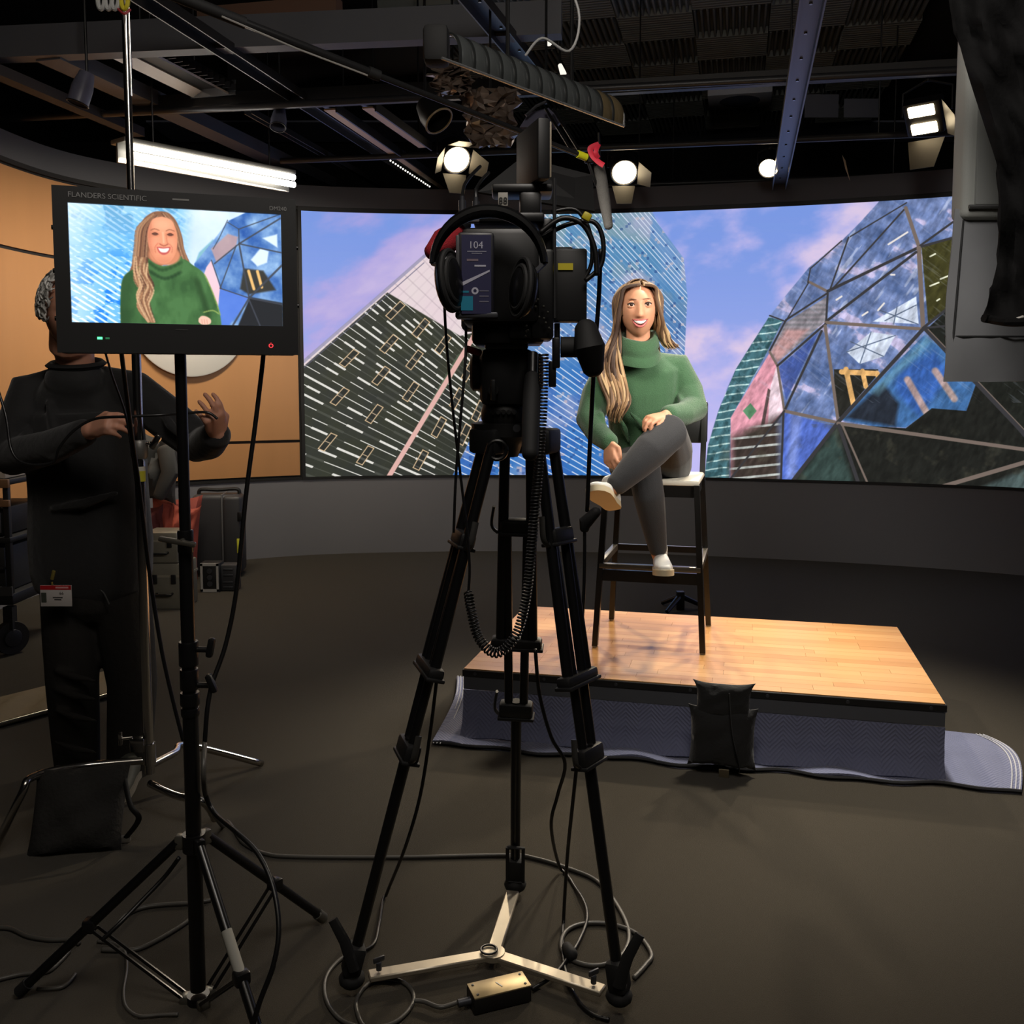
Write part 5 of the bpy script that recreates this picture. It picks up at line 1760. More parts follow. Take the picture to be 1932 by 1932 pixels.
SB = V((aty(372, 1800, 2.125).x, 2.125, 0))
st = thing('light_stand', 'tall black steel stand carrying the field monitor', 'stand', SB)
up = lambda py: V((SB.x, SB.y, aty(370, py, SB.y).z))
stM = mat('stand_black', (16, 16, 17), 0.28, var=0.1)
st1 = obj('mast', MB().cyl(up(1320), V((SB.x, SB.y, 0.03)), 0.0178, n=18), stM, st)
obj('middle_mast', MB().cyl(up(1030), up(1325), 0.0158, n=16), stM, st)
obj('upper_mast', MB().cyl(up(650), up(1032), 0.0125, n=16), stM, st)
for y0, y1, r in ((1000, 1042, 0.0175), (1210, 1255, 0.022), (1262, 1300, 0.021), (1306, 1330, 0.022), (1335, 1350, 0.021)):
    obj('collar', MB().lathe([(0, 0), (r * 0.95, 0), (r, 0.003), (r, (up(y0) - up(y1)).z - 0.003), (r * 0.95, (up(y0) - up(y1)).z), (0, (up(y0) - up(y1)).z)], up(y1), (0, 0, 1), 22), stM, st)
tM = mat('handle_satin', (104, 100, 92), 0.35, 0.7)
k = obj('tee_handle', MB().rbox(up(1018) + V((-0.008, -0.03, 0)), (0.084, 0.014, 0.012), 0.004, Matrix.Rotation(0.18, 3, 'Y')), tM, st)
obj('tee_screw', MB().cyl(up(1018) + V((0, -0.035, 0)), up(1018), 0.006, n=10), tM, st)
for yy, rr in ((1225, 0.2), (1292, -0.4)):
    q = up(yy) + V((0.045, -0.004, 0))
    obj('wing_knob', MB().cyl(up(yy), q, 0.0065, n=10).rbox(q + V((0.008, -0.004, 0.006)), (0.016, 0.018, 0.046), 0.006, Matrix.Rotation(rr, 3, 'Y')), STEELBLACK, st)
C1, C2 = up(1588), up(1884)
sil = mat('collar_silver', (138, 136, 128), 0.35, 0.8)
obj('leg_collar', MB().lathe([(0, -0.02), (0.026, -0.02), (0.026, 0.02), (0, 0.02)], C1, (0, 0, 1), 20), stM, st)
obj('lower_collar', MB().lathe([(0, -0.012), (0.026, -0.012), (0.026, 0.012), (0, 0.012)], C2, (0, 0, 1), 20), stM, st)
for ang, hr_ in ((55, 0.40), (178, 0.43), (-50, 0.42)):
    a = math.radians(ang)
    d = V((math.cos(a), math.sin(a), 0))
    ft_ = SB + d * hr_ + V((0, 0, 0.013))
    h0 = C1 + d * 0.036
    lg = obj('leg', MB().cyl(h0, ft_, 0.0115, n=14), stM, st)
    obj('hinge', MB().rbox(C1 + d * 0.028, (0.03, 0.022, 0.034), 0.004, rotz(a)), sil if ang != -50 else stM, lg)
    obj('rubber_foot', MB().cyl(h0.lerp(ft_, 0.94), ft_, 0.0145, n=12), sil if ang == 55 else RUBBER, lg)
    m_ = h0.lerp(ft_, 0.55)
    s = V((-d.y, d.x, 0))
    for sg in (-1, 1):
        obj('brace', bar(MB(), C2 + d * 0.026 + s * sg * 0.011, m_ + s * sg * 0.011, 0.004, 0.012, rotz(a + PI / 2)), stM, lg)
    obj('brace_hinge', MB().rbox(C2 + d * 0.03, (0.022, 0.028, 0.022), 0.004, rotz(a)), sil, lg)
    obj('brace_clamp', MB().rbox(m_, (0.03, 0.034, 0.03), 0.006, rotz(a)), stM, lg)
    if ang == -50:
        q0, q1 = h0.lerp(ft_, 0.36), h0.lerp(ft_, 0.56)
        tp = obj('tape_label', MB().cyl(q0, q1, 0.0121, n=16), mat('tape_white', (150, 148, 140), 0.7), lg)

# ------------------------------------------------------------------ chrome stand
CS = V((-1.205, 3.06, 0))
cs = thing('chrome_stand', 'tall chrome stand rising to the ceiling between the man and the monitor', 'stand', CS)
cu = lambda py: V((CS.x, CS.y, aty(285, py, CS.y).z))
obj('column', MB().cyl(V((CS.x, CS.y, 0.16)), cu(868), 0.0165, n=18), CHROME, cs)
obj('riser', MB().cyl(cu(868), cu(560), 0.0145, n=16), CHROME, cs)
obj('upper_riser', MB().cyl(cu(560), V((CS.x, CS.y, 3.05)), 0.0115, n=16), CHROME, cs)
obj('top_pin', MB().cyl(V((CS.x + 0.012, CS.y, 2.35)), V((CS.x + 0.012, CS.y, 3.0)), 0.004, n=10), CHROME, cs)
obj('collar', MB().lathe([(0, -0.03), (0.022, -0.03), (0.027, -0.02), (0.027, 0.022), (0.022, 0.03), (0, 0.03)], cu(848), (0, 0, 1), 20), mat('cast_grey', (120, 118, 114), 0.45, 0.6), cs)
q = cu(838)
obj('tee_knob', MB().cyl(q, q + V((0.04, -0.01, 0.004)), 0.006, n=10).rbox(q + V((0.058, -0.012, 0.008)), (0.024, 0.016, 0.054), 0.008, Matrix.Rotation(0.55, 3, 'Y')), CHROME, cs)
obj('tape_band', MB().cyl(cu(908), cu(888), 0.0172, n=18), mat('tape_yellow', (184, 176, 40), 0.6), cs)
obj('tape_band', MB().cyl(cu(888), cu(880), 0.0172, n=18), mat('tape_white2', (190, 186, 174), 0.6), cs)
obj('base_clamp', MB().rbox(cu(1402) + V((-0.03, -0.01, 0)), (0.05, 0.035, 0.05), 0.006).cyl(cu(1402), cu(1440), 0.022, n=16), CHROME, cs)
q = cu(1398) + V((-0.045, -0.02, 0.02))
obj('clamp_knob', MB().cyl(q, q + V((-0.03, -0.01, 0)), 0.006, n=10).rbox(q + V((-0.035, -0.012, 0)), (0.012, 0.014, 0.045), 0.004), CHROME, cs)
for pts in ([cu(1478), aty(330, 1500, 3.0), aty(384, 1514, 2.98), atz(405, 1545, 0.012)], [cu(1445), aty(330, 1420, 3.2), aty(354, 1406, 3.3), V((-0.95, 3.5, 0.012))], [cu(1434), aty(150, 1446, 2.98), aty(62, 1466, 2.86), aty(40, 1500, 2.82), atz(-14, 1610, 0.012)]):
    obj('leg', MB().tube(spline(pts, 6), 0.0125, 12), CHROME, cs, sharp=180)
ps = aty(157, 1512, 2.9)
bag2 = thing('sandbag', 'dark grey sandbag hanging on the leg of the chrome stand', 'sandbag', V((ps.x, ps.y, 0)))
ub, vb_ = V((1, 0.12, 0.05)), V((0.05, 0.25, 1))
obj('bag', pillow(ps + V((0, -0.03, -0.015)), ub, vb_, 0.285, 0.27, 0.09, 0.05, seed=8, wr=0.005, sag=0.25), mat('cloth_charcoal', (38, 37, 36), 0.85, var=0.2, vscale=18, bump=0.3, bscale=80), bag2)
obj('tag', MB().rbox(atz(232, 1583, 0.012), (0.045, 0.02, 0.02), 0.003, rotz(0.2)), mat('tag_grey', (110, 106, 98), 0.7), bag2)
obj('strap', MB().tube(spline([aty(235, 1470, 2.9), aty(246, 1520, 2.86), aty(262, 1545, 2.86), atz(238, 1580, 0.02)], 5), 0.009, 8, flat=((0, 1, 0), 0.4)), BLACK, bag2)
# ------------------------------------------------------------------ the standing crew member
MX = aty(165, 1100, 3.38)
mr = thing('person', 'grey-haired man in black clothes holding a cable, his face behind the field monitor', 'person', V((MX.x, 3.38, 0)))
skinm = skin_mat('skin_man', (196, 142, 118))
HM = Matrix.Translation(aty(132, 586, 3.22)) @ Matrix.Rotation(0.55, 4, 'Z') @ Matrix.Rotation(0.28, 4, 'X')
hp = lambda x, y, z: HM @ (V((x, y, z)) * 1.08)
body = MB()
head_shape(body, HM, 1.08, 1.1, 0.6)
mneck = aty(140, 662, 3.32)
mch, mbe, mpe = aty(158, 780, 3.38), aty(168, 930, 3.38), aty(172, 1085, 3.40)
body.limb([hp(0, 0.02, -0.05), hp(0, 0.03, -0.12), mneck, mneck + V((0, 0.02, -0.09))], [0.062, 0.064, 0.066, 0.06])
body.loft([mneck + V((0, 0.03, -0.17)), mch + V((0, 0, -0.05)), mbe, mpe], [0.12, 0.15, 0.155, 0.15], [0.06, 0.10, 0.10, 0.10])
sL, eL, wL = aty(60, 738, 3.38), aty(26, 862, 3.26), aty(172, 812, 3.02)
sR, eR, wR = aty(250, 738, 3.38), aty(378, 838, 3.36), aty(410, 820, 3.12)
body.limb([mch + V((-0.05, 0, 0.02)), sL + V((0, 0, -0.04)), eL, wL], [0.06, 0.045, 0.04, 0.028])
body.limb([mch + V((0.05, 0, 0.02)), sR + V((0, 0, -0.04)), eR, wR], [0.06, 0.045, 0.04, 0.028])
hL, kL, aL = aty(132, 1100, 3.40), aty(137, 1290, 3.36), aty(146, 1438, 3.42)
hR, kR, aR = aty(226, 1100, 3.40), aty(250, 1290, 3.42), aty(244, 1440, 3.44)
body.limb([mpe, hL, kL, aL], [0.10, 0.08, 0.055, 0.04])
body.limb([mpe, hR, kR, aR], [0.10, 0.08, 0.055, 0.04])
hand_shape(body, wL, aty(228, 786, 2.94) - wL, V((0.25, 0.75, -0.45)), 1, 1.08, (0.6, 0.8, 0.5), 0.04, 0.8)
hand_shape(body, wR, aty(402, 768, 3.02) - wR, V((-0.55, 0.55, 0.1)), -1, 1.08, (0.45, 0.55, 0.4), 0.16, 0.9)
obj('body', remeshed(body, 0.0048, 3), skinm, mr, sharp=180)
shirt = mat('shirt_black', (27, 27, 28), 0.85, var=0.3, vscale=8, bump=0.35, bscale=30, sheen=0.2)
sw = MB()
sw.loft([mneck + V((0.0, 0.0, -0.105)), aty(152, 748, 3.38), mch, mbe, aty(172, 1020, 3.39), aty(174, 1078, 3.39)], [0.10, 0.19, 0.205, 0.205, 0.215, 0.21], [0.078, 0.118, 0.135, 0.135, 0.14, 0.14], n=24, p=2.4)
sw.limb([aty(112, 716, 3.4), sL, sL.lerp(eL, 0.5) + V((-0.005, 0, 0)), eL, eL.lerp(wL, 0.5) + V((0, 0, -0.01)), wL.lerp(eL, 0.1)], [0.05, 0.078, 0.078, 0.070, 0.058, 0.046], 18)
sw.limb([aty(196, 716, 3.4), sR, sR.lerp(eR, 0.5), eR, eR.lerp(wR, 0.5) + V((0, 0, -0.01)), wR.lerp(eR, 0.08)], [0.05, 0.078, 0.078, 0.07, 0.06, 0.05], 18)
for a, b in (((40, 850, 3.18), (100, 838, 3.1)), ((70, 870, 3.18), (140, 846, 3.04)), ((60, 800, 3.3), (40, 840, 3.22)), ((300, 770, 3.3), (350, 830, 3.28)), ((100, 960, 3.24), (220, 930, 3.23)), ((90, 760, 3.26), (130, 900, 3.24))):
    p, q = aty(*a), aty(*b)
    sw.limb([p, (p + q) / 2 + V((0, -0.012, -0.008)), q], [0.010, 0.019, 0.010], 8)
obj('shirt', remeshed(sw, 0.008, 6), shirt, mr, sharp=180)
P = []
for j in range(30):
    a = 2 * PI * j / 30
    row = []
    for k in range(5):
        b = 2 * PI * k / 4
        r = 0.084 + 0.014 * math.cos(b)
        row.append(mneck + V((r * math.cos(a) * 1.05, 0.012 + r * math.sin(a) * 0.9, -0.046 + 0.016 * math.sin(a) + 0.012 * math.sin(b))))
    P.append(row)
obj('collar', MB().grid(P, closed_u=True), mat('shirt_rib', (22, 22, 23), 0.85), mr, sharp=180)
tr = MB()
tr.loft([mpe + V((0, 0, 0.06)), mpe, mpe + V((0, 0, -0.06))], [0.175, 0.18, 0.175], [0.125, 0.13, 0.13], n=20)
tr.limb([mpe + V((-0.07, 0, -0.03)), hL, hL.lerp(kL, 0.5), kL, kL.lerp(aL, 0.5), aL, aL + V((0, 0, -0.05))], [0.09, 0.102, 0.098, 0.09, 0.086, 0.08, 0.076], 18)
tr.limb([mpe + V((0.07, 0, -0.03)), hR, hR.lerp(kR, 0.5), kR, kR.lerp(aR, 0.5), aR, aR + V((0, 0, -0.05))], [0.09, 0.102, 0.098, 0.088, 0.084, 0.08, 0.076], 18)
for y in (1265, 1300, 1340, 1400):
    p, q = aty(105, y, 3.27), aty(180, y + 20, 3.28)
    tr.limb([p, (p + q) / 2 + V((0, -0.012, 0)), q], [0.008, 0.016, 0.008], 8)
obj('trousers', remeshed(tr, 0.008, 6), mat('trouser_black', (34, 32, 30), 0.85, var=0.3, vscale=7, bump=0.3, bscale=40), mr, sharp=180)
pocket = [aty(180, 1106, 3.265), aty(195, 1118, 3.268), aty(206, 1140, 3.272)]
obj('pocket_seam', MB().tube(spline(pocket, 4), 0.003, 6), mat('seam_grey', (70, 70, 70), 0.7), mr)
gsole = mat('sole_grey', (122, 118, 110), 0.6)
gshoe = mat('shoe_grey', (70, 72, 66), 0.7, var=0.3, vscale=30)
sneaker(V((aL.x, 3.50, 0.004)), V((aL.x - 0.02, 3.2, 0.004)), V((0, 0, 1)), 0.29, 0.105, mr, gshoe, gsole)
sneaker(V((aR.x + 0.02, 3.44, 0.004)), V((aR.x + 0.045, 3.15, 0.004)), V((0, 0, 1)), 0.30, 0.11, mr, gshoe, gsole)
# grey curly hair
hgm = [mat('hair_grey_' + n, c_, 0.55, var=0.3, vscale=60) for n, c_ in (('light', (226, 224, 220)), ('mid', (168, 166, 162)), ('dark', (98, 96, 94)))]
cap = MB()
P = []
for i in range(21):
    t = PI * 0.53 * i / 20
    row = []
    for j in range(37):
        a = -PI * 0.68 + 2 * PI * 0.68 * j / 36
        row.append(hp(0.082 * math.sin(t) * math.sin(a), 0.008 + 0.104 * math.sin(t) * math.cos(a), 0.002 + 0.121 * math.cos(t)))
    P.append(row)
cap.slab(P, 0.012)
hrm = obj('hair', cap, hgm[1], mr, sharp=180)
R_ = random.Random(3)
curls = MB()
for q in range(420):
    t = PI * 0.55 * math.sqrt(R_.random())
    a = R_.uniform(-PI * 0.72, PI * 0.72)
    base = V((0.084 * math.sin(t) * math.sin(a), 0.008 + 0.106 * math.sin(t) * math.cos(a), 0.002 + 0.123 * math.cos(t)))
    nn = V((base.x / 0.084 ** 2, base.y / 0.106 ** 2, base.z / 0.123 ** 2)).normalized()
    tg_ = nn.cross(V((R_.uniform(-1, 1), R_.uniform(-1, 1), R_.uniform(-1, 1)))).normalized()
    bt_ = nn.cross(tg_)
    r = R_.uniform(0.009, 0.017)
    pts = [HM @ ((base + nn * (0.002 + 0.008 * math.sin(u * PI)) + tg_ * (r * math.cos(u * 4.2)) + bt_ * (r * math.sin(u * 4.2) - 0.004)) * 1.08) for u in [i / 7 for i in range(8)]]
    curls.tube(pts, [0.0022, 0.0034, 0.004, 0.004, 0.004, 0.0036, 0.003, 0.0016], 5, True, R_.choices([0, 1, 2], [5, 4, 2])[0])
obj('curls', curls, hgm, hrm, sharp=180)
# badge on the belt
bq = aty(106, 1124, 3.22)
bd = obj('id_badge', MB().rbox(bq, (0.108, 0.003, 0.074), 0.001), mat('badge_white', (206, 200, 198), 0.5), mr)
obj('badge_band', MB().box(bq + V((0, -0.0017, 0.029)), (0.106, 0.001, 0.015)), mat('badge_red', (184, 30, 38), 0.5), bd)
obj('badge_photo', MB().box(bq + V((-0.042, -0.0017, -0.006)), (0.018, 0.001, 0.034)), mat('badge_photo_grey', (70, 74, 66), 0.5, var=0.4, vscale=60), bd)
lettering('66', bq + V((0.012, -0.0019, 0.004)), (1, 0, 0), (0, 0, 1), 0.015, mat('print_dark', (60, 58, 60), 0.6), bd)
obj('badge_print', MB().box(bq + V((0.022, -0.0024, 0.029)), (0.044, 0.0006, 0.006)), mat('print_pink', (236, 170, 170), 0.6), bd)
obj('badge_print', MB().box(bq + V((0.006, -0.0019, -0.006)), (0.034, 0.0006, 0.004)).box(bq + V((0.006, -0.0019, -0.013)), (0.024, 0.0006, 0.004)), MATS['print_dark'], bd)
obj('badge_clip', MB().rbox(aty(100, 1085, 3.22), (0.012, 0.008, 0.034), 0.003, Matrix.Rotation(0.25, 3, 'Y')).cyl(aty(98, 1098, 3.22), bq + V((-0.012, 0, 0.038)), 0.0035, n=8), mat('clip_brass', (214, 196, 110), 0.3, 0.8), bd)
cable('held_cable', 'black cable stretched between the two hands of the man in black', [aty(-20, 690, 3.0), aty(10, 780, 2.98), aty(22, 850, 2.96), aty(50, 875, 2.95), aty(100, 872, 2.95), aty(112, 845, 2.93), aty(140, 812, 2.92), aty(180, 790, 2.92), aty(240, 786, 2.90), aty(300, 783, 2.92), aty(345, 780, 2.97), aty(390, 778, 3.02), aty(410, 790, 3.02)], 0.0045, mat('cable_satin', (30, 30, 31), 0.3))
# ------------------------------------------------------------------ overhead: foam tiles, beams, pipes, rails
GA = math.radians(-13.2)
GU, GV = V((math.cos(GA), math.sin(GA), 0)), V((-math.sin(GA), math.cos(GA), 0))
GR = rotz(GA)
ceiling = bpy.data.objects['ceiling']
TS = 0.612
foam = mat('acoustic_foam', (132, 136, 132), 0.95, var=0.15, vscale=4)
an = atz(1312, 56, CEIL)
tile_mesh = None
for i in range(-3, 4):
    for j in range(-2, 5):
        c = V((an.x, an.y, 0)) + GU * (TS * (i - 0.5)) + GV * (TS * (j + 0.5))
        if c.y > 11.6:
            continue
        if tile_mesh is None:
            mb = MB().box((0, 0, -0.01), (TS - 0.006, TS - 0.006, 0.02))
            for k in range(12):
                x0 = -TS / 2 + 0.003 + (TS - 0.006) * k / 12
                w_ = (TS - 0.006) / 12
                y0 = TS / 2 - 0.003
                mb.add([(x0, -y0, -0.02), (x0 + w_ * 0.62, -y0, -0.02), (x0 + w_ * 0.46, -y0, -0.075), (x0 + w_ * 0.16, -y0, -0.075), (x0, y0, -0.02), (x0 + w_ * 0.62, y0, -0.02), (x0 + w_ * 0.46, y0, -0.075), (x0 + w_ * 0.16, y0, -0.075)], [(0, 1, 2, 3)[::-1], (4, 5, 6, 7), (0, 1, 5, 4)[::-1], (1, 2, 6, 5)[::-1], (2, 3, 7, 6)[::-1], (3, 0, 4, 7)[::-1]])
            tile_mesh = mesh_from('foam_tile', mb, foam, None, 0)
        o = bpy.data.objects.new('foam_tile', tile_mesh)
        COL.objects.link(o)
        o.parent = ceiling
        o.matrix_basis = Matrix.Translation((c.x, c.y, CEIL)) @ Matrix.Rotation(GA + (PI / 2 if (i + j) % 2 else 0), 4, 'Z')
struct('trim_4', MB().box((1.5, 11.75, CEIL - 0.01), (11.5, 0.9, 0.02)), mat('ceiling_slate', (150, 153, 172), 0.85))
beamM = mat('beam_grey', (92, 93, 98), 0.6, var=0.12, vscale=3)
pipeM = mat('pipe_black', (58, 58, 60), 0.4, 0.3, var=0.12)
railM = mat('rail_dark', (62, 60, 58), 0.4, 0.5)
GZ = 3.2


def beam(name, label, a, b, wd, hh, m, group=None, cat='beam'):
    a, b = V(a), V(b)
    d = (b - a).normalized()
    R = Matrix((V((0, 0, 1)).cross(d).normalized() * -1, d, V((0, 0, 1)))).transposed()
    return tag(obj(name, MB().box((a + b) / 2, (wd, (b - a).length, hh), R), m, sharp=30), label, cat, group)


a, b = atz(-120, 90, GZ + 0.15), atz(1060, 38, GZ + 0.15)
beam('ceiling_beam', 'broad grey beam crossing the ceiling behind the chrome stand top', a, b, 0.10, 0.17, beamM)
beam('ceiling_beam', 'brown timber beam above the broad grey one near the ceiling top', atz(380, 36, 3.6), atz(640, 14, 3.6), 0.10, 0.10, mat('timber_brown', (110, 82, 66), 0.7))


def pipe(label, a, b, r=0.024):
    t = thing('pipe', label, 'pipe', (V(a) + V(b)) / 2)
    obj('tube', MB().cyl(a, b, r, n=12), pipeM, t)
    d = (V(b) - V(a)).normalized()
    L = (V(b) - V(a)).length
    for f in (0.2, 0.5, 0.8):
        p = V(a) + d * (L * f)
        obj('hanger_rod', MB().cyl(p, V((p.x, p.y, CEIL)), 0.006, n=8), STEELBLACK, t)
    return t


pipe('long lighting pipe crossing in front of the acoustic foam, nearest of the three', atz(-60, 228, GZ), atz(1960, 124, GZ), 0.022)
tb = beam('ceiling_beam', 'flat dark beam resting just above the nearest lighting pipe', atz(230, 202, GZ + 0.06), atz(1080, 160, GZ + 0.06), 0.05, 0.11, mat('beam_dark', (36, 36, 37), 0.6))
beam('ceiling_beam', 'flat grey beam below the foam tiles at the right half', atz(1050, 172, GZ + 0.05), atz(1980, 116, GZ + 0.05), 0.05, 0.08, mat('beam_dark2', (42, 42, 42), 0.6))
pipe('lighting pipe crossing above the lit spotlights, middle of the three', atz(530, 304, GZ), atz(1980, 243, GZ))
pipe('lighting pipe low over the video wall, farthest of the three', atz(640, 368, GZ), atz(1980, 322, GZ))


def rail(label, p0, p1, z, wd=0.09, hh=0.05, bolts=True, m=railM, grp=None):
    a, b = atz(*p0, z), atz(*p1, z)
    d = (b - a).normalized()
    L = (b - a).length
    s = V((0, 0, 1)).cross(d).normalized()
    R = Matrix((s * -1, d, V((0, 0, 1)))).transposed()
    t = thing('ceiling_rail', label, 'rail', (a + b) / 2, 0, grp)
    obj('channel', MB().box((a + b) / 2 + V((0, 0, hh / 2)), (wd, L, 0.006), R), m, t, sharp=30)
    for sg in (-1, 1):
        obj('flange', MB().box((a + b) / 2 + s * sg * (wd / 2), (0.008, L, hh), R), m, t, sharp=30)
    if bolts:
        n = int(L / 0.35)
        for k in range(n):
            obj('bolt', MB().lathe([(0, 0), (0.008, 0), (0.008, 0.006), (0, 0.006)], a + d * (0.2 + 0.35 * k) + V((0, 0, hh / 2 - 0.003)), (0, 0, -1), 8), MATS['screw_steel'], t)
    return t


tr_ = rail('slotted grey rail running away beside the foam tiles at the right', (1536, -20), (1468, 362), GZ - 0.17, 0.10, 0.05, m=mat('rail_slate', (98, 92, 84), 0.4, 0.5))
rail('wide black rail running away over the monitor toward the spotlights', (262, -14), (858, 378), GZ + 0.06, 0.11, 0.05)
rail('narrow rail running away left of the wide black one', (468, 209), (728, 356), GZ + 0.04, 0.05, 0.04, False)
rail('grey rail running away above the louvred lamp', (880, -20), (1004, 132), GZ + 0.06, 0.11, 0.05)
beam('ceiling_beam', 'round grey duct running away behind the upper chrome stand', atz(90, 98, GZ + 0.1), atz(620, 346, GZ + 0.1), 0.16, 0.09, beamM)
beam('ceiling_beam', 'brownish beam running away at the far upper left', atz(-60, 112, GZ), atz(262, 250, GZ), 0.09, 0.06, mat('beam_umber', (66, 60, 54), 0.7))

# duvetyne sheets hung under the ceiling
sheet = mat('sheet_grey', (66, 67, 70), 0.75, var=0.25, vscale=2.5)
P = []
for i in range(19):
    row = []
    for j in range(13):
        a_, b_ = i / 18, j / 12
        p = atz(430 + 420 * a_, 40 + 130 * b_ - 40 * a_ * b_, CEIL - 0.22)
        p.z += 0.05 * math.sin(a_ * 9 + b_ * 4) + 0.04 * math.sin(b_ * 11 + a_ * 3)
        row.append(p)
    P.append(row)
tag(obj('cloth_sheet', MB().slab(P, 0.006), sheet, sharp=60), 'wrinkled dark cloth hung under the ceiling behind the boom pole', 'cloth')

# ------------------------------------------------------------------ lamps
lampM = mat('lamp_housing', (26, 25, 24), 0.45, 0.3)
doorM = mat('barn_door', (58, 54, 48), 0.5, 0.2)
lensE = emitter('lens_lit', (1.0, 0.80, 0.50), 16.0)
TARGET = V((0.8, 4.3, 0.85))


def fresnel(label, px, py, Y, r=0.095, power=P_FRESNEL, doors=(1, 1, 1, 1), target=TARGET, kind='round', spot=37, grp='lit spotlights on the lighting pipes'):
    c = aty(px, py, Y)
    t = thing('spotlight', label, 'spotlight', V((c.x, c.y, GZ)))
    d = (target - c).normalized()
    s = d.cross(V((0, 0, 1))).normalized()
    u = s.cross(d).normalized()
    R = Matrix((s, u, d)).transposed()
    if kind == 'round':
        obj('housing', MB().lathe([(0, -0.24), (r * 0.8, -0.24), (r * 1.12, -0.17), (r * 1.15, -0.01), (r * 1.05, 0.0), (r * 1.0, -0.01), (0, -0.012)], c, d, 24), lampM, t)
        obj('lens', MB().lathe([(0, 0.012), (r * 0.5, 0.009), (r * 0.9, 0.0), (r * 0.97, -0.006), (0, -0.006)], c, d, 24), lensE, t)
    else:
        obj('housing', MB().rbox(c - d * 0.06, (0.25, 0.24, 0.11), 0.02, R), lampM, t)
        for k in (-1, 1):
            obj('lens', MB().rbox(c + u * (k * 0.062) + d * 0.0, (0.17, 0.075, 0.02), 0.008, R), lensE, t)
    rr = r * 1.1
    for k, (ax, on) in enumerate(zip((s, -s, u, -u), doors)):
        if not on:
            continue
        side = u if k < 2 else s
        base = c + ax * rr + d * 0.005
        out = (ax * 0.55 + d * 0.84).normalized()
        w0, w1, L = rr * 0.85, rr * 0.55, rr * 1.5
        q = [base - side * w0, base + side * w0, base + side * w1 + out * L, base - side * w1 + out * L]
        nn = side.cross(out).normalized() * 0.0015
        mb = MB().add([p - nn for p in q] + [p + nn for p in q], [(3, 2, 1, 0), (4, 5, 6, 7), (0, 1, 5, 4), (1, 2, 6, 5), (2, 3, 7, 6), (3, 0, 4, 7)])
        obj('barn_door', mb, doorM, t, sharp=0)
    yk = [c - d * 0.1 + s * (r * 1.25), c - d * 0.1 + s * (r * 1.25) + V((0, 0, r * 1.2)), c - d * 0.1 + V((0, 0, r * 1.7)), c - d * 0.1 - s * (r * 1.25) + V((0, 0, r * 1.2)), c - d * 0.1 - s * (r * 1.25)]
    obj('yoke', MB().tube(yk, 0.009, 8), lampM, t)
    obj('clamp', MB().cyl(c - d * 0.1 + V((0, 0, r * 1.6)), V((c.x - d.x * 0.1, c.y - d.y * 0.1, max(GZ + 0.02, c.z + r * 2.2))), 0.016, n=10), lampM, t)
    light('spot_beam', 'SPOT', c + d * 0.03, target, power, WARM, 0.07, spot=spot, blend=0.8)
    return t


fresnel('round lit spotlight with glowing barn doors just left of the camera top', 862, 302, 7.3, 0.10, P_FRESNEL * 1.1)
fresnel('round lit spotlight with one tall bright door right of the hanging microphone', 1178, 326, 7.45, 0.095, doors=(0, 1, 0, 1))
fresnel('round lit spotlight at the far end of the slotted grey rail', 1450, 318, 7.3, 0.07, P_FRESNEL * 0.8, doors=(0, 0, 0, 0))
fresnel('twin-cell lit lamp with a pale lower door beside the grey soft light', 1741, 226, 6.6, 0.13, P_FRESNEL * 1.2, doors=(0, 1, 0, 1), kind='twin')
c = aty(1592, 318, 7.4)
t = tag(obj('door_leaf', MB().prism([(-0.015, 0.10), (0.012, 0.0), (0.05, -0.09), (0.03, -0.02), (0.01, 0.06)], c, (1, 0, 0), (0, 0, 1), 0.004), mat('leaf_warm', (200, 170, 130), 0.5)), 'thin warm metal leaf hanging between two lit lamps at right', 'flag')

# bank light at the left, lit
a, b = aty(236, 286, 5.9), aty(550, 344, 6.9)
bank = thing('bank_light', 'long glowing white tube bank hanging above the wood panelled wall', 'lamp', (a + b) / 2)
d = (b - a).normalized()
L = (b - a).length
s = V((0, 0, 1)).cross(d).normalized()
R = Matrix((d, s, V((0, 0, 1)))).transposed()
glow = emitter('tube_lit', (1.0, 0.95, 0.86), 9.0)
n_t = 4
for k in range(2):
    for q in range(8):
        p0, p1 = a.lerp(b, q / 8 + 0.004), a.lerp(b, (q + 1) / 8 - 0.004)
        off = s * (-0.035) + V((0, 0, -0.022 + 0.05 * k))
        obj('tube', MB().cyl(p0 + off, p1 + off, 0.021, n=12), glow, bank)
obj('housing', MB().rbox((a + b) / 2 + V((0, 0, 0.07)) + s * 0.05, (L + 0.04, 0.16, 0.03), 0.006, R).rbox((a + b) / 2 + s * 0.06, (L + 0.04, 0.02, 0.12), 0.004, R), mat('bank_housing', (120, 118, 112), 0.4, 0.5), bank)
for f in (0.15, 0.85):
    p = a.lerp(b, f)
    obj('hanger_rod', MB().cyl(p + V((0, 0, 0.08)), V((p.x, p.y, CEIL)), 0.006, n=8), STEELBLACK, bank)
mid = (a + b) / 2
light('bank_glow', 'AREA', mid - s * 0.05 + V((0, 0, -0.08)), mid + V((-0.45, 0.35, -1.6)), P_BANK, (1.0, 0.88, 0.70), L, 0.2)

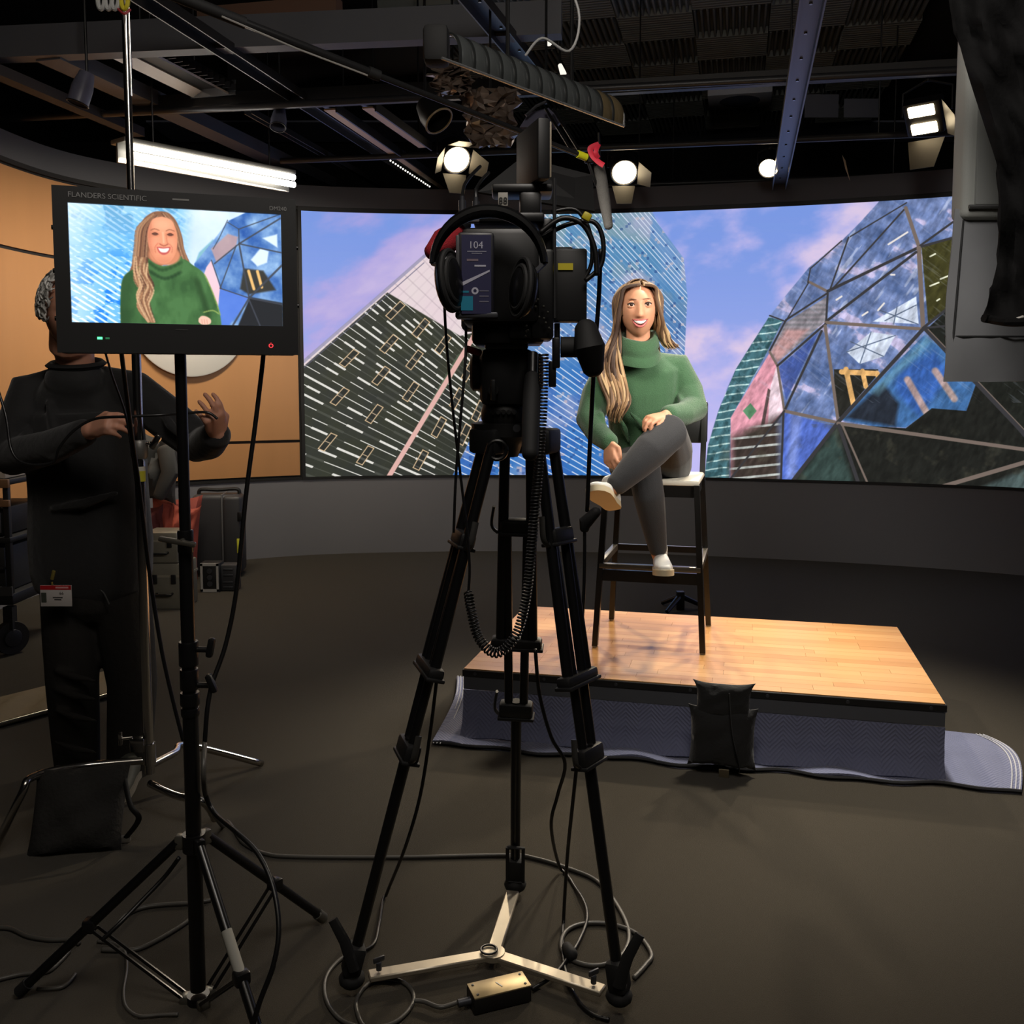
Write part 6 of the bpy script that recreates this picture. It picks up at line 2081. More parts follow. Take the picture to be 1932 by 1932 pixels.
# unlit twin fluorescent tray
a, b = atz(228, 92, GZ + 0.1), atz(398, 178, GZ + 0.1)
fx = thing('fluorescent_fixture', 'unlit twin fluorescent tray with pale reflectors below the broad grey beam', 'lamp', (a + b) / 2)
d = (b - a).normalized()
L = (b - a).length
s = V((0, 0, 1)).cross(d).normalized()
R = Matrix((s, d, V((0, 0, 1)))).transposed()
trayM = mat('tray_pale', (222, 208, 194), 0.45)
m_ = (a + b) / 2
obj('housing', MB().rbox(m_ + V((0, 0, 0.05)), (0.34, L, 0.03), 0.005, R), BLACK, fx)
for sg in (-1, 1):
    obj('reflector', MB().box(m_ + s * (sg * 0.10) + V((0, 0, 0.012)), (0.075, L, 0.012), R @ Matrix.Rotation(sg * 0.5, 3, 'Y')), trayM, fx)
for k in range(14):
    obj('louver', MB().box(a.lerp(b, (k + 0.5) / 14) - s * 0.17 + V((0, 0, 0.02)), (0.06, 0.004, 0.04), R), GREYMETAL, fx)
obj('end_plate', MB().box(b + V((0, 0, 0.03)), (0.36, 0.008, 0.09), R), mat('plate_bright', (170, 176, 184), 0.3, 0.7), fx)
for f in (0.2, 0.8):
    p = a.lerp(b, f)
    obj('hanger_rod', MB().cyl(p + V((0, 0, 0.06)), V((p.x, p.y, CEIL)), 0.006, n=8), STEELBLACK, fx)

# pale strip trays beside the wide rail
for lab, p0, p1, dots in (('long pale strip tray with a row of tiny lit dots beside the wide rail', (618, 204), (842, 358), True), ('shorter pale strip tray between the rail and the foil wrap', (692, 202), (800, 278), False)):
    a, b = atz(*p0, GZ + 0.02), atz(*p1, GZ + 0.02)
    t = thing('strip_tray', lab, 'lamp', (a + b) / 2)
    d = (b - a).normalized()
    L = (b - a).length
    s = V((0, 0, 1)).cross(d).normalized()
    R = Matrix((s, d, V((0, 0, 1)))).transposed()
    m_ = (a + b) / 2
    obj('tray', MB().box(m_ + V((0, 0, 0.03)), (0.10, L, 0.02), R).box(m_ - s * 0.06, (0.012, L, 0.06), R), railM, t)
    obj('reflector', MB().box(m_, (0.075, L * 0.98, 0.01), R), mat('tray_beige', (196, 166, 132), 0.5), t)
    if dots:
        for k in range(18):
            obj('bead', MB().ball(a.lerp(b, 0.52 + 0.38 * k / 17) + s * 0.075 + V((0, 0, -0.02)), 0.0075, 8, 5), emitter('bead_lit', (1, 0.95, 0.85), 2.0), t)
    for f in (0.1, 0.9):
        p = a.lerp(b, f)
        obj('hanger_rod', MB().cyl(p + V((0, 0, 0.03)), V((p.x, p.y, CEIL)), 0.005, n=8), STEELBLACK, t)

# louvred half-round lamp over the camera
a, b = aty(842, 118, 2.75), aty(1148, 232, 3.1)
lv_ = thing('louvred_lamp', 'long ribbed half-round lamp shell hanging tilted above the camera', 'lamp', (a + b) / 2)
d = (b - a).normalized()
L = (b - a).length
s = V((0, 0, 1)).cross(d).normalized()      # toward the back wall side
if s.y < 0:
    s = -s
upv = V((0, 0, 1))
shell = mat('shell_silver', (92, 96, 96), 0.14, 0.5, var=0.1, vscale=6)
ribM = mat('rib_dark', (34, 36, 36), 0.35)
lf = obj('shell', MB(), shell, lv_)
NR_ = 13
for k in range(NR_):
    t0, t1 = k / NR_, (k + 1) / NR_
    P = []
    for i in range(7):
        q = i / 6
        f = t0 + (t1 - t0) * q
        bul = 0.006 * math.sin(PI * q) ** 0.8
        row = []
        for j in range(13):
            an_ = -0.35 + (PI * 0.62) * j / 12
            rr = 0.074 + bul
            row.append(a + d * (L * f) - s * (rr * math.cos(an_)) + upv * (rr * math.sin(an_)))
        P.append(row)
    m = shell if k < NR_ - 2 else mat('shell_smoke', (96, 84, 62), 0.2, 0.2)
    obj('shell_bay', MB().slab(P, 0.004), m, lv_, sharp=60)
    row = [a + d * (L * t0) - s * (0.075 * math.cos(x)) + upv * (0.075 * math.sin(x)) for x in [-0.35 + PI * 0.62 * j / 12 for j in range(13)]]
    obj('rib', MB().tube(row, 0.005, 6), ribM, lv_)
bpy.data.objects.remove(lf)
lo = -s * (0.079 * math.cos(0.4)) - upv * 0.026
hi_ = -s * (0.077 * math.cos(PI * 0.62 - 0.35)) + upv * (0.077 * math.sin(PI * 0.62 - 0.35))
obj('rim_wire', MB().tube([a + lo - d * 0.06, b + lo], 0.0045, 8), mat('rim_bright', (190, 192, 194), 0.25, 0.8), lv_)
obj('end_wire', MB().tube([b + lo, b - s * 0.072 + upv * 0.01, b - s * 0.048 + upv * 0.045, b + hi_], 0.004, 8), MATS['rim_bright'], lv_)
obj('end_block', MB().rbox(a - d * 0.05 + upv * 0.02 - s * 0.03, (0.07, 0.08, 0.10), 0.015), RUBBER, lv_)
for f, w_ in ((0.35, 0.006), (0.75, 0.006)):
    p = a + d * (L * f) + upv * 0.07
    obj('hanger_rod', MB().cyl(p, V((p.x, p.y, CEIL)), w_, n=8), STEELBLACK, lv_)
p = a + d * (L * 0.42) + upv * 0.09 - s * 0.03
obj('power_lead', MB().tube(spline([p, p + V((0.05, 0, 0.05)), p + V((0.13, 0.02, 0.02)), p + V((0.16, 0.03, 0.12)), p + V((0.12, 0.04, 0.3)), p + V((0.1, 0.05, 0.8))], 6), 0.004, 8), mat('lead_white', (160, 160, 158), 0.4), lv_)

# crumpled foil wrap behind it
R_ = random.Random(17)


def crumple(poly_c, wpx, hpx, Y, seed, n=13, amp=0.05):
    r = random.Random(seed)
    P = []
    for i in range(n + 1):
        row = []
        for j in range(n + 1):
            u, v = i / n - 0.5, j / n - 0.5
            k = 1 - 0.35 * (v + 0.5) * abs(u) * 2
            edge = r.uniform(-0.06, 0.06)
            p = aty(poly_c[0] + wpx * u * k + 10 * r.uniform(-1, 1), poly_c[1] + hpx * (v + edge * 0.6), Y + r.uniform(-amp, amp))
            row.append(p)
        P.append(row)
    return MB().grid(P)


foil = mat('foil_brown', (150, 134, 122), 0.32, 0.55, var=0.2)
fw = thing('foil_wrap', 'crumpled brown-grey foil wrap hanging behind the ribbed lamp shell', 'foil', aty(925, 215, 4.8))
obj('main_sheet', crumple((925, 222), 118, 112, 4.8, 2), foil, fw, sharp=0)
obj('side_sheet', crumple((852, 150), 92, 62, 4.7, 5), foil, fw, sharp=0)
p = aty(925, 180, 4.8)
obj('hanger_rod', MB().cyl(p, V((p.x, p.y, CEIL)), 0.006, n=8), STEELBLACK, fw)
# panel lamp on twin arms
pl = thing('panel_lamp', 'slate panel lamp on twin arms between foil wrap and hanging microphone', 'lamp', aty(1018, 225, 4.4))
c = aty(1018, 226, 4.4)
obj('panel', MB().prism([(-0.09, -0.045), (0.07, -0.045), (0.10, -0.01), (0.04, 0.055), (-0.05, 0.03)], c, (1, 0, 0), (0, 0.35, 1), 0.02), mat('panel_slate', (78, 76, 94), 0.5), pl)
for dx in (0, 14):
    obj('arm', MB().cyl(aty(1030 + dx, 206, 4.35), aty(1082 + dx, 290, 4.2), 0.007, n=8), STEELBLACK, pl)
obj('bracket', MB().tube([aty(992, 218, 4.35), aty(1012, 200, 4.36), aty(1030, 192, 4.36)], 0.007, 8), GREYMETAL, pl)
p = aty(1030, 196, 4.38)
obj('hanger_rod', MB().cyl(p, V((p.x, p.y, CEIL)), 0.006, n=8), STEELBLACK, pl)


def can(label, px, py, Y, r, dirv, m, rim, L=0.3):
    c = aty(px, py, Y)
    t = thing('lamp_can', label, 'lamp', c)
    obj('barrel', MB().lathe([(0, 0), (r * 0.7, 0), (r, 0.08), (r, L), (r * 0.96, L), (r * 0.9, L * 0.4), (0, L * 0.35)], c, dirv, 22), m, t)
    Fm = frame(dirv)
    ring = [c + Fm @ V((r * math.cos(x), r * math.sin(x), L)) for x in [2 * PI * i / 24 for i in range(25)]]
    obj('rim', MB().tube(ring, r * 0.07, 8, False), rim, t)
    obj('hanger_rod', MB().cyl(c, V((c.x, c.y, CEIL)), 0.008, n=8), STEELBLACK, t)
    return t


can('black lamp can with a beige rim left of the foil wrap', 802, 196, 5.6, 0.085, V((0.45, -0.3, -0.6)), lampM, mat('rim_beige', (160, 140, 104), 0.4), 0.15)
can('lamp can wrapped in grey plastic at the upper left of ceiling', 164, 138, 5.2, 0.055, V((-0.3, -0.1, -1)), mat('plastic_wrap', (108, 108, 126), 0.35, var=0.4, vscale=12), lampM, 0.17)
can('small grey lamp can under the nearest pipe right of the monitor', 528, 206, 6.3, 0.05, V((0, -0.4, -0.9)), mat('can_grey', (92, 94, 112), 0.5), lampM, 0.14)
for px, py, lab in ((1030, 66, 'small clip lamp with a glowing glint at the edge of the foam tiles, upper one'), (1057, 124, 'small clip lamp with a glowing glint at the edge of the foam tiles, lower one')):
    c = aty(px, py, 6.2)
    t = thing('clip_lamp', lab, 'lamp', c)
    obj('glint_tip', MB().loft([c, c + V((0.02, 0.01, -0.045))], [0.014, 0.02], [0.014, 0.02], side=(0, 1, 0), n=12), emitter('glint_glow', (1, 0.92, 0.8), 1.1), t)  # glow stands in for a glint on the metal head
    obj('stem', MB().cyl(c, V((c.x - 0.04, c.y, CEIL)), 0.008, n=8), STEELBLACK, t)
# air diffuser in the ceiling, far
c = atz(1396, 172, CEIL - 0.12)
df = thing('air_diffuser', 'pale rectangular air diffuser among the foam tiles', 'vent', V((c.x, c.y, CEIL)))
obj('box', MB().rbox(c, (0.62, 0.5, 0.2), 0.01, GR), mat('diffuser_pale', (215, 220, 235), 0.5), df)
obj('vane', MB().lathe([(0.0, 0), (0.2, 0.0), (0.1, 0.02), (0, 0.02)], c + V((0, 0, -0.1)), (0, 0, -1), 20), mat('vane_pale', (96, 104, 128), 0.5), df)
for k, (x0, x1, y0, y1) in enumerate(((1518, 1582, 178, 222), (1592, 1660, 186, 222))):
    c = aty((x0 + x1) / 2, (y0 + y1) / 2, 9.2)
    w_ = (aty(x1, y0, 9.2) - aty(x0, y0, 9.2)).length
    h_ = (aty(x0, y0, 9.2) - aty(x0, y1, 9.2)).length
    t = thing('flag_panel', ('slate cloth flag hanging just right of the slotted rail', 'slate cloth flag hanging left of the twin-cell lamp')[k], 'flag', c)
    obj('cloth', MB().rbox(c, (w_, 0.012, h_), 0.004), mat('flag_slate', (126, 128, 142), 0.8), t)
    obj('hanger_rod', MB().cyl(c + V((0, 0, h_ / 2)), V((c.x, c.y, CEIL)), 0.006, n=8), STEELBLACK, t)
# colourful cable ends tied to the chrome stand's top
c = aty(205, -2, 3.0)
cbn = thing('cable_bundle', 'small bundle of white and yellow cable loops beside the chrome stand top', 'cable', c)
for k, (px, m) in enumerate(((188, 'lead_white'), (202, 'lead_white'), (214, 'lead_white'), (232, 'label_yellow'))):
    obj('loop', MB().tube(spline([aty(px - 5, -40, 3.02), aty(px - 3, 6, 3.0), aty(px + 3, 17, 3.0), aty(px + 9, 4, 3.0), aty(px + 8, -40, 3.02)], 6), 0.007, 8), MATS[m], cbn)
obj('tie', MB().tube(spline([aty(222, 16, 3.0), aty(234, 26, 2.98), aty(246, 18, 2.99)], 5), 0.004, 8), mat('tie_red', (150, 40, 44), 0.5), cbn)

# ------------------------------------------------------------------ boom pole and hanging microphone
a, b = aty(250, -40, 2.65), aty(1106, 297, 3.45)
bp_ = thing('boom_pole', 'long thin black boom pole slanting down to the hanging microphone', 'pole', a)
P = lambda t: a.lerp(b, t)
obj('grip_section', MB().cyl(P(0), P(0.2), 0.017, n=14), RUBBER, bp_)
obj('middle_section', MB().cyl(P(0.2), P(0.46), 0.0125, n=12), mat('pole_black', (34, 34, 35), 0.25), bp_)
obj('collar', MB().cyl(P(0.45), P(0.475), 0.017, n=14), RUBBER, bp_)
obj('tip_section', MB().cyl(P(0.475), P(1.0), 0.0095, n=12), MATS['pole_black'], bp_)
obj('tape_mark', MB().cyl(P(0.975), P(1.0), 0.0135, n=12), mat('tape_neon', (226, 226, 40), 0.5), bp_)
obj('pole_lead', MB().tube([P(0.16) + V((0, -0.02, -0.012)), P(0.3) + V((0, -0.012, -0.018)), P(0.45) + V((0, -0.014, -0.016))], 0.0028, 6), mat('lead_grey', (150, 148, 144), 0.4), bp_)
m0, m1 = aty(1128, 300, 3.5), aty(1149, 432, 3.5)
sg_ = thing('shotgun_microphone', 'grey foam covered microphone hanging down with a red ribbon above the woman', 'microphone', m0)
obj('foam_cover', MB().loft([m0.lerp(m1, q) for q in (0.12, 0.3, 0.6, 0.95)], [0.020, 0.0225, 0.021, 0.016], [0.020, 0.0225, 0.021, 0.016], side=(0, 1, 0), n=18), mat('foam_grey', (84, 82, 80), 0.95, bump=0.4, bscale=300), sg_, sharp=180)
obj('shock_mount', MB().rbox(aty(1112, 300, 3.47), (0.035, 0.03, 0.03), 0.006).tube([aty(1110, 305, 3.47), aty(1120, 335, 3.48), aty(1126, 350, 3.5)], 0.006, 8).tube([aty(1120, 298, 3.47), aty(1136, 312, 3.49)], 0.006, 8), BLACK, sg_)
obj('ribbon', MB().tube(spline([aty(1130, 272, 3.45), aty(1114, 280, 3.44), aty(1118, 294, 3.44), aty(1130, 306, 3.44), aty(1139, 312, 3.44)], 6), 0.010, 8, flat=((0, 1, 0), 0.18)), mat('ribbon_red', (214, 44, 66), 0.6), sg_)
obj('ribbon_tail', MB().tube(spline([aty(1130, 272, 3.45), aty(1124, 286, 3.43), aty(1129, 298, 3.44)], 6), 0.008, 8, flat=((0, 1, 0), 0.18)), MATS['ribbon_red'], sg_)
obj('mic_lead', MB().cyl(aty(1130, 250, 3.46), aty(1132, 300, 3.48), 0.0035, n=8), STEELBLACK, sg_)

# ------------------------------------------------------------------ grey soft light and black drape at the right edge
YS = 2.6
XL = aty(1822, 300, YS).x
zt, zbm = 3.1, aty(1850, 412, YS).z
soft = thing('soft_light', 'large grey padded soft light with cloth skirt at the right edge of view', 'lamp', V((2.05, 2.75, 0)))
greyc = mat('soft_grey', (190, 194, 190), 0.7, var=0.06, vscale=6, bump=0.15, bscale=300)
wS = 1.3
obj('box', MB().rbox(V((XL + wS / 2, YS + 0.045, (zt + zbm) / 2)), (wS, 0.085, zt - zbm), 0.02, seg=3), greyc, soft)
obj('face_panel', MB().rbox(V((XL + wS / 2 + 0.01, YS - 0.002, (zt + zbm) / 2 + 0.01)), (wS - 0.035, 0.012, zt - zbm - 0.05), 0.004), mat('panel_grey', (166, 170, 168), 0.75, var=0.05, vscale=5), soft)
obj('welt', MB().tube([V((XL + 0.012, YS - 0.004, zbm + 0.03)), V((XL + wS - 0.02, YS - 0.004, zbm + 0.03))], 0.006, 6), mat('welt_grey', (96, 98, 98), 0.7), soft)
skirt = mat('skirt_grey', (158, 161, 166), 0.85, var=0.12, vscale=9)
zh, zl = aty(1850, 634, YS).z, aty(1850, 720, YS).z
P = []
for i in range(27):
    row = []
    for j in range(15):
        f, g_ = i / 26, j / 14
        z = (zbm + 0.03) * (1 - g_) + zl * g_
        x = XL - 0.012 - 0.02 * g_ + f * (wS - 0.02)
        y = YS + 0.03 + 0.012 * math.sin(f * 24 + g_ * 5) * g_ + 0.010 * math.sin(f * 47 - g_ * 9) * g_
        row.append(V((x, y, z)))
    P.append(row)
obj('skirt', MB().slab(P, 0.005), skirt, soft, sharp=60)
for z, nm in ((zh, 'hem_seam'),):
    obj(nm, MB().tube([V((XL - 0.028 + (wS) * i / 20, YS + 0.024 + 0.006 * math.sin(i * 1.2 + 3), z)) for i in range(21)], 0.003, 6), mat('seam_dark', (58, 60, 62), 0.8), soft)
obj('side_seam', MB().tube([V((XL + 0.012, YS + 0.026, zbm)), V((XL - 0.006, YS + 0.02, zh)), V((XL - 0.01, YS + 0.02, zl + 0.02))], 0.003, 6), MATS['seam_dark'], soft)
sp = V((2.05, 2.78, 0))
obj('stand_pole', MB().cyl(sp + V((0, 0, 0.05)), sp + V((0, 0, 2.6)), 0.018, n=14), STEELBLACK, soft)
for k in range(3):
    an_ = 0.4 + k * 2 * PI / 3
    obj('stand_leg', MB().cyl(sp + V((0, 0, 0.4)), sp + V((0.42 * math.cos(an_), 0.42 * math.sin(an_), 0.012)), 0.012, n=10), STEELBLACK, soft)
light('soft_beam', 'SPOT', V((1.5, 3.02, 1.9)), V((0.62, 4.15, 1.5)), P_SOFT, (1.0, 0.94, 0.86), 0.28, spot=54, blend=0.9)
YD = 2.3
drape = thing('black_drape', 'black wrinkled cloth drape hanging over the grey soft light at right', 'cloth', aty(1900, 300, YD))
outl = [(1792, -40), (1800, 30), (1812, 90), (1832, 160), (1858, 240), (1884, 325), (1888, 400), (1884, 480), (1870, 545), (1856, 603)]
P = []
R_ = random.Random(9)
NJ = 26
for i, q in enumerate(spline([(x, y, 0) for x, y in outl], 4)):
    row = []
    for j in range(NJ):
        f = j / (NJ - 1)
        t_ = i / 36
        x = q.x + (2120 - q.x) * f
        y = q.y + 8 * math.sin(f * 7) * t_
        fold = 0.016 * math.sin(f * 19 + t_ * 7) + 0.012 * math.sin(f * 33 - t_ * 13 + 1) + 0.010 * math.sin(t_ * 34 + f * 11) * (0.3 + t_) + 0.006 * math.sin(t_ * 61 - f * 27)
        row.append(aty(x, y, YD - 0.02 + fold + 0.05 * (1 - f) ** 3))
    P.append(row)
dm = mat('drape_black', (20, 20, 21), 0.85, var=0.25, vscale=8, bump=0.25, bscale=50, spec=0.2)
obj('cloth', MB().slab(P, 0.008), dm, drape, sharp=70)
obj('rolled_hem', MB().tube([P[-1][j] + V((0, 0, 0.004)) for j in range(NJ)], 0.011, 8), dm, drape)
obj('white_stick', MB().cyl(aty(1906, 606, 2.28), aty(1975, 582, 2.28), 0.0035, n=8), mat('stick_white', (214, 212, 206), 0.5), drape)
p = P[0][12]
obj('hanger_rod', MB().cyl(p - V((0, 0, 0.05)), V((p.x, p.y, CEIL)), 0.008, n=8), STEELBLACK, drape)
# ------------------------------------------------------------------ cables and boxes on the carpet
fl_ = lambda pts, z=0.006: [atz(x, y, z) for x, y in pts]
cabG = mat('cable_grey', (74, 72, 68), 0.4)
cable('floor_cable', 'long cable running over the carpet from the light stand round the tripod to a loop', [aty(386, 1400, 2.1), aty(388, 1500, 2.12)] + fl_([(420, 1560), (460, 1592), (500, 1611), (560, 1617), (760, 1618), (955, 1614), (1010, 1620), (1075, 1640), (1128, 1664), (1168, 1714), (1187, 1764), (1172, 1804), (1132, 1822), (1088, 1816), (1060, 1792), (1066, 1760), (1098, 1744), (1150, 1744), (1200, 1762), (1229, 1800), (1218, 1822), (1196, 1846)]), 0.006, cabG, 8)
cable('floor_cable', 'grey cable loops on the carpet at the left end of the power box', fl_([(668, 1794), (640, 1812), (618, 1838), (612, 1868), (622, 1900), (650, 1928), (700, 1940), (750, 1926), (780, 1890), (772, 1862), (742, 1846), (706, 1850), (680, 1872), (672, 1900), (690, 1940), (740, 1960)]), 0.005, cabG, 8)
cable('power_cable', 'short cable from the left end of the power box into the loop', fl_([(782, 1888), (800, 1890), (828, 1900), (850, 1896), (876, 1886)], 0.016), 0.0055, cabG, 8)
cable('power_cable', 'thin black cable curling from the right tripod leg down to the power box', [aty(1010, 1225, 2.3), aty(1018, 1310, 2.32), aty(1040, 1390, 2.34), aty(1066, 1440, 2.36), aty(1052, 1500, 2.4), aty(1040, 1560, 2.44)] + fl_([(1058, 1640), (1096, 1690), (1108, 1730), (1092, 1776), (1068, 1812), (1040, 1844), (1004, 1866)], 0.012), 0.0048)
cable('power_cable', 'thin black cable hanging straight beside the right tripod leg to the floor', [aty(1098, 1380, 2.22), aty(1090, 1430, 2.24), aty(1080, 1520, 2.28), aty(1070, 1620, 2.34)] + fl_([(1063, 1740), (1062, 1800), (1072, 1850), (1092, 1890), (1120, 1915), (1150, 1924)], 0.008), 0.0048)
cable('camera_cable', 'thin black cable hanging off the left tripod leg down to the carpet', [aty(824, 1282, 2.3), aty(812, 1380, 2.31), aty(793, 1500, 2.32), aty(764, 1600, 2.34)] + fl_([(728, 1690), (716, 1740), (708, 1776), (690, 1792), (668, 1797)], 0.008), 0.0045)
tag(obj('cable_connector', MB().loft([atz(1070, 1788, 0.02), atz(1078, 1800, 0.02)], [0.014, 0.016], [0.014, 0.016], side=(0, 0, 1), n=12), RUBBER), 'small black cable connector lying beside the cable loop at right', 'connector')
c4 = [atz(x, y, 0.04) for x, y in ((878, 1858), (984, 1833), (1005, 1861), (897, 1887))]
pw = thing('power_box', 'flat brass-toned power supply box on the carpet below the tripod', 'box', (c4[0] + c4[2]) / 2 - V((0, 0, 0.04)))
cc = (c4[0] + c4[1] + c4[2] + c4[3]) / 4
ux = ((c4[1] - c4[0]) + (c4[2] - c4[3])).normalized()
uy = V((0, 0, 1)).cross(ux)
Lx, Ly = (c4[1] - c4[0]).length, abs((c4[0] - c4[3]).dot(uy))
Rp = Matrix((ux, uy, V((0, 0, 1)))).transposed()
obj('case', MB().rbox(cc - V((0, 0, 0.019)), (Lx, Ly, 0.038), 0.004, Rp), mat('case_black', (24, 23, 22), 0.45), pw)
pt_m = mat('plate_brass', (186, 166, 126), 0.4, 0.6, var=0.12, vscale=30)
obj('top_plate', MB().rbox(cc + V((0, 0, 0.001)), (Lx - 0.002, Ly - 0.002, 0.004), 0.0012, Rp), pt_m, pw)
for sx in (-1, 1):
    for sy in (-1, 1):
        obj('screw', MB().lathe([(0, 0), (0.0035, 0), (0.003, 0.0015), (0, 0.0018)], cc + ux * (sx * (Lx / 2 - 0.012)) + uy * (sy * (Ly / 2 - 0.012)) + V((0, 0, 0.003)), (0, 0, 1), 8), STEELBLACK, pw)
obj('print_mark', MB().box(cc + V((0, 0, 0.0036)), (0.003, 0.022, 0.0006), Rp @ rotz(0.4)), mat('mark_white', (220, 216, 204), 0.5), pw)
obj('socket', MB().cyl(cc - ux * (Lx / 2 - 0.002) + V((0, 0, -0.02)), cc - ux * (Lx / 2 + 0.03) + V((0, 0, -0.02)), 0.009, n=12), GREYMETAL, pw)
# cables of the monitor
cable('monitor_cable', 'thick black cable curving from the monitor down beside its stand', [aty(498, 660, 2.2), aty(494, 700, 2.2), aty(482, 800, 2.2), aty(466, 920, 2.19), aty(456, 1020, 2.18), aty(444, 1130, 2.17), aty(425, 1220, 2.15), aty(398, 1300, 2.12), aty(388, 1380, 2.1), aty(386, 1480, 2.11), aty(402, 1530, 2.12), aty(446, 1570, 2.0), aty(486, 1610, 1.95), aty(514, 1670, 1.9), aty(526, 1750, 1.85), aty(516, 1820, 1.82), aty(490, 1890, 1.8), aty(470, 1960, 1.78)], 0.0055, CABLE, 8)
cable('monitor_cable', 'thin black cable falling behind the chrome stand from the monitor underside', [aty(228, 655, 2.24), aty(236, 720, 2.3), aty(250, 830, 2.4), aty(264, 930, 2.45), aty(282, 1080, 2.5), aty(304, 1220, 2.5), aty(326, 1320, 2.5), aty(346, 1398, 2.5)], 0.0055, CABLE, 8)
cable('monitor_cable', 'thin grey cable falling straight from the monitor underside in front of the man', [aty(196, 655, 2.3), aty(212, 710, 2.5), aty(236, 780, 2.6), aty(250, 860, 2.6), aty(262, 960, 2.6)], 0.003, CABLE, 8)
for lab, pts, r in (('nearest cable crossing the carpet at the lower left corner', [(-20, 1852), (40, 1838), (88, 1833), (112, 1815), (130, 1795)], 0.006),
                    ('cable running in from the left edge to the stand leg', [(-20, 1750), (20, 1752), (52, 1766), (92, 1773), (128, 1773), (150, 1780)], 0.006),
                    ('pale cable rising from the stand leg toward its mast, upper of two', [(190, 1775), (214, 1752), (236, 1728), (268, 1713), (310, 1707), (360, 1704), (398, 1698)], 0.006),
                    ('cable bowing below the upper pale one toward the stand mast', [(192, 1792), (230, 1793), (262, 1790), (300, 1772), (340, 1748), (362, 1732)], 0.006),
                    ('thin cable curling under the stand brace at the lower left', [(184, 1776), (216, 1781), (236, 1798), (239, 1830), (233, 1870), (238, 1900), (262, 1917), (300, 1915), (336, 1914)], 0.004),
                    ('short cable curl under the left leg of the light stand', [(70, 1866), (110, 1864), (128, 1855), (142, 1838)], 0.005)):
    cable('floor_cable', lab, fl_(pts, 0.007), r, cabG, 8)
cable('floor_cable', 'black cable slanting from the stand collar to its left leg foot', [aty(338, 1618, 2.1), aty(310, 1655, 2.1), aty(262, 1705, 2.06), aty(226, 1742, 2.02), aty(192, 1774, 2.0)], 0.005)

# ------------------------------------------------------------------ cases along the curved wall
case_m = mat('case_charcoal', (52, 52, 55), 0.5, var=0.12, vscale=12)
o = atz(408, 1088, 0.0)
C_ = V((o.x, o.y + 0.1, 0))
R1 = rotz(0.12)
L3 = lambda x, y, z: C_ + R1 @ V((x, y, z))
hc1 = thing('hard_case', 'tall black hard case standing on end by the curved wall', 'case', C_, 0.12)
obj('shell', MB().rbox(L3(0.0, 0, 0.32), (0.36, 0.20, 0.60), 0.035, R1, 3).rbox(L3(0.12, -0.03, 0.32), (0.14, 0.22, 0.585), 0.03, R1, 3), case_m, hc1)
obj('rim', MB().rbox(L3(0.045, -0.005, 0.32), (0.014, 0.225, 0.61), 0.005, R1), mat('case_edge', (96, 96, 98), 0.45), hc1)
obj('handle', MB().tube(spline([L3(-0.14, -0.02, 0.62), L3(-0.12, -0.02, 0.655), L3(0.0, -0.02, 0.65), L3(0.14, -0.02, 0.655), L3(0.16, -0.02, 0.62)], 5), 0.014, 8), BLACK, hc1)
for z in (0.18, 0.46):
    obj('latch', MB().rbox(L3(0.175, -0.135, z), (0.03, 0.02, 0.07), 0.004, R1), STEELBLACK, hc1)
obj('tag', MB().rbox(L3(0.165, -0.15, 0.24), (0.022, 0.004, 0.11), 0.001, R1), mat('tag_yellow', (206, 206, 60), 0.5), hc1)
for sx in (-0.12, 0.12):
    obj('wheel', MB().cyl(L3(sx - 0.015, 0.02, 0.02), L3(sx + 0.015, 0.02, 0.02), 0.02, n=14), RUBBER, hc1)
o = atz(396, 1118, 0.0)
sb_ = thing('meter_box', 'small black box with a pale framed face before the tall hard case', 'box', V((o.x, o.y, 0)))
q = V((o.x, o.y + 0.06, 0.105))
obj('body', MB().rbox(q, (0.14, 0.11, 0.205), 0.008), BLACK, sb_)
fr_ = MB()
for dx, dz, w_, h_ in ((0, 0.092, 0.125, 0.02), (0, -0.092, 0.125, 0.02), (-0.055, 0, 0.015, 0.2), (0.055, 0, 0.015, 0.2)):
    fr_.box(q + V((dx, -0.058, dz)), (w_, 0.008, h_))
obj('frame', fr_, mat('frame_pale', (168, 166, 162), 0.5), sb_)
for dz in (0.045, 0.0, -0.045):
    obj('dial', MB().lathe([(0, 0), (0.02, 0), (0.018, 0.006), (0, 0.006)], q + V((0, -0.056, dz)), (0, -1, 0), 14), GREYMETAL, sb_)
o = atz(428, 1116, 0.0)
lm = thing('latch_box', 'small dark box with metal latches right of the pale framed one', 'box', V((o.x, o.y, 0)))
q = V((o.x, o.y + 0.06, 0.095))
obj('body', MB().rbox(q, (0.14, 0.11, 0.185), 0.01), case_m, lm)
for dz in (0.06, 0.02, -0.03, -0.065):
    obj('latch', MB().rbox(q + V((0.01, -0.058, dz)), (0.07, 0.008, 0.014), 0.003), GREYMETAL, lm)
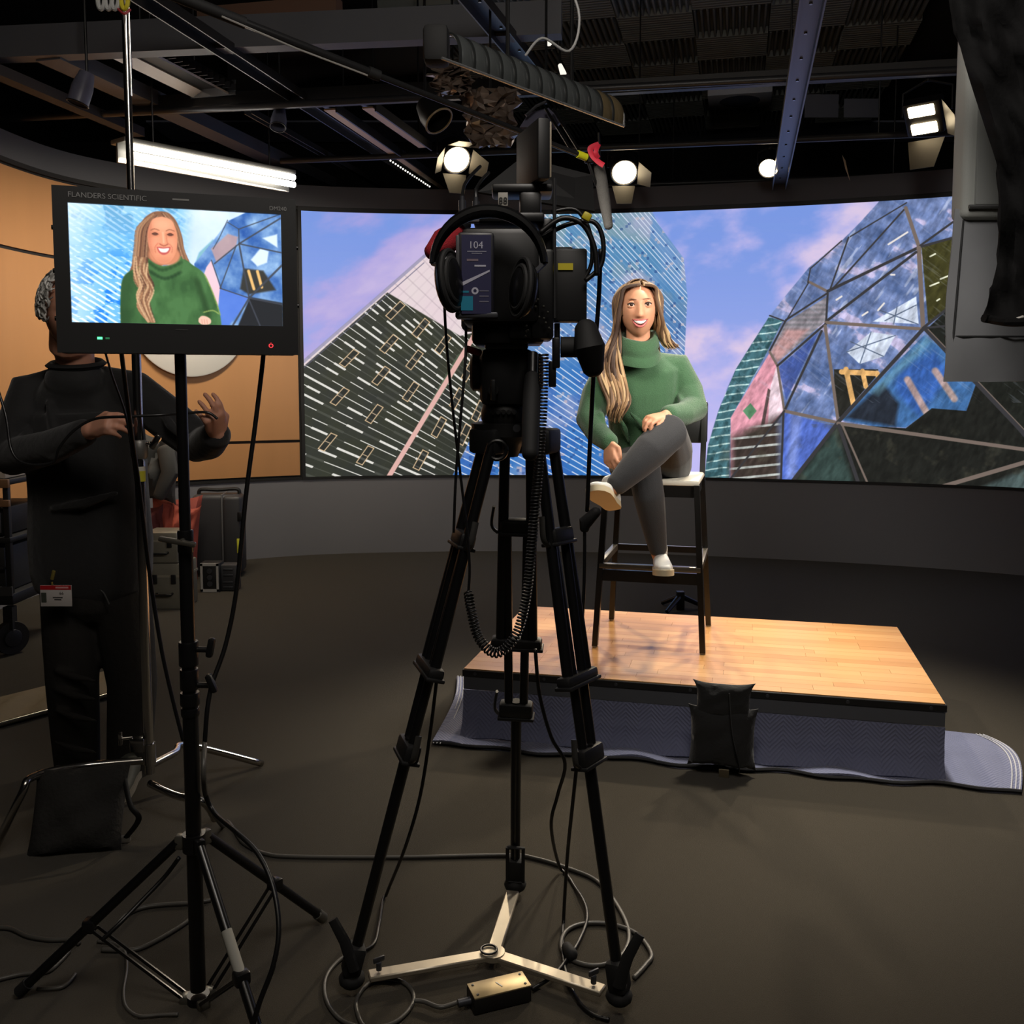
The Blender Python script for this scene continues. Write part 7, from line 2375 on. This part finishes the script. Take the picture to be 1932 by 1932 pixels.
# red bag and draped jacket
o = atz(336, 1098, 0.0)
rb = thing('red_bag', 'rust red cloth bag slumped against the tall hard case', 'bag', V((o.x, o.y, 0)))
red = mat('bag_rust', (142, 62, 50), 0.8, var=0.2, vscale=8)
obj('body', pillow(V((o.x - 0.02, o.y + 0.02, 0.32)), V((1, 0.1, 0.05)), V((0.05, 0.12, 1)), 0.36, 0.62, 0.2, 0.08, seed=4, wr=0.02), red, rb)
obj('flap', pillow(V((o.x + 0.08, o.y - 0.09, 0.42)), V((1, 0.15, -0.12)), V((0.18, 0.1, 1)), 0.2, 0.34, 0.06, 0.2, seed=6, wr=0.012), mat('bag_orange', (166, 76, 58), 0.8, var=0.15), rb)
obj('shadow_side', pillow(V((o.x - 0.14, o.y - 0.06, 0.33)), V((1, -0.2, 0.1)), V((-0.05, 0.1, 1)), 0.16, 0.5, 0.1, 0.1, seed=14, wr=0.015), mat('bag_rust_shade', (84, 34, 36), 0.85), rb)  # darker copy of the rust cloth, shade put into its colour
jk = thing('jacket', 'dark grey jacket draped over the top of the red bag', 'jacket', V((o.x - 0.1, o.y, 0.6)))
jm = mat('jacket_grey', (58, 58, 57), 0.85, var=0.2, vscale=6)
obj('body', pillow(V((o.x - 0.1, o.y - 0.04, 0.84)), V((1, 0.05, -0.1)), V((0.1, 0.1, 1)), 0.30, 0.52, 0.16, 0.16, seed=9, wr=0.026), jm, jk)
obj('sleeve', MB().loft([V((o.x - 0.02, o.y - 0.12, 0.98)), V((o.x + 0.02, o.y - 0.15, 0.82)), V((o.x - 0.06, o.y - 0.15, 0.66))], [0.06, 0.065, 0.045], [0.04, 0.05, 0.035], side=(1, 0, 0)), jm, jk)
# silver flight boxes
for k, (px, py, z0, wd, dp, hh, lab) in enumerate(((312, 1150, 0.0, 0.26, 0.25, 0.30, 'silver flight box on the floor behind the monitor stand, lower of two'), (306, 1150, 0.302, 0.22, 0.22, 0.2, 'silver flight box stacked on another one behind the monitor stand'))):
    o = atz(px, py, 0.0)
    q = V((o.x, o.y + dp / 2, z0))
    fb = thing('flight_box', lab, 'box', q)
    obj('body', MB().rbox(q + V((0, 0, hh / 2)), (wd, dp, hh), 0.012), mat('flight_silver', (128, 124, 112), 0.4, 0.5, var=0.15), fb)
    obj('lid_line', MB().box(q + V((0, 0, hh * 0.72)), (wd + 0.006, dp + 0.006, 0.014)), mat('edge_bright', (172, 166, 150), 0.35, 0.6), fb)
    for dx in (-0.06, 0.06):
        obj('latch', MB().rbox(q + V((dx, -dp / 2 - 0.006, hh * 0.66)), (0.03, 0.012, 0.06), 0.003), STEELBLACK, fb)
    obj('handle', MB().tube([q + V((-0.05, -dp / 2 - 0.004, hh * 0.35)), q + V((-0.05, -dp / 2 - 0.028, hh * 0.33)), q + V((0.05, -dp / 2 - 0.028, hh * 0.33)), q + V((0.05, -dp / 2 - 0.004, hh * 0.35))], 0.008, 8), STEELBLACK, fb)

# ------------------------------------------------------------------ cart at the left edge
W0 = atz(54, 1220, 0.0)
CQ = V((W0.x - 0.27, W0.y + 0.1, 0))
ct = thing('utility_cart', 'black wheeled equipment cart standing behind the man in black', 'cart', CQ)
cm = mat('cart_black', (30, 30, 31), 0.5, var=0.15)
X1 = W0.x + 0.02
for z, m, hh in ((0.30, cm, 0.06), (0.62, cm, 0.03), (0.93, cm, 0.03)):
    obj('shelf', MB().rbox(V((CQ.x, CQ.y + 0.05, z)), (0.56, 0.62, hh), 0.006), m, ct)
obj('tray_edge', MB().box(V((CQ.x, CQ.y - 0.26, 0.345)), (0.56, 0.012, 0.05)), mat('cart_grey', (74, 74, 76), 0.45), ct)
for sx in (-0.26, 0.26):
    for sy in (-0.24, 0.34):
        obj('post', MB().rbox(V((CQ.x + sx, CQ.y + sy, 0.62)), (0.03, 0.03, 0.64), 0.004), cm, ct)
        wc = V((CQ.x + sx - 0.01, CQ.y + sy, 0.09))
        wh = obj('wheel', MB().lathe([(0, -0.02), (0.06, -0.02), (0.088, -0.022), (0.09, -0.012), (0.09, 0.012), (0.088, 0.022), (0.06, 0.02), (0, 0.02)], wc, (0.8, -0.6, 0), 26), mat('tyre_grey', (48, 47, 46), 0.75), ct)
        obj('hub', MB().lathe([(0, 0.0), (0.05, 0.0), (0.045, 0.012), (0.02, 0.016), (0, 0.016)], wc + V((0.016, -0.012, 0)), (0.8, -0.6, 0), 20), GREYMETAL, wh)
        obj('fork', MB().box(wc + V((0, 0, 0.1)), (0.05, 0.05, 0.14)), cm, wh)
obj('wood_edge', MB().rbox(V((CQ.x, CQ.y - 0.27, 0.925)), (0.58, 0.02, 0.045), 0.004).rbox(V((CQ.x, CQ.y - 0.27, 0.82)), (0.58, 0.02, 0.035), 0.004), mat('cart_wood', (136, 100, 68), 0.5), ct)
tag(obj('paper_stack', MB().rbox(V((CQ.x + 0.03, CQ.y - 0.1, 0.992)), (0.44, 0.3, 0.09), 0.008, rotz(0.05)), mat('stack_white', (196, 188, 176), 0.6)), 'pale box lying on the top shelf of the wheeled cart', 'box')
eb = thing('equipment_box', 'black equipment box with a grey panel on the middle shelf of the cart', 'box', V((CQ.x + 0.06, CQ.y, 0.636)))
obj('body', MB().rbox(V((CQ.x + 0.02, CQ.y, 0.715)), (0.42, 0.44, 0.15), 0.01), BLACK, eb)
obj('panel', MB().rbox(V((CQ.x + 0.15, CQ.y - 0.226, 0.71)), (0.13, 0.008, 0.11), 0.003), mat('panel_dull', (92, 90, 88), 0.45), eb)
eb2 = thing('equipment_box', 'dark grey equipment box on the bottom shelf of the cart', 'box', V((CQ.x + 0.02, CQ.y, 0.332)))
obj('body', MB().rbox(V((CQ.x + 0.02, CQ.y, 0.455)), (0.42, 0.46, 0.245), 0.01), mat('box_slate', (46, 47, 48), 0.55, var=0.1), eb2)
obj('handle', MB().tube([V((CQ.x + 0.12, CQ.y - 0.235, 0.47)), V((CQ.x + 0.12, CQ.y - 0.262, 0.47)), V((CQ.x + 0.24, CQ.y - 0.262, 0.47)), V((CQ.x + 0.24, CQ.y - 0.235, 0.47))], 0.008, 8), GREYMETAL, eb2)
# tan flag lying on the carpet behind the man
f4 = [atz(-70, 1332, 0.03), atz(214, 1262, 0.03), atz(206, 1306, 0.03), atz(-70, 1380, 0.03)]
fg = thing('floor_flag', 'tan folded cloth frame lying on the carpet behind the man in black', 'cloth', (f4[0] + f4[2]) / 2 - V((0, 0, 0.03)))
P = []
for i in range(21):
    row = []
    for j in range(7):
        p = f4[0].lerp(f4[1], i / 20).lerp(f4[3].lerp(f4[2], i / 20), j / 6)
        p.z += 0.022 * math.sin(i * 0.9 + j) * math.sin(PI * j / 6)
        row.append(p)
    P.append(row)
obj('cloth', MB().slab(P, -0.006), mat('cloth_tan', (124, 110, 84), 0.85, var=0.15, vscale=6), fg, sharp=60)
for k in range(4):
    obj('frame_bar', MB().cyl(f4[k] + V((0, 0, -0.012)), f4[(k + 1) % 4] + V((0, 0, -0.012)), 0.011, n=10), mat('frame_steel', (150, 146, 134), 0.25, 0.9), fg)
